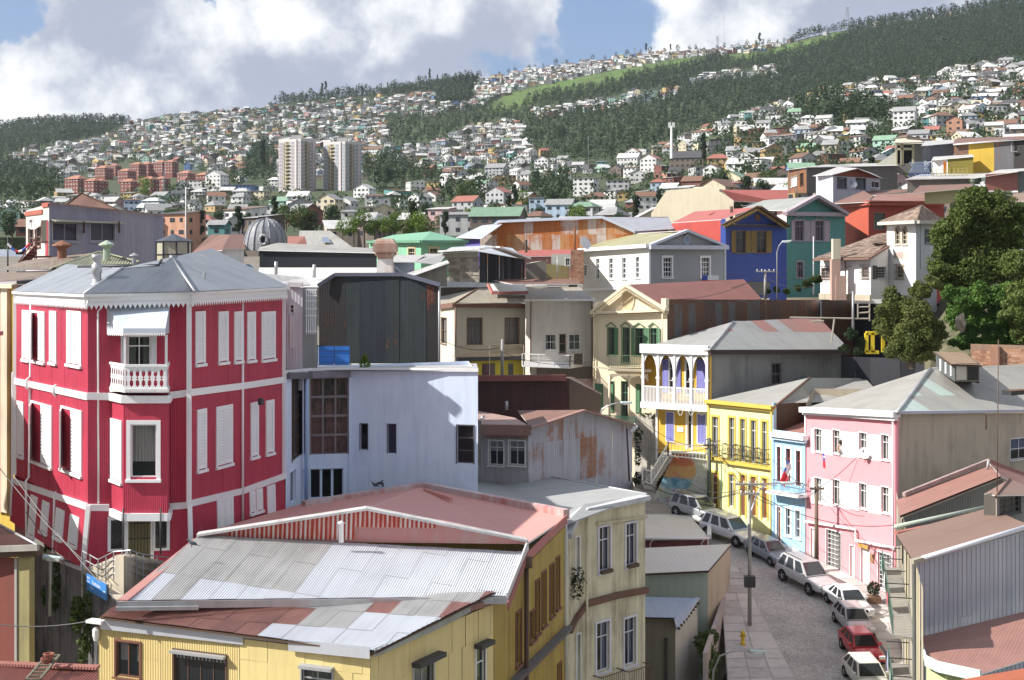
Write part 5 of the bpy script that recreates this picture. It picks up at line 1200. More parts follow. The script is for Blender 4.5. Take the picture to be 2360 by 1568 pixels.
o=link(bpy.data.objects.new('ivy',tri_mesh('ivy',leaf_cloud(np.array([P(1469,y,111.5)for y in(995,1010,1040,1060,1100,1110)]+[P(1495,958,111)]),np.array([(.5,.3,.5),(.4,.3,.5),(.3,.2,.7),(.3,.2,.6),(.3,.2,.5),(.35,.2,.4),(.9,.3,.3)]),90,.11),LF[1])));tag(o,'dark ivy trailing down the plaster wall left of the gallery house','ivy')
# bright yellow terrace
LEM=paint((.78,.76,.38),.6,.14);MUS=paint((.64,.47,.09),.55,.1)
h=House('terrace_house','lemon-yellow terraced house with mustard mouldings and iron window balconies','house',1632,105,-22.5)
S=Fac((1632,105),(1779,98.6))
Wu=[(1641,961,1655,1050),(1680,963,1692,1060),(1706,966,1717,1062),(1730,969,1742,1066),(1756,972,1767,1070)]
Wl=[(1641,1090,1653,1200),(1680,1093,1691,1168),(1706,1095,1717,1190),(1730,1099,1742,1190),(1756,1103,1767,1196)]
DR=paint((.20,.07,.03),.5,.3)
kw=dict(fr=MUS,cw=.16,nx=2,ny=1,tr=.25,sill=0,curt=CURT,part=.5,sash=WHITE)
kd=dict(fr=MUS,cw=.16,nx=1,ny=1,tr=.22,sill=0,sash=WHITE2,glass=DR)
h.wall(S,[(1632,1260),(1779,1270),(1779,940),(1632,925)],LEM,wins=Wu+Wl,ww=[kw]*5+[kd,kw,kd,kd,kd])
h.line([(1628,925,104.8),(1781,940,98.2)],.1,MUS,'cornice',True,.5,.25);h.line([(1628,931,104.9),(1781,947,98.3)],.1,MUS,'cornice_moulding',True,.25,.16)
h.line([(1630,1055,104.8),(1668,1059,103),(1668,1064,103),(1780,1080,98.3)],.1,MUS,'string_course',True,.2,.28);h.line([(1777,945,98.4),(1777,1260,98.4)],.08,MUS,'rain_pipe')
h.on(S,(1630,930,1635,1240),MUS,'corner_board',0,.05);h.line([(1662,1066,103.2),(1662,1170,103.2)],.04,GRN,'rain_pipe')
for q in Wu:
 r=S.rect(*q);mb=MB();z0_,z1_=S.rect(q[0],q[3]-36,q[2],q[3]-2)[2:];u0,u1=r[0]-.3,r[1]+.3
 for k in range(9):
  u=u0+(u1-u0)*k/8;mb.tube([S.pt(u,z0_,.45),S.pt(u+.03,(z0_+z1_)/2,.52),S.pt(u,z1_,.42)],.018,4)
 for z in(z0_,(z0_*2+z1_)/3,z1_):mb.tube([S.pt(u0,z,0),S.pt(u0,z,.44),S.pt(u1,z,.44),S.pt(u1,z,0)],.028,4)
 for k in range(4):u=u0+(u1-u0)*(k+.5)/4;c=S.pt(u,z0_*.35+z1_*.65,.46);mb.tube([c+(S.U*math.cos(t)+V((0,0,1))*math.sin(t))*.13 for t in np.linspace(0,6.28,8)],.014,3)
 mb.build('iron_balcony',IRON,h.o)
GZ4=corr((.36,.355,.33),.2,(.30,.295,.27),rv=.3,dirt=.35,bump=.3)
h.roof([(1628,924,104.8),(1781,939,98.2),(1866,871,108),(1660,905,118)][:3],GZ4,w=1.8,name='roof');h.roof([(1628,924,104.8),(1866,871,108),(1870,872,124),(1640,905,124)],GZ4)
h.roof([(1799,929,100.5),(1905,925,104),(2015,895,112),(1993,872,118),(1866,871,108)],GZ4,name='roof');h.line([(1781,940,98.1),(1866,871,107.9)],.09,BRF,'ridge_cap')
SR_=Fac((1779,98.6),(1856,103));h.wall(SR_,[(1781,1260),(1856,1260),(1856,926),(1781,932)],corr((.07,.03,.025),.15,rust=.3,bump=.4));h.on(SR_,(1779,928,1786,1000),paint((.40,.60,.78),.6,.1),'party_wall',0,.1)
back3(h,S,SR_,-22.5,ZY(945,103),LEM,14)
# light blue narrow house
SKY=corr((.38,.62,.80),.2,(.34,.58,.78),dirt=.1,bump=.15)
h=House('blue_house','narrow light-blue house with a flag over its iron balcony','house',1855,94,-23)
S=Fac((1780,98),(1855,94.3));WW=[(1790,1030,1799,1110),(1811,1034,1822,1115),(1834,1039,1845,1120)];WL=[(1790,1168,1799,1250),(1811,1172,1822,1234),(1833,1177,1844,1240)]
RDS=paint((.36,.08,.05),.5,.2)
h.wall(S,[(1780,1290),(1855,1300),(1855,1000),(1780,990)],SKY,wins=WW+WL,ww=[dict(fr=WHITE,cw=.14,nx=2,ny=1,tr=.3,sill=0,curt=CURT,part=.5,sash=RDS)]*3+[dict(fr=WHITE,cw=.13,nx=1,ny=1,tr=.15,glass=DR,sill=0)]+[dict(fr=WHITE,cw=.13,nx=2,ny=3,glass=DGLASS)]*2)
h.line([(1778,1000,97.7),(1856,1010,93.8)],.1,WHITE,'cornice',True,.5,.35);h.line([(1778,1008,97.8),(1856,1018,93.9)],.1,paint((.55,.70,.80),.6,.1),'cornice_moulding',True,.25,.25);h.line([(1780,1132,97.6),(1855,1144,93.8)],.1,WHITE,'balcony_floor',True,1.3,.2)
h.on(S,(1779,1010,1784,1290),paint((.36,.55,.72),.6,.1),'corner_board',0,.06);h.on(S,(1850,1016,1856,1290),paint((.36,.55,.72),.6,.1),'corner_board',0,.06)
mb=MB();a,b=P(1781,1133,97),P(1850,1143,93.3)
for i in range(26):p=a.lerp(b,i/25);mb.tube([p,p+V((0,-.08,.45)),p+V((0,0,.9))],.017,4)
for dz in(0,.9):mb.tube([a+V((0,0,dz)),b+V((0,0,dz))],.03,4)
mb.build('balcony_railing',IRON,h.o)
h.roof([(1778,1003,98),(1856,1004,94),(1856,972,102),(1830,975,104)],paint((.30,.14,.12),.7,.2));back3(h,S,S,-23,ZY(1005,96),SKY,8)
def flag(org,wx,hz,label,droop=0.0,nrm=V((0,-1,0))):
 t=thing('flag',label,'flag',org,'small national flags');o0=V(org);ux=V(wx);uz=V(hz)
 def cell(a,b,c,d,mat,nm,k=0):
  mb=MB();n_=6
  for i in range(n_):
   s0=a+(b-a)*i/n_;s1=a+(b-a)*(i+1)/n_
   f=lambda s:nrm*(math.sin(s*7)*.05*ux.length+k)+uz*0
   mb.face([o0+ux*s0+uz*c+f(s0),o0+ux*s1+uz*c+f(s1),o0+ux*s1+uz*d+f(s1),o0+ux*s0+uz*d+f(s0)])
  mb.build(nm,mat,t)
 cell(0,.34,.5,1,paint((.05,.10,.40),.7,.05),'canton');cell(.34,1,.5,1,WHITE,'white_stripe');cell(0,1,0,.5,paint((.60,.04,.05),.7,.05),'red_stripe')
 c=o0+ux*.17+uz*.75+nrm*.04;r=.13*uz.length;st=[c+(ux.normalized()*math.sin(k*math.pi/5)+uz.normalized()*math.cos(k*math.pi/5))*(r if k%2==0 else r*.4)for k in range(10)];mb=MB()
 for k in range(10):mb.face([c,st[k],st[(k+1)%10]])
 mb.build('star',WHITE,t);return t
f1=flag(P(1797,1108,93.8),V((.25,0,-.35))*1.3,V((.55,0,1.5)),'drooping flag on a slanted pole over the light-blue house balcony')
MB().tube([P(1817,1110,94.6),P(1809,1055,93.4)],.025,5).build('pole',WHITE2,f1)
# pink house
PNK=paint((.74,.32,.35),.7,.08);PLW=paint((.82,.76,.80),.6,.05)
h=House('pink_house','three-storey pink house with white window bands on the street corner','house',2065,85,-23)
S=Fac((1857,94.3),(2065,85));SE=Fac((2065,85),(2420,93))
def row(xs,y0s,y1s):return[(x0,y0,x1,y1)for(x0,x1),y0,y1 in zip(xs,y0s,y1s)]
xs=[(1877,1893),(1919,1935),(1980,1997),(2031,2048)]
W1=row(xs,(989,992,998,1003),(1041,1045,1053,1060));W2=row(xs,(1102,1106,1115,1123),(1158,1164,1172,1182))
Wg=[(1904,1224,1938,1310),(2023,1276,2054,1360)];Dg=[(1868,1218,1878,1300),(1959,1258,1970,1345),(1984,1265,2004,1365)]
W0=dict(fr=WHITE,cw=.05,nx=2,ny=1,tr=.3,sill=.05,curt=CURT,part=.5,dp=.12)
h.wall(S,[(1857,1310),(2065,1430),(2065,950),(1857,942)],PNK,wins=W1+W2+Wg+Dg,ww=[W0]*8+[dict(fr=WHITE,cw=.05,nx=4,ny=8,mu=.02,curt=CURT,part=.5,sill=.05)]*2+[dict(fr=WHITE,cw=.04,nx=1,ny=1,tr=.16,sill=0,glass=WHITE2)]*3)
for ys0,ys1,gx in(((987,997,1006),(1044,1060,1066),0),((1100,1110,1126),(1160,1178,1190),0)):
 u=[S.uz(x,600)[0]for x in(1867,2058)]
 segs=[1868]+[v for x in xs for v in x]+[2056]
 for k in range(0,len(segs),2):
  a_,b_=segs[k],segs[k+1];f=lambda x,Y2:Y2[0]+(Y2[2]-Y2[0])*(x-1868)/(2056-1868)
  if b_-a_>2:
   p=[S.uz(a_+.5,f(a_,ys1)),S.uz(b_-.5,f(b_,ys1)),S.uz(b_-.5,f(b_,ys0)),S.uz(a_+.5,f(a_,ys0))];MB().face([S.pt(x,z,.006)for x,z in p]).build('white_band',PLW,h.o)
h.line([(1848,944,94.2),(2066,955,84.6)],.1,WHITE,'cornice',True,.6,.38);h.line([(1852,951,94.3),(2065,965,84.7)],.1,WHITE,'cornice_moulding',True,.3,.28)
h.line([(1853,1201,94),(1970,1220,88.7),(1970,1245,88.6),(2062,1264,84.8)],.1,WHITE,'string_course',True,.12,.14)
h.line([(2057,966,85),(2058,1400,85)],.07,paint((.8,.55,.6),.6,.1),'rain_pipe');h.line([(1855,952,94.3),(1857,1300,94.3)],.06,WHITE,'rain_pipe')
BGE=paint((.46,.40,.31),.9,.35,(.22,.19,.15))
h.wall(SE,[(2065,1430),(2420,1430),(2420,952),(2065,955)],BGE,wins=[(2327,1010,2372,1058)],ww=dict(fr=WHITE2,cw=.05,nx=2,ny=2,curt=paint((.25,.3,.5),.8,.1),cf=.6))
h.line([(2066,951,84.6),(2420,946,92.6)],.1,paint((.45,.47,.53),.45,.2),'gutter',True,.35,.2);h.on(SE,(2065,955,2070,1300),PNK,'corner_board',0,.05)
for x in(2100,2272):h.line([(x,954,86),(x,990,86.2)],.12,WOODD,'eaves_bracket',True)
RF=corr((.34,.33,.30),.2,(.29,.28,.26),rv=.3,dirt=.4,bump=.3);RFp=[RF,corr((.42,.50,.46),.2,(.36,.44,.40),rust=.25,rcol=(.22,.15,.08),bump=.3),corr((.30,.20,.13),.2,(.3,.25,.2),rust=.4,rcol=(.2,.12,.06),bump=.3),corr((.22,.13,.11),.2,bump=.3)]
h.roof([(1850,943,94.4),(2067,951,84.5),(2144,850,95),(1856,925,100)][:3],RF,w=1.6,h=2.2,mats=RFp,pick=lambda u,v,i,j:RFp[R.choice([1,3,3])]if v>7.5 and R.random()<.5 else RF,name='roof')
h.roof([(1850,943,94.4),(2144,850,95),(2150,850,112),(1900,925,112)],RF)
h.roof([(2067,951,84.5),(2430,944,92.6),(2430,843,104),(2144,850,95)],RF,w=1.6,h=2.3,mats=RFp,pick=lambda u,v,i,j:RFp[1]if(u<4.5 and 1<v<4 and R.random()<.6)or(3.6<u-(v*.3)<7.0 and 3.4<v<7 and R.random()<.8)else RFp[2]if(u<5 and v>5 and R.random()<.4)else RF,name='roof')
h.line([(2067,951,84.4),(2144,850,94.9)],.14,GALV,'ridge_cap');h.line([(2144,850,95),(2430,843,104)],.1,GALV,'ridge_cap')
h.on(Fac((2308,88),(2355,89)),(2307,898,2352,908),DGLASS,'skylight',0,.8)
q0,q1=(2200,90.5),(2256,91.3);SLn=Fac(q0,q1);SLl=Fac((2156,96),q0)
h.wall(SLn,[(2200,880),(2256,880),(2256,838),(2200,838)],paint((.16,.14,.11),.8,.3),name='lantern_wall');h.on(SLn,(2203,843,2226,876),paint((.5,.47,.4),.8,.2),'lantern_pane',.01,.03);h.on(SLn,(2229,843,2253,876),DGLASS,'lantern_pane',.01,.03)
h.wall(SLl,[(2156,852),(2200,880),(2200,840),(2156,812)],paint((.10,.11,.11),.8,.3),name='lantern_wall')
for x in(2166,2178,2190):h.on(SLl,(x,822+(x-2156)*.6,x+3,850+(x-2156)*.5),WHITE2,'lantern_post',0,.05)
h.roof([(2192,840,90.2),(2264,843,91),(2222,813,98),(2150,811,97)],RFp[2],name='lantern_roof',w=1.4)
mb=MB();z_=P(2200,880,90.5);k1=P(2256,838,91.3);k2=P(2222,815,97.5);mb.face([(k1.x,k1.y,k1.z),(k2.x,k2.y,k2.z),(k2.x,k2.y,k2.z-2),(k1.x,k1.y,k1.z-1.4)]);mb.build('lantern_wall',WOODD,h.o)
back3(h,S,SE,-23,ZY(955,88),BGE,12)
dish(1992,1044,87.6,.42,'white satellite dish under a pink house window',-.5,WHITE)
f2=flag(P(1896,1078,92.2),V((.56,-.2,0)),V((.0,.1,1.0)),'flag hung from the upper pink house window')
sg=thing('shop_sign','small brown wooden shop board over the pink house door','sign',P(1992,1258,87.4));h2=House.__new__(House);h2.o=sg;h2.on(S,(1981,1254,2004,1263),paint((.45,.28,.08),.6,.3),'board',.12,.18)
sg=thing('shop_sign','narrow wooden plaque right of the white shop door','sign',P(2010,1290,87));h2.o=sg;h2.on(S,(2007,1277,2014,1297),paint((.35,.20,.10),.6,.3),'board',.02,.07)
t=thing('planter','square planter with a round bush beside the pink house door','planter',P(2013,1391,84.5));MB().box(P(2013,1384,84.5),(.38,0,0),(0,.38,0),(0,0,.3)).build('box',paint((.22,.13,.08),.8,.3),t)
link(bpy.data.objects.new('bush',tri_mesh('bush',leaf_cloud(np.array([(0,0,1.0)]),np.array([(.45,.45,.45)]),420,.07),LF[1])),t)
# left: mauve clad house and neighbours
MAU=corr((.30,.28,.33),.3,(.25,.23,.28),dirt=.35,rv=.3,bump=.3)
h=House('mauve_house','mauve-grey metal-clad house with two curtained windows under a tin awning','house',113,82,-20)
S0,S=Fac((60,87),(113,82)),Fac((113,82),(377,90))
h.wall(S0,[(60,800),(113,800),(113,470),(60,486)],paint((.62,.54,.50),.7,.2),wins=[(66,528,77,570),(82,524,94,568)],ww=dict(fr=paint((.25,.15,.12),.6,.2),cw=.05,nx=1,curt=CURT))
MV=[MAU,corr((.34,.32,.36),.3,(.25,.23,.28),dirt=.35,bump=.3),corr((.26,.25,.32),.3,(.25,.23,.28),dirt=.45,bump=.3)]
h.wall(S,[(113,800),(377,800),(377,497),(113,469)],MAU,w=.95,mats=MV,wins=[(121,514,178,556),(208,514,264,556)],ww=dict(fr=paint((.40,.38,.40),.6,.2),cw=.06,nx=2,ny=1,sill=.08,curt=paint((.22,.18,.24),.8,.2),part=.5,dp=.06))
for x0,x1 in((116,278),):
 a,b=S.pt(S.uz(x0,600)[0],S.uz(200,510)[1],0),S.pt(S.uz(x1,600)[0],S.uz(200,510)[1],0);nn=S.N*.55-V((0,0,.12));mb=MB();mb.prism([a,b,b+nn,a+nn],(0,0,.05));mb.build('awning',paint((.42,.40,.32),.6,.3),h.o)
for x in(117,193,274):h.line([(x,512,82.5),(x+.5,535,84.2)],.1,WOODD,'bracket',True,.12,.12)
h.on(S0,(60,486,99,496),paint((.42,.12,.08),.6,.2),'red_trim',0,.08);h.on(S0,(99,468,113,478),paint((.42,.12,.08),.6,.2),'red_trim',0,.08);h.line([(113,468,81.8),(377,496,89.8)],.1,paint((.30,.20,.15),.6,.3),'wall_cap',True,.12,.08)
h.on(S0,(106,510,112,590),paint((.40,.06,.08),.6,.2),'red_door',.01,.05)
back3(h,S0,S,-20,ZY(497,88),MAU,8)
h.roof([(60,488,87),(113,472,82.2),(377,499,90),(300,490,97)],ZG)
dish(78,516,83.5,.42,'white satellite dish on the end wall of the mauve-grey house',-.2,WHITE)
h=House('hip_roof_house','house with a steep dark-rust hipped roof behind the mauve one','house',200,100,-18)
BRR=[corr((.15,.075,.05),.2,(.11,.06,.045),rv=.6,dirt=.5,bump=.6),corr((.19,.10,.07),.2,bump=.6)]
h.roof([(130,488,98),(282,488,98),(188,446,103)],BRR[0],w=1.2,mats=BRR,name='roof');h.roof([(130,488,98),(188,446,103),(150,470,112)],BRR[1]);h.roof([(282,488,98),(240,470,112),(188,446,103)],BRR[1])
S=Fac((132,98.5),(280,98.5));h.wall(S,[(132,620),(280,620),(280,488),(132,488)],MAU)
h.line([(130,489,97.8),(188,445,102.9),(282,489,97.8)],.06,BRR[0],'ridge_cap')
h=House('outside_stair','rust-red steel outside stair climbing to the mauve house door','stairs',75,80,ZY(620,80))
RS=paint((.18,.06,.05),.6,.3)
h.line([(45,612,79),(82,570,81)],.1,RS,'stringer',True,.06,.3);h.line([(50,618,78.6),(84,580,80.6)],.1,RS,'stringer',True,.06,.3);h.line([(42,606,79),(80,552,81)],.04,RS,'handrail');h.line([(80,558,81),(112,558,81)],.04,RS,'handrail');h.line([(74,593,80.5),(114,592,81)],.1,RS,'deck',True,1.2,.12)
for k in range(7):t_=k/6;h.line([(46+34*t_,611-38*t_,78.8),(49+34*t_,613-38*t_,80.2)],.1,RS,'tread',True,.3,.04)
for x in(80,84):h.line([(x,548,81),(x,606,81)],.05,RS,'post',True)
YG=corr((.38,.38,.26),.15,(.30,.30,.21),rv=.4,dirt=.5,bump=.8);YGB=corr((.26,.22,.17),.2,(.2,.13,.10),rv=.4,dirt=.5,bump=.4)
h=House('green_roofed_house','low house with a moss-green corrugated hipped roof and roof vents','house',160,68,-16)
h.roof([(0,620,67),(160,622,68),(228,582,76),(60,600,80)],YGB);h.roof([(118,619,67.5),(320,612,68.5),(228,582,76)],YG,name='roof',w=.8,pitch=.15,amp=.03,ns=4);h.roof([(0,648,63),(122,640,65),(160,622,67),(0,628,66)],YGB)
h.line([(118,620,67.4),(228,581,75.9),(320,604,69)],.08,YG,'ridge_cap');S=Fac((38,66),(320,67));h.wall(S,[(38,760),(320,760),(320,618),(38,626)],paint((.16,.18,.20),.7,.2))
for(px,py,Y,r,hh,m_,lb)in((246,592,71,.27,.62,paint((.35,.42,.33),.6,.3),'turret_vent'),(143,596,73,.34,.7,paint((.22,.10,.06),.7,.4),'turret_vent'),(309,606,66,.14,.35,GALV,'turret_vent')):
 MB().lathe(P(px,py,Y),[(r*.75,-.3),(r*.75,hh*.8),(r*1.1,hh*.82),(r*1.2,hh*.95),(r*1.7,hh),(r*1.6,hh*1.1),(r*.1,hh*1.45)],10).build(lb,m_,h.o)
h.line([(180,613,66),(280,611,66),(365,611,66)],.05,IRON,'gutter')
h=House('glass_lantern','black-framed glass roof lantern with a slate cap and cream blinds','roof lantern',400,70,ZY(612,70))
cx_,cy_=P(401,600,70).x,70.0;r_=.92;ring=[(cx_+r_*math.cos(t),cy_+r_*math.sin(t))for t in[math.radians(22.5+45*k)for k in range(8)]]
z0_,z1_=ZY(612,70),ZY(557,70)
for i in range(8):
 a,b=ring[i],ring[(i+1)%8];Sx=Surf((a[0],a[1],z0_),(b[0],b[1],z0_),(a[0],a[1],z1_));upright(Sx,V(((a[0]+b[0])/2-cx_,(a[1]+b[1])/2-cy_,0)))
 MB().face([(a[0],a[1],z0_),(b[0],b[1],z0_),(b[0],b[1],z1_),(a[0],a[1],z1_)]).build('pane',paint((.42,.40,.30),.4,.2),h.o);mb=MB();mb.bar((a[0],a[1],z0_),(a[0],a[1],z1_),.08)
 for z in(z1_,z0_+(z1_-z0_)*.45,z0_):mb.bar((a[0],a[1],z),(b[0],b[1],z),.07)
 mb.build('frame',IRON,h.o)
 c0=(cx_,cy_,ZY(539,70));MB().face([(cx_+(a[0]-cx_)*1.12,cy_+(a[1]-cy_)*1.12,z1_),(cx_+(b[0]-cx_)*1.12,cy_+(b[1]-cy_)*1.12,z1_),c0]).build('cap_panel',paint((.07,.08,.10),.4,.2),h.o)
h=House('corner_shopfront','narrow cream and yellow house front at the left edge of the lane','house',20,66,-24)
S=Fac((-40,68),(43,66));h.wall(S,[(-40,1300),(43,1300),(43,655),(-40,662)],paint((.60,.42,.08),.7,.3));h.on(S,(-40,655,43,664),paint((.66,.60,.40),.7,.2),'cornice',0,.4);h.on(S,(10,664,24,1180),paint((.62,.56,.44),.7,.3),'pilaster',.01,.2);h.on(S,(0,670,9,1180),paint((.55,.32,.24),.7,.3),'pilaster',.01,.15)
for y in(690,800,930):h.on(S,(-2,y,4,y+70),DGLASS,'window',.16,.2);h.on(S,(32,y+30,40,y+80),DGLASS,'window',.02,.05)
h.roof([(-60,655,67),(80,655,65.5),(100,645,72),(-60,645,74)],ZG)
h=House('lane_house','dark red and ochre house with a rusty tin roof at the bottom of the lane','house',40,46,-26)
S=Fac((-60,46),(70,45));h.wall(S,[(-60,1700),(44,1700),(44,1285),(-60,1285)],paint((.20,.06,.045),.8,.3));h.on(S,(44,1285,70,1700),paint((.30,.26,.12),.85,.5),'ochre_pier',-.2,.05);h.on(S,(38,1285,43,1530),paint((.35,.33,.30),.7,.2),'rain_pipe',0,.1)
RT=corr((.27,.15,.12),.10,(.22,.12,.10),rv=.4,dirt=.5,bump=1.0)
h.roof([(-70,1262,45.5),(86,1258,44.5),(0,1212,49),(-70,1208,50)],RT,w=.8,pitch=.10,amp=.02,ns=4);h.line([(-70,1268,45.4),(88,1262,44.4)],.1,paint((.34,.32,.28),.7,.3),'gutter',True,.12,.2);h.line([(-70,1278,45.6),(90,1272,44.8)],.1,WOODD,'eaves_board',True,.3,.25);h.line([(86,1257,44.4),(0,1210,48.9)],.05,GALV,'ridge_cap')
h=House('low_tin_roof','low rust-pink tin roof in the bottom left corner, ladder lying on it','roof',100,40,-26)
RT2=corr((.36,.16,.13),.10,(.30,.13,.11),rv=.3,dirt=.35,bump=1.0)
h.roof([(-60,1660,37),(226,1660,37),(226,1535,40.8),(-60,1524,41.5)],RT2,vd=P(300,1530,41)-P(226,1600,38.5),w=.85,pitch=.10,amp=.018,ns=4);h.line([(-60,1527,41.3),(226,1538,40.6)],.1,RT2,'flashing',True,.3,.08)
t=thing('ladder','weathered wooden ladder lying on the low rust-pink roof','ladder',P(95,1560,39.5));WG=paint((.16,.15,.11),.9,.4)
la,lb=(P(108,1519,40.8),P(60,1575,39.0)),(P(137,1519,40.8),P(92,1575,39.0))
up_=V((0,0,.12))
for p,q in(la,lb):MB().bar(p+up_,q+up_,.07,.06).build('rail',WG,t)
for k in range(8):MB().bar(la[0].lerp(la[1],k/7)+up_,lb[0].lerp(lb[1],k/7)+up_,.05).build('rung',WG,t)
for i,(px,py)in enumerate(((112,1530),(106,1540))):
 t=thing('flower_pot',['upper red-brown flower pot lying on the ladder','lower red-brown flower pot lying on the ladder'][i],'flower pot',P(px,py,40.2)+up_,'flower pots on the ladder');MB().lathe(P(px,py,40.2)+up_,[(.10,0),(.15,.16),(.17,.17),(.17,.2),(.12,.2),(.08,.06)],12).build('pot',paint((.26,.10,.07),.7,.2),t)
h=House('lane_neighbour','plastered house across the lane, just outside the left edge','house',-60,50,-26);MB().box((-31,55,-14.9),(5.5,0,0),(0,9,0),(0,0,11.4)).build('wall',CRM,h.o);MB().prism([(-37,45.5,-3.5),(-25.2,45.5,-3.5),(-25.2,64.5,-3.5),(-37,64.5,-3.5)],(0,0,.2)).build('roof',ZG,h.o)
# middle background row
h=House('black_banded_hall','long white-roofed hall with a wide black clerestory band','building',700,100,-12)
S=Fac((598,100),(868,98));h.wall(S,[(598,618),(868,617),(868,583),(598,577)],paint((.012,.014,.018),.5,.1),name='clerestory_wall');WR=paint((.62,.60,.57),.6,.25)
h.roof([(590,640,92),(930,640,92),(868,617,98),(598,617,99.8)],WR);h.roof([(560,660,88),(740,662,88),(770,636,93),(600,632,93)],corr((.60,.58,.56),.3,bump=.2));h.roof([(594,577,99.8),(872,583,97.8),(850,572,108),(640,560,110),(600,570,108)],corr((.36,.35,.32),.3,dirt=.4,bump=.2));h.wall(Fac((560,92.5),(930,92.5)),[(560,760),(930,760),(930,641),(560,641)],WHITE2)
for x,y in((636,633),(724,640)):h.line([(x,y,91),(x,y-30,91)],.12,GALV,'flue')
h=House('brick_chimney','tall white-plastered chimney with a moulded terracotta crown','chimney',888,88,ZY(645,88))
cc=P(888,640,88);TC=paint((.34,.20,.15),.8,.5,(.5,.45,.4));hx=.95
def sq(mb,r,z0,z1,r2=None):
 r2=r2 or r;v=[cc+V((a*r,b*r,z0))for a,b in((-1,-1),(1,-1),(1,1),(-1,1))]+[cc+V((a*r2,b*r2,z1))for a,b in((-1,-1),(1,-1),(1,1),(-1,1))];mb.mesh(v,[(0,1,5,4),(1,2,6,5),(2,3,7,6),(3,0,4,7),(4,5,6,7),(3,2,1,0)])
mb=MB();sq(mb,.72,-1.5,1.25,.48);mb.build('shaft',paint((.62,.60,.58),.8,.4,(.38,.22,.16)),h.o);mb=MB()
for r1,z0_,z1_,r2 in((.50,1.25,1.4,.50),(.56,1.4,1.5,.60),(.66,1.5,1.62,.62),(.56,1.62,1.75,.72),(.78,1.75,2.3,.78),(.72,2.3,2.42,.64),(.66,2.42,2.62,.5)):sq(mb,r1,z0_,z1_,r2)
mb.build('crown',TC,h.o)
h=House('grey_dome','grey zinc dome with a round porthole dormer','dome',610,118,ZY(585,118));GD=corr((.25,.26,.28),.3,(.2,.21,.23),bump=.5,dirt=.4)
cc2=P(612,578,118);mb=MB();n_=16;R0=50*118/F;prof=[(R0*math.cos(t)**.75,math.sin(t)*72*118/F)for t in np.linspace(0,1.5,8)];mb.lathe(cc2,prof,16);mb.build('shell',GD,h.o)
for k in range(16):a=2*math.pi*k/16;mb=MB();mb.tube([cc2+V((r*math.cos(a),r*math.sin(a),z))*1.01 for r,z in prof],.06,4);mb.build('rib',GD,h.o)
mb=MB();c_=P(606,553,115.8);mb.tube([c_+V((math.cos(t)*.32,0,math.sin(t)*.42))for t in np.linspace(0,6.28,16)],.13,6);mb.build('dormer_ring',paint((.42,.43,.44),.6,.2),h.o);MB().box(c_+V((0,.25,0)),(.25,0,0),(0,.2,0),(0,0,.32)).build('dormer_window',BLACK,h.o);MB().tube([P(616,508,118),P(616,500,118)],.15,5).build('finial',GD,h.o)
def simple(name,label,cat,Y,zb,fronts,roofs,wallm,**k):
 h=House(name,label,cat,fronts[0][0],Y,zb);Fs=[]
 for f in fronts:
  a,ya,b,yb,tp,bot,m_=f[:7];S=Fac((a,ya),(b,yb));Fs.append(S)
  h.wall(S,[(a,bot),(b,bot)]+list(tp)[::-1],m_ or wallm,wins=f[7]if len(f)>7 else[],ww=f[8]if len(f)>8 else None)
 for r in roofs:h.roof(r[0],r[1],**(r[2]if len(r)>2 else{}))
 return h,Fs
ZR=corr((.48,.50,.54),.3,(.42,.44,.47),dirt=.25,bump=.3);BR=corr((.22,.12,.09),.3,(.17,.10,.08),rv=.3,dirt=.45,bump=.3);RDR=corr((.40,.12,.10),.3,(.34,.11,.09),dirt=.3,bump=.2)
CREAM=paint((.60,.54,.42),.8,.25)
simple('rust_roof_house','white house with a rust-brown hipped roof just left of the dome','house',112,-14,[(443,116,476,112,[(443,590),(476,578)],640,CREAM),(476,112,512,113,[(476,578),(512,578)],640,WHITE2,[(486,592,493,602)],dict(fr=BRF,cw=.03,nx=1)),(512,113,562,115,[(512,574),(562,575)],640,WHITE2)],[([(441,584,116),(512,577,112),(508,541,122),(485,541,122)],BR),([(512,574,112.4),(566,574,115),(560,540,122),(530,541,120)],BR),([(512,577,112),(530,541,120),(508,541,122)],BR)],WHITE2)
simple('mansard_roof','pale grey mansard roof with a skylight beside the dome','roof',118,-10,[(690,112,860,112,[(690,570),(860,572)],600,WHITE2)],[([(685,572,111.5),(812,570,111.5),(760,532,118),(690,532,118)],corr((.36,.35,.32),.3,bump=.2)),([(812,570,111.5),(812,570,118),(760,532,118)],GD),([(742,558,112.5),(762,558,112.5),(755,547,114.4),(742,547,114.4)],paint((.2,.23,.3),.2,.1)),([(662,582,110),(712,580,110),(702,545,111),(662,545,112)],corr((.26,.11,.09),.3,bump=.2))],WHITE2)
GRW=paint((.22,.46,.30),.7,.2)
kwg=dict(fr=paint((.55,.45,.28),.6,.2),cw=.2,nx=2,ny=2,sill=.06)
h,Fs=simple('green_house','green house with cream window surrounds under a bright green hipped roof','house',128,-10,[(850,140,970,128,[(850,556),(970,556)],640,GRW,[(908,573,915,590),(941,573,956,592)],kwg),(970,128,1073,133,[(970,556),(1073,556)],640,GRW,[(990,573,1008,590)],kwg)],[([(846,558,140),(970,556,127),(992,534,136),(905,542,142)],corr((.20,.40,.27),.3,(.17,.35,.23),bump=.2)),([(970,556,127),(1078,556,133),(992,534,136)],corr((.20,.40,.27),.3,(.17,.35,.23),bump=.2))],GRW)
h.line([(846,558,139.6),(970,557,126.8),(1078,557,132.8)],.1,paint((.12,.28,.18),.6,.2),'gutter',True,.25,.25)
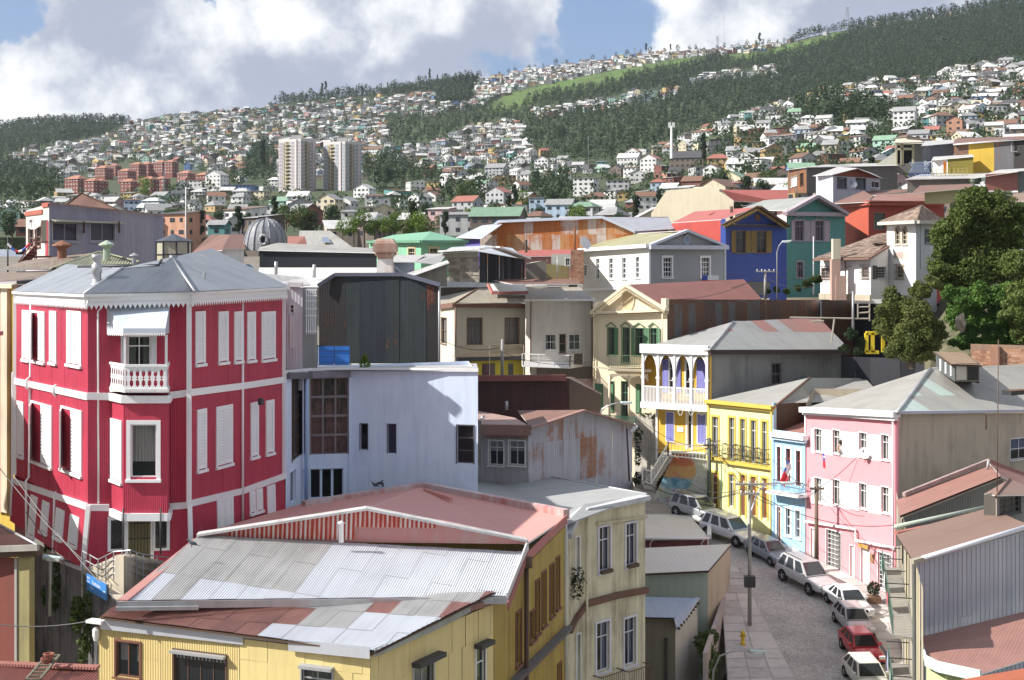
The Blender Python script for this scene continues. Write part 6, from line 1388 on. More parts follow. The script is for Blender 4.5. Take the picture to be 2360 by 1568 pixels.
simple('purple_house','purple-walled house with a pale roof left of the rusty hall','house',140,-8,[(1072,138,1106,136,[(1072,552),(1106,550)],620,paint((.12,.10,.36),.7,.2))],[([(1050,548,138),(1110,550,135),(1160,515,150),(1110,520,150)],ZR)],WHITE2)
simple('grey_lean_to','low grey lean-to with a pale tin roof right of the chimney','building',104,-12,[(900,104,955,104,[(900,604),(955,604)],640,paint((.25,.28,.33),.7,.2)),(955,100,1030,100,[(955,636),(1030,606)],660,paint((.26,.24,.20),.8,.3))],[([(900,604,103.7),(955,604,103.7),(980,588,112),(905,588,112)],corr((.45,.44,.42),.3,bump=.2)),([(955,604,103.7),(1010,610,106),(1030,585,118),(980,585,118)],corr((.45,.44,.42),.3,bump=.2)),([(940,640,99.6),(1035,606,99.6),(1030,600,104),(930,632,104)],ZG)],WHITE2)
h=House('stone_ruin','rough grey stone gable patched with rusty tin beside a dark timber shed','building',1060,116,-12)
S=Fac((1032,116),(1104,115));ST=[paint((.34,.31,.26),.95,.3,bump=.8),paint((.28,.25,.21),.95,.3,bump=.8),paint((.40,.37,.31),.95,.3,bump=.8)]
sheets(h.o,S,S.poly([(1036,650),(1104,650),(1104,590),(1030,592)]),ST[0],'stone',.62,.30,mats=ST,jit=.12,brick=True,off=.0);RU=[corr((.35,.17,.08),.15,rust=.5,bump=.4),corr((.45,.42,.36),.15,rust=.3,bump=.4)]
sheets(h.o,S,S.poly([(1022,596),(1104,592),(1104,578),(1022,580)]),RU[0],'tin_patch',.7,0,mats=RU,jit=.08,off=.15)
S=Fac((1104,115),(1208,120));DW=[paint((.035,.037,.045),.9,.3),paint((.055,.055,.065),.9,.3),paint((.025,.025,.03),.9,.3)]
h.wall(S,[(1104,652),(1208,652),(1208,598),(1104,580)],DW[0],w=.55,mats=DW,jit=.06,pname='timber_board');h.line([(1014,580,115.5),(1110,574,114),(1140,570,114),(1212,596,119)],.1,WHITE2,'roof_edge_trim',True,1.0,.15);h.roof([(1014,584,115),(1104,580,114.6),(1120,566,130),(1040,570,130)],ZR);h.roof([(1104,580,114.6),(1210,597,119.6),(1180,572,132),(1120,566,130)],ZR)
RUH=[corr(c,.2,sc3(c,.75),rust=ru,rcol=(.27,.085,.02),rv=.6,dirt=.4,bump=.35)for c,ru in(((.50,.30,.18),.62),((.48,.24,.10),.58),((.40,.20,.10),.70),((.55,.47,.42),.56))]
h=House('rusty_hall','long orange-rusted corrugated hall with a pale tin roof','building',1105,150,-8)
S=Fac((1105,150),(1462,146))
h.wall(S,[(1105,612),(1462,612),(1460,535),(1388,503),(1150,513),(1105,550)],RUH[0],w=1.05,h=1.75,mats=RUH,jit=.03,pick=lambda u,v,i,j:R.choices(RUH,[1,1,3,2]if v>1.5 else[4,4,1,1])[0])
h.line([(1100,551,149.5),(1149,511,149),(1388,501,146.5),(1462,534,145.8)],.1,paint((.50,.55,.64),.5,.1),'barge_board',True,.4,.3)
h.roof([(1388,501,147),(1462,534,146),(1552,532,158),(1540,502,165)],ZR,w=2.2,name='roof');h.wall(Fac((1462,146),(1552,158)),[(1462,600),(1552,600),(1552,533),(1462,534)],paint((.35,.38,.44),.7,.2));h.roof([(1149,512,149),(1388,501,147),(1540,500,165),(1250,508,168)],ZR)
h.line([(1212,553,140),(1212,640,140)],.14,paint((.06,.04,.03),.8,.2),'post');h.line([(1324,525,141),(1324,600,141)],.12,paint((.20,.08,.03),.8,.2),'post')
simple('red_roof_lean_to','low dusty-red tin roof in front of the rusty hall','roof',134,-10,[(1180,134,1345,134,[(1180,590),(1345,590)],640,paint((.42,.2,.18),.8,.3))],[([(1180,592,133.7),(1318,590,133.7),(1345,574,144),(1180,578,144)],RDR)],WHITE2)
h,Fs=simple('brick_shed','small red brick wall and patched sheds left of the white clapboard house','building',118,-10,[(1212,118,1258,118,[(1212,610),(1258,600)],650,paint((.20,.19,.16),.8,.3)),(1258,118,1312,118,[(1258,608),(1312,614)],650,paint((.30,.26,.12),.8,.3)),(1270,121,1316,121,[(1270,586),(1316,586)],620,paint((.60,.58,.50),.8,.2),[(1303,596,1312,612)],dict(fr=WHITE2,cw=.04,nx=2))],[([(1212,609,118),(1258,600,118),(1262,600,124),(1212,606,124)],YG)],WHITE2)
S=Fac((1315,117),(1345,117));BK=[paint((.40,.22,.14),.9,.2),paint((.34,.18,.12),.9,.2),paint((.44,.27,.18),.9,.2)]
sheets(h.o,S,S.poly([(1315,655),(1345,655),(1345,576),(1315,576)]),BK[0],'brick',.38,.19,mats=BK,jit=.02,brick=True)
h.roof([(1180,655,112),(1340,655,112),(1330,643,118),(1120,643,118)],BR,name='roof')
simple('dark_roof_house','long dark slate-roofed house behind the verandah house','house',138,-14,[(1015,138,1330,138,[(1015,648),(1330,646)],690,paint((.13,.125,.13),.8,.3))],[([(1015,662,134),(1310,660,134),(1310,647,138),(1015,648,138)],ZG)],WHITE2)
CLB=corr((.68,.67,.62),.9,(.6,.59,.54),dirt=.12,bump=.12,seam=.45);CLB_SHADE=corr((.30,.31,.32),.9,(.27,.28,.29),dirt=.15,bump=.1,seam=.45);WS=dict(fr=WHITE,cw=.16,nx=2,ny=4,sill=.06,mu=.05,curt=paint((.35,.38,.42),.8,.1),part=.4)  # grey copy of the white cladding puts the gable front's shade into its colour
h=House('clapboard_house','white clapboard house with a shade-grey pedimented gable and sash windows','house',1495,128,-14)
S0,S=Fac((1343,143),(1495,128)),Fac((1495,128),(1672,134.5))
h.wall(S0,[(1343,760),(1495,760),(1495,568),(1343,577)],CLB,wins=[(1374,597,1382,642),(1404,596,1413,642),(1434,595,1443,642),(1465,593,1474,640),(1346,612,1353,636)],ww=WS)
h.wall(S,[(1495,760),(1672,760),(1672,570),(1495,569)],CLB_SHADE,wins=[(1528,594,1547,638),(1616,594,1634,638)],ww=dict(fr=WHITE,cw=.2,nx=3,ny=4,sill=.08,mu=.05,glass=DGLASS))
h.wall(S,[(1497,568),(1670,569),(1582,532)],CLB_SHADE,name='pediment')
WHITE_SHADE=paint((.50,.52,.58),.6,.1)  # greyed white for trim on the shaded gable front
h.line([(1337,577,142.6),(1495,567,127.4)],.1,WHITE,'cornice',True,.7,.35);h.line([(1494,570,127.4),(1674,571,134)],.1,WHITE_SHADE,'cornice',True,.7,.4);h.line([(1494,567,127.5),(1582,532,130.5),(1674,569,134.2)],.1,WHITE_SHADE,'barge_board',True,.5,.25)
c_=S.uz(1581,553);mb=MB();mb.tube([S.pt(c_[0]+math.cos(t)*.42,c_[1]+math.sin(t)*.45,.05)for t in np.linspace(0,6.28,18)],.08,5);mb.build('round_vent_frame',WHITE_SHADE,h.o);MB().face([S.pt(c_[0]+math.cos(t)*.4,c_[1]+math.sin(t)*.43,.03)for t in np.linspace(0,6.28,18,False)]).build('round_vent',paint((.25,.30,.42),.6,.1),h.o)
h.line([(1350,668,142),(1495,664,127.8)],.1,WHITE,'string_course',True,.3,.25);h.on(S,(1494,572,1498,760),WHITE,'corner_board',0,.06);h.on(S,(1668,572,1672,760),WHITE_SHADE,'corner_board',0,.06)
OLV=corr((.36,.35,.20),.3,(.30,.27,.17),rv=.4,dirt=.5,rust=.30,rcol=(.13,.09,.06),bump=.2)
h.roof([(1337,576,143),(1495,566,127.4),(1585,531,131),(1440,540,150)],OLV,w=2.5,h=0);h.roof([(1585,531,131),(1674,569,134),(1580,560,150),(1440,540,150)],OLV)
back3(h,S0,S,-14,ZY(572,134),CLB,12)
dish(1349,560,140,.75,'pale satellite dish at the left eave of the white clapboard house',.7)
flag(P(1617,657,130.5),V((1.7,.1,0)),V((0,0,.95)),'flag spread under a clapboard house sash window')
BLU=corr((.03,.06,.26),.6,(.03,.05,.2),dirt=.2,bump=.2);OK_=paint((.20,.13,.04),.7,.3)
h=House('blue_gabled_house','deep blue gabled house with ochre shutters and a scalloped gable','house',1670,138,-14)
S0,S=Fac((1548,160),(1660,138)),Fac((1672,137),(1812,141))
h.wall(S0,[(1548,700),(1660,700),(1660,506),(1548,515)],corr((.46,.075,.06),.6,bump=.2));h.wall(Fac((1660,138),(1672,137)),[(1660,760),(1672,760),(1672,505),(1660,505)],BLU)
h.wall(S,[(1672,760),(1812,760),(1812,520),(1672,517)],BLU,wins=[(1695,533,1716,583),(1743,533,1764,583)],ww=dict(fr=OK_,cw=.05,nx=2,ny=1,tr=.3,glass=DGLASS));h.wall(S,[(1674,516),(1811,519),(1746,480)],BLU,name='gable')
for x0,x1 in((1684,1694),(1717,1729),(1730,1742),(1765,1777)):r=S.rect(x0,532,x1,583);shutter(h.o,S,r[0],r[1],r[2],r[3],.05,OK_,nl=10)
h.line([(1664,520,136.4),(1746,477,137),(1814,522,140.2)],.1,paint((.10,.06,.03),.7,.2),'barge_board',True,.8,.25);h.line([(1672,520,136.8),(1812,522,140.8)],.1,paint((.06,.05,.08),.7,.2),'string_course',True,.12,.3)
mb=MB()
for a,b in((P(1668,521,136),P(1746,481,136.6)),(P(1746,481,136.6),P(1811,523,139.8))):
 for i in range(16):c=a.lerp(b,(i+.5)/16);mb.lathe(c-V((0,.0,.32)),[(.04,0),(.14,.14),(.14,.3)],6)
o=mb.build('scallop_trim',OK_,h.o);o['kind']='stuff'
c_=S.uz(1745,502);MB().face([S.pt(c_[0]+math.cos(t)*.38,c_[1]+math.sin(t)*.4,.05)for t in np.linspace(0,6.28,16,False)]).build('round_vent',paint((.16,.08,.05),.7,.2),h.o)
h.roof([(1548,514,160),(1662,506,137.6),(1744,478,138),(1600,488,165)],RDR);h.roof([(1744,478,138),(1814,521,140.5),(1760,500,165),(1600,488,165)],RDR);h.line([(1685,505,143),(1685,476,143)],.17,paint((.12,.07,.06),.7,.2),'chimney_pipe');h.line([(1638,497,150),(1648,492,152)],.1,paint((.25,.08,.07),.7,.2),'roof_hatch',True,.4,.3)
h.on(S,(1715,650,1770,680),DGLASS,'porch_window',.02,.2);back3(h,S0,S,-14,ZY(522,140),BLU,15)
TEAL=corr((.10,.27,.24),.6,(.09,.24,.22),dirt=.2,bump=.15);LIL=paint((.40,.33,.36),.6,.15)
h=House('teal_house','teal gabled house with lilac shutters and pediment trim','house',1812,142,-12)
S=Fac((1812,144),(1947,149));S0=Fac((1700,166),(1812,144))
h.wall(S,[(1812,760),(1947,760),(1947,496),(1812,494)],TEAL,wins=[(1831,509,1851,555),(1878,509,1897,555),(1836,604,1850,640)],ww=dict(fr=LIL,cw=.14,nx=3,ny=1,tr=.28,sill=.06,curt=paint((.22,.10,.12),.8,.2),part=.4));h.wall(S,[(1814,493),(1945,495),(1880,456)],TEAL,name='gable')
h.wall(S0,[(1790,520),(1812,520),(1812,482),(1790,484)],WHITE2)
for x0,x1 in((1822,1830),(1853,1866),(1867,1876),(1899,1911)):r=S.rect(x0,509,x1,557);shutter(h.o,S,r[0],r[1],r[2],r[3],.05,LIL,nl=10)
h.line([(1808,493,143),(1880,453,145.5),(1950,494,148.4)],.1,LIL,'barge_board',True,.8,.35);h.line([(1811,493,143.4),(1949,495,148.6)],.1,LIL,'cornice',True,.5,.45)
for x in(1841,1888):u,z=S.uz(x,502);mb=MB();mb.bar(S.pt(u-.75,z-.1,.08),S.pt(u,z+.3,.08),.1,.1);mb.bar(S.pt(u,z+.3,.08),S.pt(u+.75,z-.1,.08),.1,.1);mb.build('window_pediment',LIL,h.o)
h.roof([(1700,484,160),(1812,486,143),(1880,453,145.8),(1760,462,168)],corr((.33,.34,.31),.3,bump=.2));h.roof([(1880,453,145.8),(1950,493,148.8),(1900,470,168),(1760,462,168)],ZG);back3(h,S,S,-12,ZY(494,146),TEAL,15)
OR=paint((.46,.10,.06),.7,.15)
h,Fs=simple('orange_red_house','plain orange-red house with a faded maroon hipped roof','house',156,-10,[(1940,170,2001,156,[(1940,480),(2001,470)],700,OR),(2001,156,2174,164,[(2001,470),(2174,472)],700,paint((.40,.07,.05),.7,.15),[(2014,492,2039,529)],dict(fr=paint((.22,.20,.14),.7,.2),cw=.08,nx=2,ny=1,curt=CURTG,part=.5,tr=.2))],[([(1915,470,168),(2001,466,155),(2010,452,160),(1990,440,176)],BR),([(2001,466,155),(2178,468,163.5),(2140,448,172),(2020,450,162)],corr((.34,.20,.16),.3,(.28,.13,.10),rv=.5,dirt=.5,bump=.3),dict(w=2.2)),([(1915,470,168),(2020,450,162),(2170,432,185),(2000,440,185)],BR)],OR)  # darker red on the right face paints its shade beside the sunlit left
h.line([(1938,477,169.5),(2001,468,155.4),(2174,470,163.4)],.1,paint((.42,.09,.06),.6,.2),'cornice',True,.3,.55)
WPL=paint((.80,.79,.78),.8,.18,(.5,.5,.48));TILE=[paint((.24,.17,.13),.85,.3),paint((.29,.21,.16),.85,.3),paint((.20,.15,.12),.85,.3)]
h=House('tower_house','white plastered villa with a square tower and brown tiled roofs','villa',2050,124,-8)
T0,T1=Fac((2043,126),(2110,122)),Fac((2110,122),(2158,127));Wa=Fac((1890,128),(2006,122));Wb=Fac((2006,122),(2046,125))
def tiles(S,reg,n_=.55,m=.5):sheets(h.o,S,reg,TILE[0],'roof_tile',n_,m,mats=TILE,jit=.05,brick=True,off=.03);deck(h.o,S,reg)
h.wall(T0,[(2043,720),(2110,720),(2110,516),(2043,518)],WPL,wins=[(2063,532,2073,563),(2079,532,2089,563),(2066,614,2081,640)],ww=dict(fr=paint((.50,.42,.30),.7,.2),cw=.12,nx=2,ny=3,sill=.08));h.wall(T1,[(2110,720),(2158,720),(2158,518),(2110,516)],paint((.60,.62,.64),.8,.25),wins=[(2131,532,2147,560)],ww=dict(fr=IRON,cw=.12,nx=3,ny=3))  # tower's right face has greyer plaster, its shade put into the colour
for x in(2068,2084):
 u,z=T0.uz(x,533);mb=MB();pr=[(u+math.cos(t)*.32,z+math.sin(t)*.38)for t in np.linspace(0,math.pi,9)];mb.face([T0.pt(a,b,.05)for a,b in pr]);mb.build('window_arch',paint((.12,.11,.10),.5,.2),h.o);mb=MB();mb.tube([T0.pt(a,b,.07)for a,b in pr],.09,5);mb.build('window_surround',paint((.50,.42,.30),.7,.2),h.o)
h.on(T0,(2059,578,2090,597),paint((.52,.54,.46),.8,.3),'wall_panel',0,.03);h.on(T0,(2060,582,2081,595),paint((.48,.36,.32),.8,.3),'tile_plaque',.03,.05)
a,b,c_,d_=P(2026,514,126.5),P(2112,510,120.5),P(2176,512,127),P(2122,476,126);
for p in((a,b,d_),(b,c_,d_)):Sx=Surf(*p);tiles(Sx,[Sx.to2(q)for q in p])
MB().face([a,d_,P(2100,500,133)]).build('roof',TILE[0],h.o);MB().face([c_,P(2100,500,133),d_]).build('roof',TILE[0],h.o)
h.line([(2026,516,126.4),(2112,512,120.4),(2176,514,127)],.1,paint((.55,.53,.46),.7,.2),'eaves_board',True,.5,.3)
for q in([(2026,513,126.5),(2122,475,126)],[(2112,509,120.5),(2122,475,126)],[(2176,511,127),(2122,475,126)]):h.line(q,.13,TILE[2],'ridge_tile')
h.wall(Wa,[(1890,690),(2006,690),(2006,596),(1890,598)],WPL,wins=[(1894,619,1912,642),(1986,616,2001,640)],ww=dict(fr=paint((.4,.3,.26),.7,.2),cw=.05,nx=3,ny=3,curt=CURT));h.on(Wa,(1888,678,2006,692),paint((.46,.40,.30),.9,.3),'stone_plinth',0,.12)
h.wall(Wb,[(2006,690),(2046,690),(2046,570),(2006,594)],paint((.70,.69,.68),.8,.2),wins=[(2014,616,2040,641)],ww=dict(fr=paint((.3,.3,.3),.7,.1),cw=.05,nx=4,ny=4,glass=DGLASS))  # greyer plaster paints the shade of this right-turned wall
for x0,y0,x1,y1 in((1893,614,1914,646),(1984,611,2003,645),(2064,610,2083,645)):
 Sx=T0 if x0>2050 else Wa;r=Sx.rect(x0,y0,x1,y1);g_=MB()
 for k in range(7):u=r[0]+(r[1]-r[0])*k/6;g_.tube([Sx.pt(u,r[2],.25),Sx.pt(u,r[3],.25)],.02,4)
 for z in(r[2],r[3],(r[2]+r[3])/2):g_.tube([Sx.pt(r[0],z,0),Sx.pt(r[0],z,.25),Sx.pt(r[1],z,.25),Sx.pt(r[1],z,0)],.025,4)
 g_.build('window_grille',paint((.15,.13,.12),.5,.2),h.o)
q=[P(1874,597,127),P(2003,594,121.3),P(2053,564,127),P(2020,541,133)];Sx=Surf(q[0],q[1],q[3]);tiles(Sx,[Sx.to2(p)for p in q])
q=[P(2010,562,126),P(2046,563,126),P(2046,541,132),P(2022,541,131)];Sx=Surf(q[0],q[1],q[3]);tiles(Sx,[Sx.to2(p)for p in q])
h.line([(1874,599,126.9),(2003,596,121.2),(2048,568,125)],.1,BRF,'gutter',True,.2,.2)
CB=paint((.50,.34,.28),.85,.2)
mb=MB();cc3=P(1930,690,124)
zA,zB,zC=ZY(692,124),ZY(598,124),ZY(551,124);mb.box((P(1924,0,124).x,124,(zA+zB)/2),(.42,0,0),(0,.35,0),(0,0,(zB-zA)/2));mb.box((P(1935,0,124).x,124,(zA+ZY(636,124))/2),(.5,0,0),(0,.45,0),(0,0,(ZY(636,124)-zA)/2));mb.build('brick_chimney_base',CB,h.o)
MB().box((P(1926,0,124).x,124,(zB+zC)/2),(.36,0,0),(0,.36,0),(0,0,(zC-zB)/2)).build('chimney_stack',CREAM,h.o)
h.line([(1948,602,124.2),(1947,690,124.2)],.06,BRF,'rain_pipe');h.line([(2119,518,123),(2119,620,123)],.07,paint((.12,.16,.2),.6,.2),'rain_pipe')
back3(h,Wa,T1,-8,ZY(600,125),WPL,10)
WBL=corr((.62,.64,.70),.3,(.56,.58,.64),dirt=.15,bump=.2)
h,Fs=simple('brown_gabled_house','white house with a red-brown gable and two dark windows, dish between them','house',178,0,[(1880,190,1919,178,[(1880,405),(1919,406)],470,WBL),(1919,178,2027,186,[(1919,406),(2027,412)],470,paint((.42,.43,.50),.8,.2),[(1929,410,1950,434),(1972,412,1994,435),(2007,419,2026,433)],[dict(fr=IRON,cw=.06,nx=2,ny=1,glass=DGLASS)]*2+[dict(fr=WHITE,cw=.06,nx=2,ny=1)])],[([(1872,406,188),(1918,403,177),(1976,388,180),(1930,385,196)],ZG),([(1976,388,180),(2034,412,186),(2010,400,200),(1930,385,196)],ZG)],WBL)
h.wall(Fs[1],[(1919,404),(2030,412),(1976,390)],paint((.24,.08,.05),.8,.2),name='gable');dish(1965,424,176,.6,'grey satellite dish between the dark windows of the brown-gabled house',.2,paint((.2,.22,.26),.5,.2))
simple('grey_metal_workshop','long dark grey metal workshop behind the brown-gabled house','building',196,0,[(1815,210,1858,196,[(1815,392),(1858,390)],445,corr((.16,.11,.08),.3,rust=.6,bump=.3),[(1843,400,1851,428),(1822,408,1836,430)],[dict(fr=WOODD,cw=.05,nx=1,glass=DGLASS),dict(fr=WHITE,cw=.03,nx=1,glass=CURT)]),(1858,196,2068,200,[(1858,386),(2068,382)],445,paint((.19,.18,.17),.8,.2))],[([(1810,392,209),(1858,386,195),(1960,380,205),(1900,380,215)],ZG),([(1858,386,195),(2070,382,199),(2060,376,220),(1960,378,220)],ZG)],ZG)
simple('framed_porch_house','cream-framed glazed porch house with a pale mansard slope','house',205,2,[(2063,205,2128,205,[(2063,328),(2128,328)],400,paint((.24,.24,.22),.8,.2),[(2066,335,2075,342),(2081,334,2102,341),(2081,346,2102,378),(2067,346,2075,378)],dict(fr=paint((.58,.54,.36),.7,.1),cw=.28,nx=1,ny=1,sill=0)),(2015,206,2063,205,[(2015,382),(2063,350)],400,paint((.40,.40,.34),.8,.2))],[([(2058,329,204),(2138,332,204),(2120,324,214),(2066,320,214)],CREAM)],CREAM)
CM=[corr((.20,.21,.24),.3,bump=.3,dirt=.4),corr((.25,.26,.29),.3,bump=.3,dirt=.4)]
h=House('tin_block','blue-grey corrugated block left of the mustard wall','building',2130,196,2);S=Fac((2124,196),(2200,198));h.wall(S,[(2124,372),(2196,366),(2200,331),(2126,338)],CM[0],w=1.4,mats=CM,jit=.03);h.roof([(2122,337,195.5),(2202,330,197.5),(2200,322,212),(2130,326,212)],ZG)
h=House('mustard_building','mustard-yellow and rust-streaked metal building at the upper right edge','building',2200,190,2);S=Fac((2198,190),(2400,184))
MY=[corr((.62,.42,.06),.6,dirt=.15,bump=.1),corr((.18,.11,.08),.3,rust=.6,bump=.3),corr((.15,.15,.16),.3,rust=.45,rcol=(.25,.10,.04),bump=.3),paint((.05,.045,.045),.8,.3)]
for x0,x1,y0a,y0b,y1,m_ in((2198,2231,335,332,395,MY[1]),(2231,2290,332,328,405,MY[0]),(2290,2335,328,322,398,MY[2]),(2335,2400,322,318,392,MY[3])):h.wall(S,[(x0,y1),(x1,y1),(x1,y0b),(x0,y0a)],m_,w=1.5 if m_ is not MY[0]else 3.6,jit=.02)
h.line([(2196,334,189.5),(2330,323,185.6),(2330,350,185.6),(2344,350,185.4)],.12,paint((.6,.6,.62),.5,.1),'gutter');h.roof([(2196,333,189.4),(2420,318,183),(2420,312,200),(2200,320,205)],BR)
h.line([(2146,372,180),(2146,405,180)],.1,WHITE2,'post');
simple('olive_hut','dark olive painted hut with a white and orange door panel','building',182,0,[(2183,182,2242,180,[(2183,366),(2242,362)],402,paint((.16,.13,.02),.8,.2)),(2150,184,2183,182,[(2150,370),(2183,367)],400,WHITE2),(2173,181.5,2181,181.5,[(2173,373),(2181,373)],400,paint((.60,.18,.03),.7,.1))],[([(2146,370,183),(2244,361,179.6),(2240,356,188),(2150,362,190)],ZG)],ZG)
t=thing('lattice_screen','pale blue lattice screen and railing on the upper terrace','screen',P(2120,395,178));mb=MB();Sx=Fac((2095,178),(2145,178));r=Sx.rect(2095,374,2145,398)
for k in range(14):u=r[0]+(r[1]-r[0])*k/13;mb.bar(Sx.pt(u,r[2]),Sx.pt(min(r[1],u+.9),r[3]),.09);mb.bar(Sx.pt(u,r[3]),Sx.pt(min(r[1],u+.9),r[2]),.09)
o=mb.build('lattice',paint((.30,.36,.50),.6,.1),t);o['kind']='stuff';mb=MB()
for k in range(16):u=r[0]-.2+(r[1]-r[0]+.4)*k/15;mb.bar(Sx.pt(u,r[2]-.2,.4),Sx.pt(u,r[2]-1.4,.4),.05)
for z in(.2,1.4):mb.bar(Sx.pt(r[0]-.2,r[2]-z,.4),Sx.pt(r[1]+.2,r[2]-z,.4),.08)
o=mb.build('railing',paint((.05,.12,.42),.6,.1),t)
t=thing('railing','yellow pipe railing along the upper terrace','railing',P(2180,410,176));mb=MB();a,b=P(2148,414,176),P(2228,410,176)
for k in range(9):p=a.lerp(b,k/8);mb.bar(p,p+V((0,0,1.3)),.07)
for z in(.4,.85,1.3):mb.bar(a+V((0,0,z)),b+V((0,0,z)),.06)
mb.build('rails',paint((.45,.38,.14),.6,.2),t)
simple('terrace_row','maroon-roofed row below the mustard building with a green trimmed gable','building',170,-4,[(2090,172,2230,172,[(2090,412),(2230,410)],445,paint((.25,.24,.21),.8,.2)),(2270,168,2345,168,[(2270,402),(2345,398)],440,paint((.36,.15,.12),.8,.2)),(2345,168,2400,167,[(2345,395),(2400,392)],460,paint((.16,.17,.16),.8,.2))],[([(2085,414,171),(2250,411,171),(2290,398,182),(2120,402,182)],ZG),([(2240,412,168),(2345,396,167),(2420,385,172),(2300,392,184)],ZG)],ZG)
simple('cream_warehouse','big cream gable-walled warehouse with stained plaster and red tin roof','warehouse',190,-2,[(1500,194,1690,188,[(1500,492),(1535,440),(1640,430),(1690,462)],520,paint((.60,.53,.40),.9,.3,(.42,.36,.26)))],[([(1660,438,189.6),(1815,438,196),(1815,470,190),(1690,464,189.5)],RDR),([(1640,430,190),(1500,492,194),(1520,470,215),(1600,432,215)],CREAM)],CREAM)
simple('rust_windowed_house','pale blue corrugated terrace house behind the big tree','house',150,-6,[(2130,150,2240,150,[(2130,442),(2240,432)],470,paint((.45,.40,.22),.8,.2))],[([(2100,446,149),(2240,434,149),(2240,424,165),(2120,428,165)],BR)],CREAM)
simple('edge_house','white-walled house with a brown tiled roof at the right edge','house',136,-6,[(2330,138,2420,136,[(2330,464),(2420,460)],520,WPL)],[([(2325,466,137),(2420,460,135),(2420,442,145),(2335,446,146)],TILE[0])],WPL)
# street, pavements
def sz(Y):return-30.5+.1*Y if Y<118 else-18.7
COB=newmat('cobbles')[0];n=NT(COB.node_tree);o_=objcoord(n)
vo=n('ShaderNodeTexVoronoi',{'feature':'DISTANCE_TO_EDGE'},Vector=o_,Scale=7.5).outputs[0];vc=n('ShaderNodeTexVoronoi',Vector=o_,Scale=7.5).outputs['Color']
bw=n('ShaderNodeRGBToBW',Color=vc).outputs[0];big=n.noise(o_,.35,5,.65)
col=n.mix(n.ramp(bw,.2,.8),(.50,.465,.44),(.62,.585,.55));col=n.mix(n.ramp(vo,.10,.0,0,.8),col,(.12,.11,.10));col=n.mix(n.ramp(big,.4,.66,0,.5),col,(.27,.25,.235))
finish(n,col,.85,bump=n.ramp(vo,0,.12),bs=.7,bd=.02)
L_=[(15.8,40),(15.8,92),(12,100),(8,108),(3,116),(-4,128)];R_=[(23,40),(23.5,80),(19.6,92),(17.2,100),(13.5,106),(9.5,112),(5,130)]
mb=MB();ys=[40,60,70,80,92,100,106,112,118,128]
gx=lambda T,y:float(np.interp(y,[t[1]for t in T],[t[0]for t in T]))
for a,b in zip(ys,ys[1:]):mb.face([(gx(L_,a),a,sz(a)),(gx(R_,a),a,sz(a)),(gx(R_,b),b,sz(b)),(gx(L_,b),b,sz(b))])
o=mb.build('road',COB);o['kind']='structure'
PV=[paint((.52,.47,.45),.85,.25),paint((.47,.43,.41),.85,.3),paint((.57,.52,.49),.85,.2)]
def pave(name,T0,T1,y0,y1,lab=None):
 root=None;mb=MB();k=y0
 while k<y1:
  e=min(k+4,y1);a,b,c,d=(T0(k),k),(T1(k),k),(T1(e),e),(T0(e),e)
  q=[V((x,y,sz(y)+.13))for x,y in(a,b,c,d)];mb.prism([p-V((0,0,.02))for p in q],(0,0,-.3));k=e
 root=mb.build(name,PV[1]);root['kind']='structure';y=y0;i=0
 while y<y1-.1:
  e=min(y+1.35,y1);n_=max(1,round((T1(y)-T0(y))/1.3))
  for j in range(n_):
   f=lambda yy,t:V((T0(yy)+(T1(yy)-T0(yy))*t,yy,sz(yy)+.135+R.uniform(0,.008)))
   g=.012;MB().face([f(y+.03,j/n_+g),f(y+.03,(j+1)/n_-g),f(e-.02,(j+1)/n_-g),f(e-.02,j/n_+g)]).build('paving_slab',R.choice(PV),root)
  y=e;i+=1
pave('left_pavement',lambda y:float(np.interp(y,[60,88,96],[10.6,14.4,14.4]))-.3,lambda y:15.8,66,95)
pave('right_pavement',lambda y:gx(R_,y)-(1.5 if y<80 else .9),lambda y:25.5 if y<85 else 25.3-(y-85)*.44 if y<98 else 19.6-(y-98)*.55,62,105)
o=MB().face([(25.2,40,-24.4),(60,40,-24.4),(60,84,-22.1),(25.2,84,-22.1)]).build('yard',CONC);o['kind']='structure'
o=MB().face([P(1440,1190,104),P(1560,1240,100),P(1640,1168,107),P(1500,1100,116),P(1440,1100,116)]).build('plaza',PV[2]);o['kind']='structure'
# sheds between the apartment house and the street
LWH=corr((.70,.67,.62),.3,(.64,.61,.56),dirt=.15,bump=.25)
h=House('white_roofed_shed','maroon shed with a pale corrugated roof, nearest the parked white vehicles','shed',1560,93,-24)
S=Fac((1480,93),(1630,93));h.wall(S,[(1480,1300),(1630,1300),(1630,1242),(1480,1242)],corr((.26,.09,.09),.25,bump=.5));h.roof([(1478,1242,92.8),(1634,1240,92.8),(1585,1186,104),(1478,1186,104)],LWH,w=2.0,name='roof');h.line([(1480,1243,92.6),(1634,1241,92.6)],.1,WHITE,'gutter');h.line([(1585,1185,103.8),(1634,1210,99),(1634,1238,93)],.1,WHITE2,'barge_board',True,.3,.3)
h.wall(Fac((1630,93),(1634,100)),[(1630,1300),(1634,1300),(1634,1212),(1630,1240)],WHITE2)
for x in(1504,1622):h.line([(x,1245,92.5),(x-6,1252,92.8),(x-6,1268,92.8)],.05,WHITE,'rain_pipe')
h=House('green_shed','pale green metal-clad shed with a cream flat roof above the pavement','shed',1560,79,-26)
GNW=corr((.36,.42,.37),.5,(.33,.39,.34),dirt=.1,bump=.6)
S=Fac((1480,79),(1630,79));S2=Fac((1630,79),(1682,88));h.wall(S,[(1480,1640),(1630,1640),(1630,1314),(1480,1322)],GNW,w=1.0);h.wall(S2,[(1630,1640),(1682,1560),(1682,1252),(1630,1318)],paint((.50,.44,.33),.85,.3))
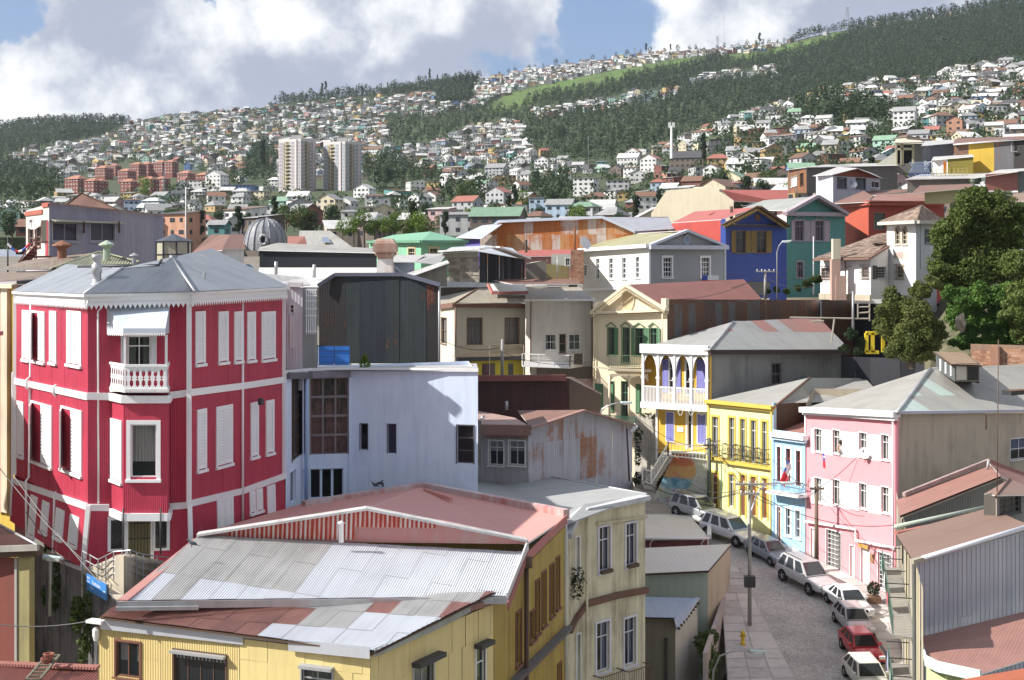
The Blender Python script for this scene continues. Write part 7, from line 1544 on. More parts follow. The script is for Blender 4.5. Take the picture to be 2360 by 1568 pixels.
h.roof([(1478,1323,78.6),(1632,1316,78.6),(1684,1247,88),(1478,1264,88)],LWH,w=2.4,name='roof',th=.12,edge=paint((.25,.24,.2),.8,.2))
h=House('blue_roofed_hut','small hut with a blue tin roof and a white side panel','hut',1520,70,-27)
S=Fac((1480,70),(1556,70));S2=Fac((1556,70),(1612,77));h.wall(S,[(1480,1700),(1556,1700),(1556,1424),(1480,1424)],paint((.17,.16,.12),.9,.4));h.wall(S2,[(1556,1700),(1612,1700),(1606,1396),(1556,1452)],paint((.56,.53,.47),.8,.25))
h.roof([(1478,1423,69.6),(1553,1425,69.6),(1604,1376,77),(1478,1376,77)],corr((.36,.44,.58),.15,(.32,.40,.54),bump=.6),w=1.0,name='roof');h.roof([(1553,1425,69.6),(1560,1455,69),(1612,1378,77),(1604,1376,77)],corr((.36,.44,.58),.15,bump=.6));
for k in range(9):h.line([(1561+k*5.5,1447-k*7.2,69.5+k*.9),(1565+k*5.5,1449-k*7.2,69.2+k*.9)],.1,WOODD,'rafter_end',True,.12,.12)
h.on(S,(1532,1470,1537,1620),IRON,'pipe',.0,.2)
t=thing('boundary_wall','weathered beige boundary wall with mauve graffiti beside the left pavement','wall',P(1650,1500,75));Sx=Fac((1630,69),(1674,86));GRF=paint((.46,.38,.32),.9,.5,(.30,.24,.36),scale=1.6)
rg=Sx.poly([(1630,1640),(1674,1420),(1674,1375),(1640,1480),(1630,1520)][:2]+[(1674,1372),(1630,1505)]);MB().prism([Sx.pt(*p)for p in rg],Sx.N*-.25).build('wall',GRF,t)
c=np.array([P(1636,1470,74),P(1628,1500,72),P(1640,1520,71.5),P(1618,1478,74),P(1632,1545,70)]);o=link(bpy.data.objects.new('shrub',tri_mesh('shrub',leaf_cloud(c,np.array([[.5,.5,.55]]*5),260,.10),LF[2])));tag(o,'leafy shrub growing between the sheds and the pavement wall','shrub')
GC=[corr((.46,.45,.48),.15,(.38,.37,.40),rust=ru,rcol=(.20,.10,.06),rv=.4,dirt=.4,bump=.7)for ru in(.40,.0,.64,.46)]
h=House('patched_tin_house','grey patched corrugated house with lace-curtained windows and rust patches','house',1215,70,-24)
S0,S=Fac((1101,71),(1217,70)),Fac((1217,70),(1456,75))
h.wall(S0,[(1101,1180),(1217,1180),(1217,985),(1101,985)],corr((.36,.33,.32),.15,bump=.7),wins=[(1127,1016,1160,1072),(1173,1016,1209,1072)],ww=dict(fr=paint((.60,.58,.50),.6,.2),cw=.06,nx=2,ny=1,tr=.28,curt=CURT,part=.5,cf=.45))
h.wall(S,[(1217,1180),(1456,1180),(1456,984),(1345,948),(1217,990)],GC[0],w=1.25,h=2.3,mats=GC,jit=.025,pick=lambda u,v,i,j:GC[2]if(i,j)in((0,1),(1,2),(3,1))else R.choice([GC[0],GC[1],GC[3]]))
h.line([(1100,990,70.4),(1222,992,69.4)],.1,BRF,'eaves_board',True,.3,.55);h.line([(1120,1003,70.4),(1216,1003,69.8)],.1,BRF,'window_head',True,.12,.35);h.line([(1222,987,69.4),(1345,946,71.8),(1460,980,74.6)],.1,paint((.30,.18,.15),.6,.2),'barge_board',True,.3,.1)
h.roof([(1099,983,70.3),(1224,985,69.3),(1185,960,76),(1101,948,82)],corr((.42,.28,.24),.2,(.36,.24,.2),rv=.5,dirt=.4,bump=.3),name='roof',w=1.6);h.roof([(1224,986,69.3),(1346,945,71.8),(1192,946,84)],BR);h.roof([(1346,945,71.8),(1462,980,74.8),(1400,972,86),(1192,946,84)],BR)
h.line([(1444,988,74.2),(1450,1110,74.2)],.05,IRON,'rain_pipe');h.line([(1112,975,76),(1112,958,76)],.12,GALV,'flue');h.line([(1167,945,82),(1167,925,82)],.1,GALV,'flue');h.line([(1456,984,75),(1463,990,75)],.5,WHITE2,'meter_box',True,.4,.5)
h=House('brown_barn','dark maroon-brown tin barn with a sloping shoulder behind the patched house','barn',1101,88,-22)
S0,S=Fac((1098,88),(1312,89)),Fac((1312,89),(1384,95));BN=[corr((.085,.03,.028),.2,rust=.15,rv=.5,dirt=.4,bump=.5),corr((.06,.024,.024),.2,bump=.5)]
h.wall(S0,[(1098,1060),(1312,1060),(1312,872),(1098,874)],BN[0],w=1.2,mats=BN,jit=.02);h.wall(S,[(1312,1060),(1384,1060),(1384,908),(1312,872)],BN[1]);h.line([(1098,872,87.8),(1304,871,88.6)],.1,paint((.22,.08,.07),.6,.2),'ridge_trim',True,.3,.4);h.roof([(1098,870,88),(1312,871,89),(1320,869,98),(1098,868,98)],BR);h.roof([(1312,871,89),(1384,908,95),(1386,907,99),(1320,869,98)],BR)
# houses on the right of the street
RC=corr((.33,.17,.14),.15,(.27,.14,.11),rv=.25,dirt=.3,bump=.5);RCB=corr((.22,.14,.11),.15,(.30,.20,.16),rv=.3,dirt=.6,bump=.5)
h=House('slatted_house','house with a long faded pink tin roof over a slatted wall','house',2090,74,-24)
h.roof([(2072,1190,73),(2306,1098,80),(2276,1064,86),(2064,1154,79)],RC,vd=P(2306,1098,80)-P(2072,1190,73),w=1.4,name='roof',edge=IRON);h.line([(2082,1140,79.5),(2278,1062,86)],.1,paint((.40,.30,.28),.7,.4),'flashing',True,.2,.25)
h.roof([(2276,1064,86),(2306,1098,80),(2420,1150,84),(2420,1105,92)],RC);h.line([(2276,1062,85.8),(2420,1120,90)],.1,paint((.34,.16,.14),.7,.3),'barge_board',True,.2,.25)
S=Fac((2078,74.4),(2310,81));h.wall(S,[(2078,1300),(2310,1240),(2310,1104),(2078,1196)],corr((.20,.20,.17),.28,(.10,.10,.09),rv=.2,bump=1.0));h.line([(2274,1085,84),(2278,1060,84)],.1,GALV,'chimney_pipe')
h.line([(2063,1215,71),(2290,1166,77)],.14,paint((.42,.48,.40),.5,.2),'gutter');h.wall(Fac((2064,71.3),(2292,77.3)),[(2064,1260),(2292,1210),(2292,1172),(2064,1222)],paint((.36,.38,.46),.7,.15))
h=House('roof_turret','small glazed turret with a brown hipped tin cap at the right edge','turret',2310,74,-20)
S0,S=Fac((2276,75),(2296,72)),Fac((2296,72),(2400,75));h.wall(S0,[(2276,1240),(2296,1240),(2296,1140),(2276,1134)],paint((.40,.34,.28),.8,.2));h.wall(S,[(2296,1260),(2400,1260),(2400,1138),(2296,1140)],paint((.22,.21,.2),.8,.2),wins=[(2304,1146,2350,1184)],ww=dict(fr=paint((.1,.1,.1),.6,.1),cw=.05,nx=3,ny=3,glass=DGLASS))
h.roof([(2268,1138,75.5),(2294,1142,71.2),(2326,1104,76)],RCB);h.roof([(2294,1142,71.2),(2420,1140,74),(2326,1104,76)],RCB);h.line([(2294,1142,71.1),(2326,1103,75.9)],.06,BRF,'ridge_cap');h.line([(2300,783,72.0),(2297,1150,72)],.03,paint((.12,.08,.06),.6,.1),'aerial_mast')
h=House('blue_grey_clad_house','house clad in blue-grey ribbed sheets under a brown tin roof','house',2101,63,-25)
BGm=[corr(c,.38,sc3(c,.85),rv=.3,dirt=.25,bump=.7)for c in((.46,.47,.50),(.43,.44,.48),(.49,.50,.52))]
S=Fac((2101,63),(2430,70.5));h.wall(S,[(2101,1640),(2430,1560),(2430,1205),(2101,1300)],BGm[0],w=.78,h=4.6,mats=BGm,jit=.02)
for k in range(26):
 u=.39*(k+.5)*1.0;p0=S.pt(u,-22);x_=p0.x/p0.y*F+CX;mb=MB();z1_=S.uz(x_,1302-(x_-2101)*.285)[1];rbar(mb,S,u-.02,u+.02,-22,z1_,0,.05);mb.build('rib',BGm[2],h.o)
h.roof([(2103,1292,62.7),(2365,1210,68.8),(2283,1182,75),(2063,1230,70)],RCB,vd=P(2365,1210,68.8)-P(2103,1292,62.7),w=1.3,name='roof');h.line([(2100,1295,62.5),(2130,1287,63.2)],.15,paint((.40,.36,.28),.8,.3),'gutter_end',True,.25,.2);h.line([(2126,1287,63),(2420,1198,69.8)],.13,paint((.66,.67,.70),.4,.1),'gutter')
h.line([(2063,1229,69.9),(2283,1182,75)],.1,paint((.42,.16,.12),.7,.2),'flashing',True,.25,.12);h.line([(2283,1182,74.8),(2365,1212,68.9)],.1,RCB,'barge_board',True,.4,.12)
SW=Fac((2066,83),(2128,58));TS1=[paint((.44,.40,.32),.85,.4),paint((.50,.44,.28),.8,.3),paint((.36,.34,.30),.85,.4)]
h.wall(SW,None,TS1[0],reg=[(0,-26),(SW.L,-26),(SW.L,-14.5),(0,-14.5)],w=1.1,mats=TS1,jit=.05,pname='wall_panel')
for z_,u0,u1 in((-18.2,5,20),(-21.3,14,25)):
 mb=MB();rbar(mb,SW,u0,u1,z_-.12,z_,0,1.1);mb.build('balcony_floor',paint((.30,.28,.25),.8,.3),h.o);mb=MB()
 for k in range(int((u1-u0)/.5)+1):u=u0+k*.5;rbar(mb,SW,u-.02,u+.02,z_,z_+1.0,1.05,1.09)
 rbar(mb,SW,u0,u1,z_+.96,z_+1.02,1.04,1.1);mb.build('balcony_railing',paint((.10,.16,.13),.6,.2),h.o)
 for k,u in enumerate(np.arange(u0+.3,u1,3.0)):mb=MB();rbar(mb,SW,u,u+.05,z_+1.2,z_+1.25,0,1.2);mb.build('balcony_bracket',IRON,h.o)
 for k in range(3):
  u=u0+1+k*(u1-u0-2)/3;mb=MB();mb.face([SW.pt(u,z_+.95,1.15),SW.pt(u+1.3,z_+.95,1.15),SW.pt(u+1.3,z_+.1+.2*k,1.18),SW.pt(u,z_+.15,1.18)])
  o=mb.build('laundry',paint([(.20,.36,.30),(.62,.64,.68),(.55,.10,.12),(.3,.34,.5),(.24,.38,.34),(.6,.6,.62)][k+(3 if z_<-20 else 0)],.9,.1));tag(o,['green cloth','white sheet','red cloth','blue-grey cloth','second green cloth','white towel'][k+(3 if z_<-20 else 0)]+f" drying on the {'lower' if z_ < -20 else 'upper'} balcony rail above the street",'laundry','washing on the balcony rails')
h=House('red_roofed_corner','red tin-roofed house with a pale green fascia in the bottom right corner','house',2200,54,-26)
h.roof([(2136,1526,56),(2250,1556,52.5),(2430,1480,60),(2430,1395,68),(2122,1467,62.8)][:2]+[(2430,1500,58),(2430,1393,68),(2123,1467,62.8)],RC,vd=P(2349,1412,67)-P(2250,1556,52.5),name='roof',w=0)
MTG=paint((.55,.66,.60),.5,.1);h.line([(2132,1522,56),(2160,1536,55),(2260,1558,52.3)],.1,MTG,'fascia',True,.1,.45);h.line([(2119,1468,62.8),(2133,1524,56)],.1,MTG,'fascia',True,.08,.35);S=Fac((2134,56.3),(2300,52));h.wall(S,[(2134,1800),(2300,1800),(2300,1575),(2134,1530)],paint((.50,.56,.30),.8,.2))
h.roof([(2175,1600,44),(2430,1600,40),(2430,1528,46),(2215,1566,46)],corr((.42,.12,.06),.15,bump=.5),name='roof')
# cars
RUB=paint((.02,.02,.022),.8,.05);RIM=paint((.45,.46,.48),.3,.1,metal=.6);WGL=glassmat((.02,.025,.03),.12);LMP=paint((.75,.77,.80),.15,.05,spec=.8);TLM=paint((.40,.02,.02),.25,.05)
def carpaint(c):
 k=('car',c)
 if k not in MATS:
  m,n=newmat(k);b=n('ShaderNodeBsdfPrincipled',Roughness=.32,Metallic=.15 if c[0]!=c[1]or c[0]<.6 else 0.0);b.inputs['Base Color'].default_value=(*c,1);b.inputs['Coat Weight'].default_value=.6;b.inputs['Coat Roughness'].default_value=.08
  n('ShaderNodeOutputMaterial',Surface=b.outputs[0]);MATS[k]=m
 return MATS[k]
def car(px,py,yaw,c,kind,label,plate=True):
 L,W,Hh,clr={'suv':(4.8,1.92,1.86,.36),'sedan':(4.4,1.70,1.42,.19),'hatch':(3.9,1.62,1.42,.19),'saloon':(4.2,1.70,1.45,.18)}[kind]
 t=thing('parked_car',label,'car',(0,0,0),'cars parked along the street');cm=carpaint(c);w=W/2;suv=kind=='suv';hat=kind!='sedan'
 bh=.92 if not suv else 1.12
 ST=[(-.5,clr+.12,bh*.62,.86),(-.485,clr,bh*.74,.95),(-.44,clr,bh*.82,.99),(-.22,clr,bh*.95,1),(-.05,clr,bh,1),(.2,clr,bh*1.02,1),(.40,clr,bh*1.02,.99),(.47,clr,bh*(.98 if hat else .96),.96),(.49,clr+.04,bh*.9,.93),(.5,clr+.12,bh*.7,.88)]
 mb=MB();v=[];f=[]
 for ty,z0,z1,ww in ST:
  y=ty*L;q=w*ww;dz=z1-z0;v+=[(-q*.92,y,z0),(-q,y,z0+dz*.3),(-q,y,z0+dz*.72),(-q*.95,y,z1-.03),(-q*.80,y,z1),(q*.80,y,z1),(q*.95,y,z1-.03),(q,y,z0+dz*.72),(q,y,z0+dz*.3),(q*.92,y,z0)]
 K=10
 for i in range(len(ST)-1):
  for k in range(K):f.append((i*K+k,i*K+(k+1)%K,(i+1)*K+(k+1)%K,(i+1)*K+k))
 f+=[tuple(range(K))[::-1],tuple((len(ST)-1)*K+k for k in range(K))]
 mb.mesh(v,f);b=mb.build('body',cm,t,True);b.modifiers.new('s','SUBSURF').levels=1;b.modifiers[0].render_levels=2
 yb0,yr0,yr1,yb1=(-.23*L,-.06*L,(.40 if suv else .30 if hat else .20)*L,(.475 if suv else .45 if hat else .36)*L)
 bz,rz=bh-.03,Hh;bw,rw=w*.93,w*.74
 base=[(-bw,yb0,bz),(bw,yb0,bz),(bw,yb1,bz),(-bw,yb1,bz)];top=[(-rw,yr0,rz-.04),(rw,yr0,rz-.04),(rw*.97,yr1,rz-.04),(-rw*.97,yr1,rz-.04)]
 mb=MB();vv=base+top+[(-rw*.8,yr0+.12,rz),(rw*.8,yr0+.12,rz),(rw*.78,yr1-.12,rz),(-rw*.78,yr1-.12,rz)]
 mb.mesh(vv,[(0,1,5,4),(1,2,6,5),(2,3,7,6),(3,0,4,7),(4,5,9,8),(5,6,10,9),(6,7,11,10),(7,4,8,11),(8,9,10,11)]);mb.build('cabin',cm,t)
 def pane(quad,ins,nm,off=.012):
  q=[V(p)for p in quad];c_=sum(q,V((0,0,0)))/4;nn=(q[1]-q[0]).cross(q[3]-q[0]).normalized()
  if nn.dot(c_-V((0,(yr0+yr1)/2,bz)))<0:nn=-nn
  MB().face([p+(c_-p)*ins+nn*off for p in q]).build(nm,WGL,t)
 pane([base[0],base[1],top[1],top[0]],.10,'windscreen');pane([base[2],base[3],top[3],top[2]],.12,'rear_window')
 for s_ in(-1,1):
  B=lambda tt:V((s_*bw,yb0+(yb1-yb0)*tt,bz));T=lambda tt:V((s_*(rw*(1-.03*tt)),yr0+(yr1-yr0)*tt,rz-.04))
  cuts=[(.04,.36),(.39,.68)]+([(.72,.95)]if suv else[(.71,.90)])
  for a,d in cuts:pane([B(a+.02),B(d),T(d),T(a)],.10,'side_window')
  mb=MB();mb.box((s_*(w+.08),yb0+.28,bz+.10),(.09,0,0),(0,.05,0),(0,0,.07));mb.build('mirror',cm,t)
  for yy in(-.31*L,.30*L):
   r=.40 if suv else .30;mb=MB();n_=18;x0,x1=s_*(w-.20),s_*(w+.015)
   ring=lambda x,rr:[(x,yy+rr*math.cos(2*math.pi*k/n_),r+rr*math.sin(2*math.pi*k/n_))for k in range(n_)]
   A_,B_=ring(x0,r),ring(x1,r);C_=ring(x1,r*.62)
   for k in range(n_):mb.face([A_[k],A_[(k+1)%n_],B_[(k+1)%n_],B_[k]]);mb.face([B_[k],B_[(k+1)%n_],C_[(k+1)%n_],C_[k]])
   wh=mb.build('wheel',RUB,t);mb=MB();D_=ring(x1-s_*.03,r*.62);mb.face(D_)
   for k in range(5):a=2*math.pi*k/5;mb.box((x1-s_*.01,yy+r*.3*math.cos(a),r+r*.3*math.sin(a)),(.012,0,0),(0,r*.3*math.cos(a)+.01,r*.3*math.sin(a)),(0,-.03*math.sin(a),.03*math.cos(a)))
   mb.build('rim',RIM,wh);mb=MB();E1=ring(s_*(w+.004),r*1.16);mb.face([p for p in E1 if p[2]>.1]);mb.build('wheel_arch',RUB,t)
  mb=MB();mb.box((s_*w*.68,-.478*L,bh*.70),(w*.20,0,0),(0,.08,0),(0,0,.085));mb.build('headlight',LMP,t);mb=MB();mb.box((s_*w*.78,.487*L,bh*.82),(w*.12,0,0),(0,.05,0),(0,0,.10));mb.build('tail_light',TLM,t)
 mb=MB();mb.box((0,-.497*L,bh*.68),(w*.36,0,0),(0,.03,0),(0,0,.08));mb.build('grille',BLACK,t);mb=MB();mb.box((0,-.492*L,clr+.16),(w*.86,0,0),(0,.07,0),(0,0,.07));mb.build('bumper',cm if suv or c[0]>.6 else RUB,t);mb=MB();mb.box((0,-.512*L,clr+.27),(.18,0,0),(0,.01,0),(0,0,.055));mb.build('number_plate',WHITE,t)
 if suv:
  for s_ in(-1,1):MB().tube([(s_*rw*.82,yr0+.2,rz+.05),(s_*rw*.82,yr1-.2,rz+.05)],.025,5).build('roof_rail',RUB if c[0]<.6 else GALV,t)
 Y=91500/(py-310.0);X=(px-CX)*Y/F;t.location=(X,Y,sz(Y)+.01);t.rotation_euler=(math.radians(-5.7)*math.cos(math.radians(yaw))*0-math.atan(.1)*-1*math.cos(math.radians(yaw)),0,math.radians(yaw));return t
SIL=(.50,.50,.51)
car(1857,1352,24,SIL,'suv','silver off-road car with roof rails parked by the pink house');car(1952,1404,12,(.74,.74,.75),'sedan','white saloon parked between the silver off-road car and the grey hatchback')
car(1964,1449,5,(.42,.41,.42),'hatch','dull silver-grey hatchback parked behind the red car');car(1983,1512,5,(.52,.02,.035),'hatch','bright red hatchback parked on the cobbled street');car(1995,1580,4,(.70,.69,.62),'saloon','cream-white car cut off by the bottom edge of the view')
car(1771,1289,24,(.25,.29,.34),'saloon','blue-grey car parked in front of the light-blue house');car(1680,1246,38,(.72,.73,.75),'suv','white off-road car facing down the street behind the utility pole');car(1606,1196,42,(.30,.32,.33),'suv','dark grey off-road car partly hidden at the top of the street')
t=thing('delivery_van','pale pink van roof with dark lettering at the bottom edge','van',(12.9,63,sz(63)));PKV=paint((.62,.48,.50),.5,.15)
MB().box((13.6,63.5,-22.4),(1.0,0,0),(0,2.2,0),(0,0,1.4)).build('body',PKV,t);MB().box((13.6,61.1,-22.9),(.9,0,0),(0,.5,0),(0,0,.8)).build('cab',PKV,t)
MB().box((13.6,61.29,-20.98),(1.02,0,0),(0,.05,0),(0,0,.05)).build('roof_edge',BLACK,t);text('aire',.8,(12.9,61.9,-20.99),(1,0,0),(0,1,.0),(0,0,1),BLACK,t)
for sx in(12.7,14.5):
 for yy in(61.6,64.8):MB().tube([(sx-.12,yy,-23.75),(sx+.12,yy,-23.75)],.36,14).build('wheel',RUB,t)
 # poles, lamps, wires, hydrant
WDP=paint((.17,.14,.10),.9,.4);CPO=paint((.34,.33,.31),.85,.3)
def pole(px,py0,py1,Y,r,mat,label,arms=(),name='utility_pole',cat='utility pole'):
 t=thing(name,label,cat,P(px,py0,Y),'utility poles' if cat=='utility pole' else None)if cat=='utility pole' else thing(name,label,cat,P(px,py0,Y));MB().tube([P(px,py0,Y),P(px,py1,Y)],r,10,r*.7).build('shaft',mat,t,True)
 for(dy,wd)in arms:p=P(px,py1+dy,Y);MB().bar(p-V((wd,.1,0)),p+V((wd,-.1,0)),.1,.12).build('crossarm',mat,t);mb=MB();[mb.lathe(p+V((wd*k,-.1,.06)),[(.04,0),(.06,.08),(.03,.16)],6)for k in(-.9,-.4,.4,.9)];mb.build('insulator',WHITE2,t)
 return t
def wire(pts,sag,r,label,n_=14):
 q=[P(*p)for p in pts];mb=MB();L=[]
 for a,b in zip(q,q[1:]):
  for k in range(n_+1):s=k/n_;p=a.lerp(b,s);p.z-=sag*4*s*(1-s);L.append(p)
 mb.tube(L,r,4);o=mb.build('cable',IRON);tag(o,label,'cable','overhead cables');return o
pole(1727,1442,1108,80.5,.13,CPO,'grey concrete utility pole rising from the left pavement',((8,.9),(30,.6)))
t=thing('notice_box','dark box strapped to the concrete utility pole','box',P(1727,1340,80.3));MB().box(P(1727,1340,80.1),(.32,0,0),(0,.22,0),(0,0,.34)).build('case',IRON,t)
pole(1881,1300,1112,90.5,.17,WDP,'rough wooden utility pole in front of the pink house',((14,.5),));pole(1634,1200,1010,104,.20,paint((.10,.12,.10),.9,.3),'dark mossy utility pole between the orange and lemon houses',((16,.5),));pole(1157,868,782,100,.14,CPO,'thin grey pole in front of the cream verandah house');pole(1763,690,622,126,.16,CPO,'grey utility pole in front of the blue gabled house',((4,.9),))
pole(1874,680,545,128,.07,paint((.62,.62,.64),.5,.1),'slim white flagpole in front of the teal house',name='flagpole',cat='flagpole');pole(1965,760,672,112,.12,GALV,'galvanised chimney flue rising from the dark roofs',name='flue_pipe',cat='flue');pole(1284,640,590,112,.05,GALV,'thin aerial mast above the tan roofs',name='aerial',cat='aerial');pole(428,640,432,112,.06,WHITE2,'tall thin white mast beside the roof lantern',name='mast',cat='mast')
pole(18,640,545,75,.05,IRON,'thin dark pole at the left edge carrying bunting',name='bunting_pole',cat='pole')
bt=thing('bunting','red, white and blue tinsel bunting strung at the left edge','bunting',P(40,575,76));bp=[P(18+50*k/12,562+18*math.sin(math.pi*k/12)*1.0,75)for k in range(13)]
for k in range(12):MB().tube([bp[k],bp[k+1]],.07,5).build('tinsel',[WHITE,paint((.05,.12,.5),.7,.1),paint((.6,.03,.05),.7,.1)][k//2%3],bt)
def lamp(px,py0,Y,pts,head,label,base=None):
 t=thing('street_lamp',label,'street lamp',P(px,py0,Y),'street lamps');q=[P(*p)for p in pts];MB().tube(q,.06,7,.045).build('arm',GALV,t,True)
 a,b=q[-1],q[-1]+V(head);mb=MB();d=(b-a);n_=8;mb.tube([a,a+d*.15,a+d*.45,a+d*.85,b],.11,8,.06);mb.build('lamp_head',paint((.50,.60,.60),.4,.1),t,True);MB().box(a+d*.5-V((0,0,.07)),d*.3,V((0,.09,0)),V((0,0,.04))).build('lens',paint((.6,.6,.55),.3,.1),t);return t
lamp(1792,690,122,[(1790,690,122),(1790,582,122),(1794,568,122),(1802,558,121.5)],(.9,-.1,.12),'curved street lamp in front of the blue gabled house')
lamp(1640,1600,66,[(1640,1600,66),(1644,1545,66),(1658,1512,66),(1690,1500,66),(1726,1500,66)],(.85,0,-.05),'pale blue-green street lamp curving over the left pavement')
lamp(1732,1180,84,[(1727,1190,80.4),(1745,1135,82),(1765,1115,84),(1800,1114,86)],(.95,0,.05),'street lamp arm reaching towards the light-blue house balcony');lamp(1380,960,80,[(1380,960,80),(1388,942,80),(1410,932,80),(1430,929,80)],(.7,0,.03),'street lamp head against the cream gabled house porch');lamp(110,1320,47,[(115,1420,47),(115,1295,47),(100,1284,47)],(.75,-.1,-.03),'old lamp leaning over the shaded lane wall')
t=thing('fire_hydrant','yellow fire hydrant on the left pavement','fire hydrant',P(1721,1492,77.5));YH=paint((.62,.42,.04),.5,.2);b_=V((P(1721,0,77.5).x-.25,77.5,sz(77.5)+.13));MB().lathe(b_,[(.16,0),(.16,.06),(.11,.08),(.11,.62),(.15,.64),(.15,.70),(.10,.78),(.03,.84)],12).build('barrel',YH,t,True);MB().tube([b_+V((-.2,0,.5)),b_+V((.2,0,.5))],.06,8).build('outlet',YH,t)
WL=['cable between the concrete pole and the mossy pole','highest cable from the concrete pole to the parking plaza','cable from the concrete pole to the patched tin house','lowest cable from the concrete pole past the grey tin roof','upper cable joining the concrete pole and the wooden pole','sagging cable joining the concrete pole and the wooden pole','cable from the mossy pole to the cream gabled house','cable from the mossy pole along the lemon house front','long cable from the mossy pole over the patched tin house','cable from the wooden pole up to the pink house dish','short cable from the wooden pole to the pink wall','cable falling from the wooden pole to the white shop door','long cable from the concrete pole to the slatted house','cable from the wooden pole to the light-blue house','cable from the thin grey pole to the dark tin shed','cable from the thin grey pole across to the balcony house','lowest cable leaving the blue gabled house pole leftwards','upper cable leaving the blue gabled house pole leftwards','topmost cable from the same pole to the red house','cable from the blue house pole to the white villa roof','cable from the blue house pole into the garden shrubs']
for k,(a,b,s_)in enumerate((((1727,1116,80.5),(1634,1026,104),.8),((1727,1120,80.5),(1560,1090,100),.9),((1727,1124,80.5),(1475,1105,92),1.0),((1727,1128,80.5),(1460,1095,92),1.1),((1727,1116,80.5),(1881,1126,90.5),.5),((1727,1138,80.5),(1881,1130,90.5),.9),((1634,1026,104),(1456,950,90),.8),((1634,1028,104),(1790,1120,96),.7),((1634,1032,104),(1380,985,80),.8),((1881,1126,90.5),(2010,1010,88),.4),((1881,1126,90.5),(1980,1180,88),.2),((1881,1130,90.5),(2060,1300,84),.5),((1727,1130,80.5),(2064,1210,80),.8),((1881,1126,90.5),(1780,1060,97),.4),((1157,800,100),(1014,782,104),.5),((1157,812,100),(1372,830,100),.6),((1763,630,126),(1560,690,112),.6),((1763,634,126),(1540,668,120),.8),((1763,630,126),(1950,575,128),.6),((1763,636,126),(1990,600,124),.8),((1763,640,126),(1880,660,122),.5))):
 wire([a,b],s_,.022,WL[k])
for k,(a,b)in enumerate((((0,1080,50),(190,1290,46)),((30,1095,50),(262,1378,45)),((60,1180,50),(268,1440,44.5)),((0,1440,44),(235,1425,43.5)))):wire([a,b],.15,.018,['upper slanting cable crossing the crimson wall','lower slanting cable crossing the crimson wall','cable dropping past the street sign','cable crossing the dark lane'][k])
def pigeon(px,py,Y,yaw,label):
 t=thing('pigeon',label,'pigeon',(0,0,0),'pigeons on the roofs');mb=MB();pr=[(-.16,.02,.02),(-.12,.05,.045),(-.03,.075,.065),(.05,.085,.065),(.10,.12,.045),(.12,.155,.032),(.14,.18,.034),(.165,.185,.02),(.19,.18,.006)];v=[];f=[];n_=8
 for y,z,r in pr:v+=[(r*math.cos(2*math.pi*k/n_),y,.04+z+r*math.sin(2*math.pi*k/n_))for k in range(n_)]
 for i in range(len(pr)-1):
  for k in range(n_):f.append((i*n_+k,i*n_+(k+1)%n_,(i+1)*n_+(k+1)%n_,(i+1)*n_+k))
 v+=[(-.04,-.15,.055),(.04,-.15,.055),(.035,-.27,.03),(-.035,-.27,.03)];q=len(v);f.append((q-4,q-3,q-2,q-1));mb.mesh(v,f)
 for s_ in(-1,1):mb.tube([(s_*.025,.02,.07),(s_*.025,.02,-.02)],.006,4)
 mb.build('body',paint((.06,.065,.08),.7,.2),t,True);t.location=P(px,py,Y);t.rotation_euler.z=yaw;t.scale=(1.1,1.1,1.1)
pigeon(864,1124,60.5,1.2,'dark pigeon standing at the left of the group on the ridge');pigeon(874,1120,60.8,-1.3,'dark pigeon at the right of the pair on the ridge');pigeon(881,1122,60.8,.3,'third pigeon hunched beside the pair on the ridge');pigeon(443,1260,46.2,1.5,'pigeon crouched on the zinc roof edge by the terrace');pigeon(778,1482,41.6,-1.4,'pigeon walking on the low front zinc roof')
t=thing('person','person leaning out of a pink house window','person',P(1932,1040,91));me=bpy.data.meshes.new('body');e=[(0,0,0),(0,-.05,.28),(0,-.12,.48),(0,-.16,.58),(0,-.19,.74),(-.2,-.12,.44),(-.27,-.28,.2),(-.1,-.42,.16),(.2,-.12,.44),(.26,-.3,.2),(.1,-.42,.17)]
me.from_pydata(e,[(0,1),(1,2),(2,3),(3,4),(2,5),(5,6),(6,7),(2,8),(8,9),(9,10)],[]);o=link(bpy.data.objects.new('body',me),t);m_=o.modifiers.new('k','SKIN');o.modifiers.new('s','SUBSURF').levels=2
for i,r in enumerate((.17,.17,.15,.06,.115,.07,.05,.035,.07,.05,.035)):me.skin_vertices[0].data[i].radius=(r,r)
me.skin_vertices[0].data[0].use_root=True;me.materials.append(paint((.45,.30,.22),.7,.1));MB().lathe(P(1932,1040,91)+V((0,-.16,.68)),[(.10,-.1),(.135,0),(.13,.1),(.07,.18),(.01,.2)],10).build('hair',paint((.04,.025,.02),.7,.1),t,True);t.location.y-=.4
MB().lathe(P(1932,1040,91)+V((0,-.05,0)),[(.21,-.05),(.20,.2),(.18,.42),(.07,.5)],12).build('shirt',paint((.6,.58,.52),.8,.1),t,True)
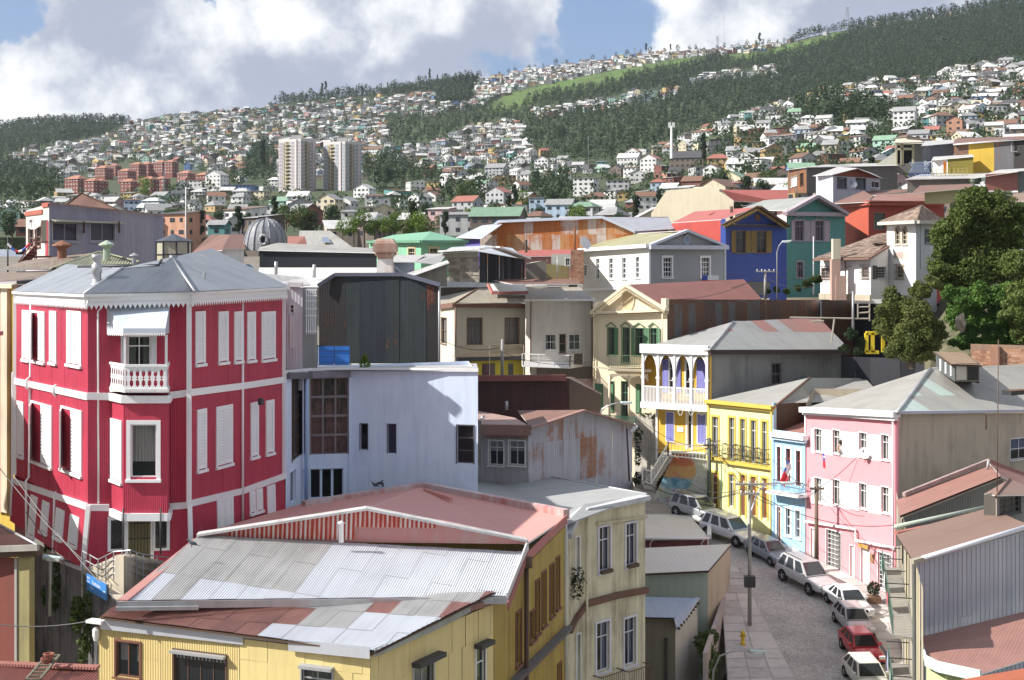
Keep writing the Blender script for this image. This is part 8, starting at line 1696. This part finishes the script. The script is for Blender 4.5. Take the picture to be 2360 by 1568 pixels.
# right-hand slope, big trees
def slope():
 T=[(2130,900,106),(2160,880,108),(2200,850,109),(2330,830,108),(2460,820,106)];M=[(2130,800,116),(2160,770,117),(2200,730,117),(2330,700,114),(2460,680,112)];U_=[(2130,720,124),(2160,700,130),(2200,640,132),(2330,590,130),(2460,560,128)]
 B=[(2130,1000,106),(2160,990,108),(2200,960,109),(2330,950,108),(2460,930,106)];B2=[(x,y+60,Y+30)for x,y,Y in U_];mb=MB()
 for A_,C_ in((B,T),(T,M),(M,U_),(U_,B2)):
  for i in range(4):mb.face([P(*A_[i]),P(*A_[i+1]),P(*C_[i+1]),P(*C_[i])])
 o=mb.build('slope',paint((.13,.12,.07),.95,.5,(.05,.06,.03)));o['kind']='structure'
slope()
def bigtree(name,px,py,Y,lobes,mat,label,n_=900,size=.16,trunk=None,cat='tree'):
 t=thing(name,label,cat,P(px,py,Y));c=[];r=[];s=Y/F;o0=V(P(px,py,Y))
 for(x,y,rr,*dy)in lobes:p=P(x,y,Y)-o0;c.append((p.x,(dy[0]if dy else R.uniform(-1,1)*rr*s*.5),p.z));r.append((rr*s,rr*s*.8,rr*s*.85))
 C,Rr=np.array(c),np.array(r);sub=[];sr=[]
 for cc_,q in zip(C,Rr):
  k=max(6,int(13*q[0]));d=RN.normal(size=(k,3));d/=np.linalg.norm(d,axis=1)[:,None];sub+=list(cc_+d*q*.72);sr+=[q*RN.uniform(.28,.5)for _ in range(k)]
 v=np.concatenate([leaf_cloud(np.array(sub),np.array(sr),int(n_*30/max(10,len(sub))),size*.62,shell=.4),leaf_cloud(C,Rr*.6,300,size*1.3)]);link(bpy.data.objects.new('crown',tri_mesh('crown',v,mat)),t)
 if trunk:MB().tube([P(px,py,Y),P(px+trunk[0]*.5,(py+trunk[1])/2,Y),P(px+trunk[0],trunk[1],Y)],.35,8,.16).build('trunk',BARK,t);[MB().tube([P(px+trunk[0]*.6,(py+trunk[1])/2,Y),P(x,y,Y)],.14,5,.05).build('branch',BARK,t)for(x,y,*_)in lobes[:4]]
 return t
bigtree('evergreen_tree',2250,690,116,[(2235,480,52),(2290,480,48),(2200,545,52),(2260,560,70),(2320,540,46),(2185,615,42),(2245,630,58),(2305,620,50),(2255,450,26),(2330,600,34),(2175,575,32),(2168,620,30),(2190,655,30),(2220,510,44),(2265,520,60),(2335,500,36),(2290,590,60)],leafmat((.055,.085,.018),(.11,.145,.036),rv=0),'huge round dark-green tree right of the white tower house',2400,.19,(0,600))
bigtree('evergreen_tree',2350,780,106,[(2345,610,40),(2365,680,50),(2330,720,38),(2370,760,40)],leafmat((.08,.12,.025),(.14,.18,.05),rv=0),'yellow-green tree cut off by the right edge',1300,.17,(5,700))
bigtree('leafy_tree',2100,850,107,[(2062,695,40),(2100,720,44),(2060,745,46),(2110,770,54),(2080,805,42),(2135,810,38),(2150,770,36),(2045,715,28),(2140,745,26),(2150,650,22),(2120,670,26)],leafmat((.065,.09,.026),(.15,.165,.045),rv=0),'dark leafy tree with yellowish tips below the white tower house',1500,.15,(-5,760))
bigtree('ivy_bank',2280,800,109,[(2215,700,26),(2250,690,30),(2300,690,34),(2340,710,30),(2260,740,34),(2310,750,36),(2350,770,30),(2230,780,24),(2280,790,22),(2330,800,20),(2200,790,16),(2190,670,18)]+[(R.uniform(2185,2375),R.uniform(660,795),R.uniform(14,24))for _ in range(80)],leafmat((.06,.13,.03),(.12,.22,.045),rv=0),'ivy and scrub covering the steep bank above the brick wall',1500,.15,cat='vegetation')
bigtree('garden_shrub',1885,668,126,[(1840,665,9),(1860,655,12),(1880,645,14),(1790,668,8),(1770,672,7),(1812,672,8)],LF[2],'low garden shrubs in front of the teal house',500,.14,cat='shrub')
bigtree('dark_shrub',1960,800,108,[(1960,770,16),(1985,790,14),(1945,805,12),(1975,812,12)],LF[1],'dark shrubs around the yellow frame behind the grey gallery roof',300,.13,cat='shrub')
t=thing('rock','pale craggy rock outcrop in the ivy-covered bank','rock',P(2222,745,107));me=bpy.data.meshes.new('rock');import bmesh;bm=bmesh.new();bmesh.ops.create_icosphere(bm,subdivisions=3,radius=1)
from mathutils import noise as mn
for v_ in bm.verts:v_.co*=1+.45*mn.noise(v_.co*1.6);v_.co*=.7;v_.co.x*=.5;v_.co.y+=.9
bm.to_mesh(me);bm.free();me.materials.append(paint((.38,.33,.25),.95,.5));link(bpy.data.objects.new('face',me),t)
h=House('retaining_wall','old red brick retaining wall with buttress overgrown with ivy','wall',2300,105.5,-10);S=Fac((2236,106),(2430,103));sheets(h.o,S,S.poly([(2240,870),(2430,870),(2430,800),(2240,808)]),BK[0],'brick',.42,.22,mats=BK,jit=.04,brick=True,off=.02);h.on(S,(2283,798,2304,870),BK[1],'buttress',0,.5);o=h.on(S,(2236,796,2430,880),paint((.3,.2,.14),.95,.4),'mortar_bed',-.3,0)
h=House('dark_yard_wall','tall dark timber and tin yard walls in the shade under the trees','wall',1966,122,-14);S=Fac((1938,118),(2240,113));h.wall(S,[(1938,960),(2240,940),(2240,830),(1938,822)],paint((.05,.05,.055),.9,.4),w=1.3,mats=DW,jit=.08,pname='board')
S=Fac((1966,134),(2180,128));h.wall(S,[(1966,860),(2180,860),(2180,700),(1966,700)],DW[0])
t=thing('yellow_frame','bright yellow wooden door frame in the shaded yard','frame',P(2006,815,108));YF_=paint((.70,.52,.03),.6,.1)
for a,b in(((1995,768,108),(2020,768,108)),((1996,768,108),(1996,812,108)),((2010,768,108),(2010,812,108)),((1994,812,108),(2024,812,108)),((2034,775,108),(2034,812,108))):MB().bar(P(*a),P(*b),.28,.28).build('board',YF_,t)
t=thing('timber_props','bleached poles and a clothes rack standing in the shaded yard','poles',P(1900,790,110));PW=paint((.35,.32,.27),.9,.3)
for a,b in(((1820,732,112),(2000,735,112)),((1922,736,111),(1915,790,111)),((1976,700,112),(1976,735,112)),((2003,700,112),(2003,740,112)),((1976,708,112),(2003,708,112)),((1976,722,112),(2003,720,112)),((1898,740,111),(1870,742,111))):MB().tube([P(*a),P(*b)],.08,5).build('pole',PW,t)
# tower blocks, brick flats, mast, pylons
def tower(px0,pm,px1,py0,py1,label,tint):
 Y=880.0;h=House('tower_block',label,'tower block',pm,Y,ZY(py1,Y),'twin tower blocks');A_,B_=Fac((px0,Y+14),(pm,Y)),Fac((pm,Y),(px1,Y+12));LC=paint((.52,.50,.48),.8,.1)
 for S,x0,x1 in((A_,px0,pm),(B_,pm,px1)):h.wall(S,[(x0,py1+8),(x1,py1+8),(x1,py0),(x0,py0)],LC)
 back3(h,A_,B_,ZY(py1+8,Y),ZY(py0,Y),LC,14);q=[A_.A,A_.B,B_.B,A_.A+B_.B-A_.B];MB().face([V((p.x,p.y,ZY(py0,Y)))for p in q]).build('roof',ZG,h.o);mb=MB();c_=(q[0]+q[2])/2;mb.box((c_.x,c_.y,ZY(py0,Y)+1.8),(3.5,0,0),(0,3,0),(0,0,1.8));mb.build('lift_house',LC,h.o)
 nf=13;z0,z1=ZY(py1,Y),ZY(py0,Y)-1;fh=(z1-z0)/nf;wb,ob,pn=MB(),MB(),MB()
 for S in(A_,B_):
  L=S.L
  for k in range(nf):
   z=z0+fh*k
   for a,b in((.03,.20),(.56,.74),(.86,.97)):rbar(wb,S,L*a,L*b,z+.35,z+fh-.45,.0,.15);rbar(pn,S,L*a,L*b,z-.1,z+.30,.0,.22)
   rbar(ob,S,L*.25,L*.5,z,z+1.15,.9,1.1);rbar(ob,S,L*.25,L*.5,z-.15,z,0,1.1)
  rbar(pn,S,L*.76,L*.84,z0,z1+1,0,.8);rbar(pn,S,L*.365,L*.385,z0,z1,0,1.15)
  for k in range(nf):z=z0+fh*k;rbar(ob,S,L*.25,L*.5,z+1.15,z+fh-.2,.0,.08)
 for mb_,nm,m_ in((wb,'windows',paint(sc3(tint,.62),.3,.15)),(ob,'balconies',paint((.27,.23,.12),.7,.2)),(pn,'panels',paint((.58,.50,.50),.7,.1))):o=mb_.build(nm,m_,h.o);o['kind']='stuff'
tower(642,693,728,321,434,'left-hand pinkish high-rise flats of the two towers',(.52,.50,.54));tower(745,795,833,327,440,'right-hand bluish-white high-rise flats of the two towers',(.50,.56,.62))
BKW,BKR=paint((.21,.075,.06),.85,.15),corr((.38,.18,.12),.6,(.33,.15,.1),bump=.2)
FL=[(178,448,60,42),(215,452,44,42),(240,410,44,26),(232,446,36,34),(292,420,44,30),(318,408,40,34),(300,452,46,40),(345,450,46,44),(375,442,36,36),(395,402,34,34),(430,420,46,24),(470,424,42,24),(340,402,40,28),(372,400,38,30),(265,402,30,24)]
NMS=['first','second','third','fourth','fifth','sixth','seventh','eighth','ninth','tenth','eleventh','twelfth','thirteenth','fourteenth','rightmost']
FL.sort()
for i,(px,py,wp,hp)in enumerate(FL):
 Y=float(depth(px,py))*(.985-.002*i);s=F/Y;W,Ro,Wi=house_geo(wp/s*.72,wp/s*.6,hp/s*.82,'hip',8,.6);t=thing('brick_flats',f"{NMS[i]} red brick flats from the left, {'tall' if hp > 38 else 'low'} with clay hipped roof" if i<14 else 'rightmost red brick flats with clay hipped roof','flats',P(px,py,Y),'red brick blocks of flats');t.rotation_euler.z=math.radians(-28)
 for nm,Q,m_ in(('wall',W,BKW),('roof',Ro,BKR),('window',Wi,paint((.42,.40,.38),.5,.1))):
  mb=MB();[mb.face([V(p)+origin(t)for p in q])for q in Q];o=mb.build(nm,m_,t);
  if nm=='window':o['kind']='stuff'
Ym=640.0;t=thing('phone_mast','white mobile phone mast standing above the houses in front of the wood','mast',P(1547,364,Ym));MB().tube([P(1547,366,Ym),P(1547,290,Ym)],.75,8,.5).build('shaft',WHITE,t);mb=MB()
for k in range(6):a=k*math.pi/3;mb.box(P(1547,290,Ym)+V((math.cos(a)*1.4,math.sin(a)*1.4,.3)),(.2,0,0),(0,.15,0),(0,0,1.3));mb.bar(P(1547,290,Ym),P(1547,290,Ym)+V((math.cos(a)*1.4,math.sin(a)*1.4,0)),.15)
mb.build('antenna',WHITE,t)
def pylon(px,py0,py1,label,w=1.0,Y=None):
 Y=Y or float(depth(px,py0))*.99;t=thing('pylon',label,'pylon',P(px,py0,Y),'lattice pylons');b,tp=P(px,py0,Y),P(px,py1,Y);Hh=tp.z-b.z;mb=MB();r0=Hh*.10*w;f=lambda k,s:b+V(((1,1,-1,-1)[k%4]*r0*(1-.82*s),(1,-1,-1,1)[k%4]*r0*(1-.82*s),Hh*s));th=Y/F*.45
 for k in range(4):mb.bar(f(k,0),f(k,1),th)
 for j in range(7):
  s0,s1=j/7,(j+1)/7
  for k in range(4):mb.bar(f(k,s0),f(k+1,s1),th*.7)
 if w==1.0:
  for s in(.72,.85,.96):mb.bar(b+V((-Hh*.13,0,Hh*s)),b+V((Hh*.13,0,Hh*s)),th)
 mb.build('lattice',paint((.30,.31,.33),.6,.1),t)
pylon(1952,68,16,'tallest lattice pylon on the right skyline');pylon(1462,130,110,'small lattice pylon left of the skyline houses');pylon(1653,116,84,'lattice pylon in the middle of the skyline');pylon(2184,38,14,'lattice pylon beside the highest skyline houses');pylon(2225,30,-2,'lattice mast near the top right corner');pylon(378,440,384,'red and white lattice mast among the brick flats',.35,700);
for px,py0,py1,lb in((1942,72,8,'thin radio mast left of the tallest pylon'),(1668,118,14,'very tall thin radio mast on the skyline'),(1355,375,315,'thin white pole at the foot of the wood')):
 Y=float(depth(px,py0))*.985;o=MB().tube([P(px,py0,Y),P(px,py1,Y)],Y/F*.35,4).build('radio_mast',paint((.35,.36,.38),.6,.1));tag(o,lb,'mast')
for k,px in enumerate((790,815,840,862,885,908,930,950,968,985)):tree('bright',px,556-(k%3),185,2.9+(k%3)*.5,f"{NMS[k]} bright green tree from the left in the row before the town",'row of bright green trees')
hb=MB();hb.box((0,1700,130),(2400,0,0),(0,1900,0),(0,0,260));hz_=hb.build('haze',newmat('haze')[0]);n=NT(hz_.data.materials[0].node_tree);hz_['kind']='stuff';hz_['label']='thin bluish air over the town'
hz_.data.materials[0].node_tree.nodes.clear()
pv=n('ShaderNodeVolumePrincipled');pv.inputs['Color'].default_value=(.80,.88,1,1);pv.inputs['Density'].default_value=.000045;pv.inputs['Anisotropy'].default_value=.2;n('ShaderNodeOutputMaterial',Volume=pv.outputs[0])
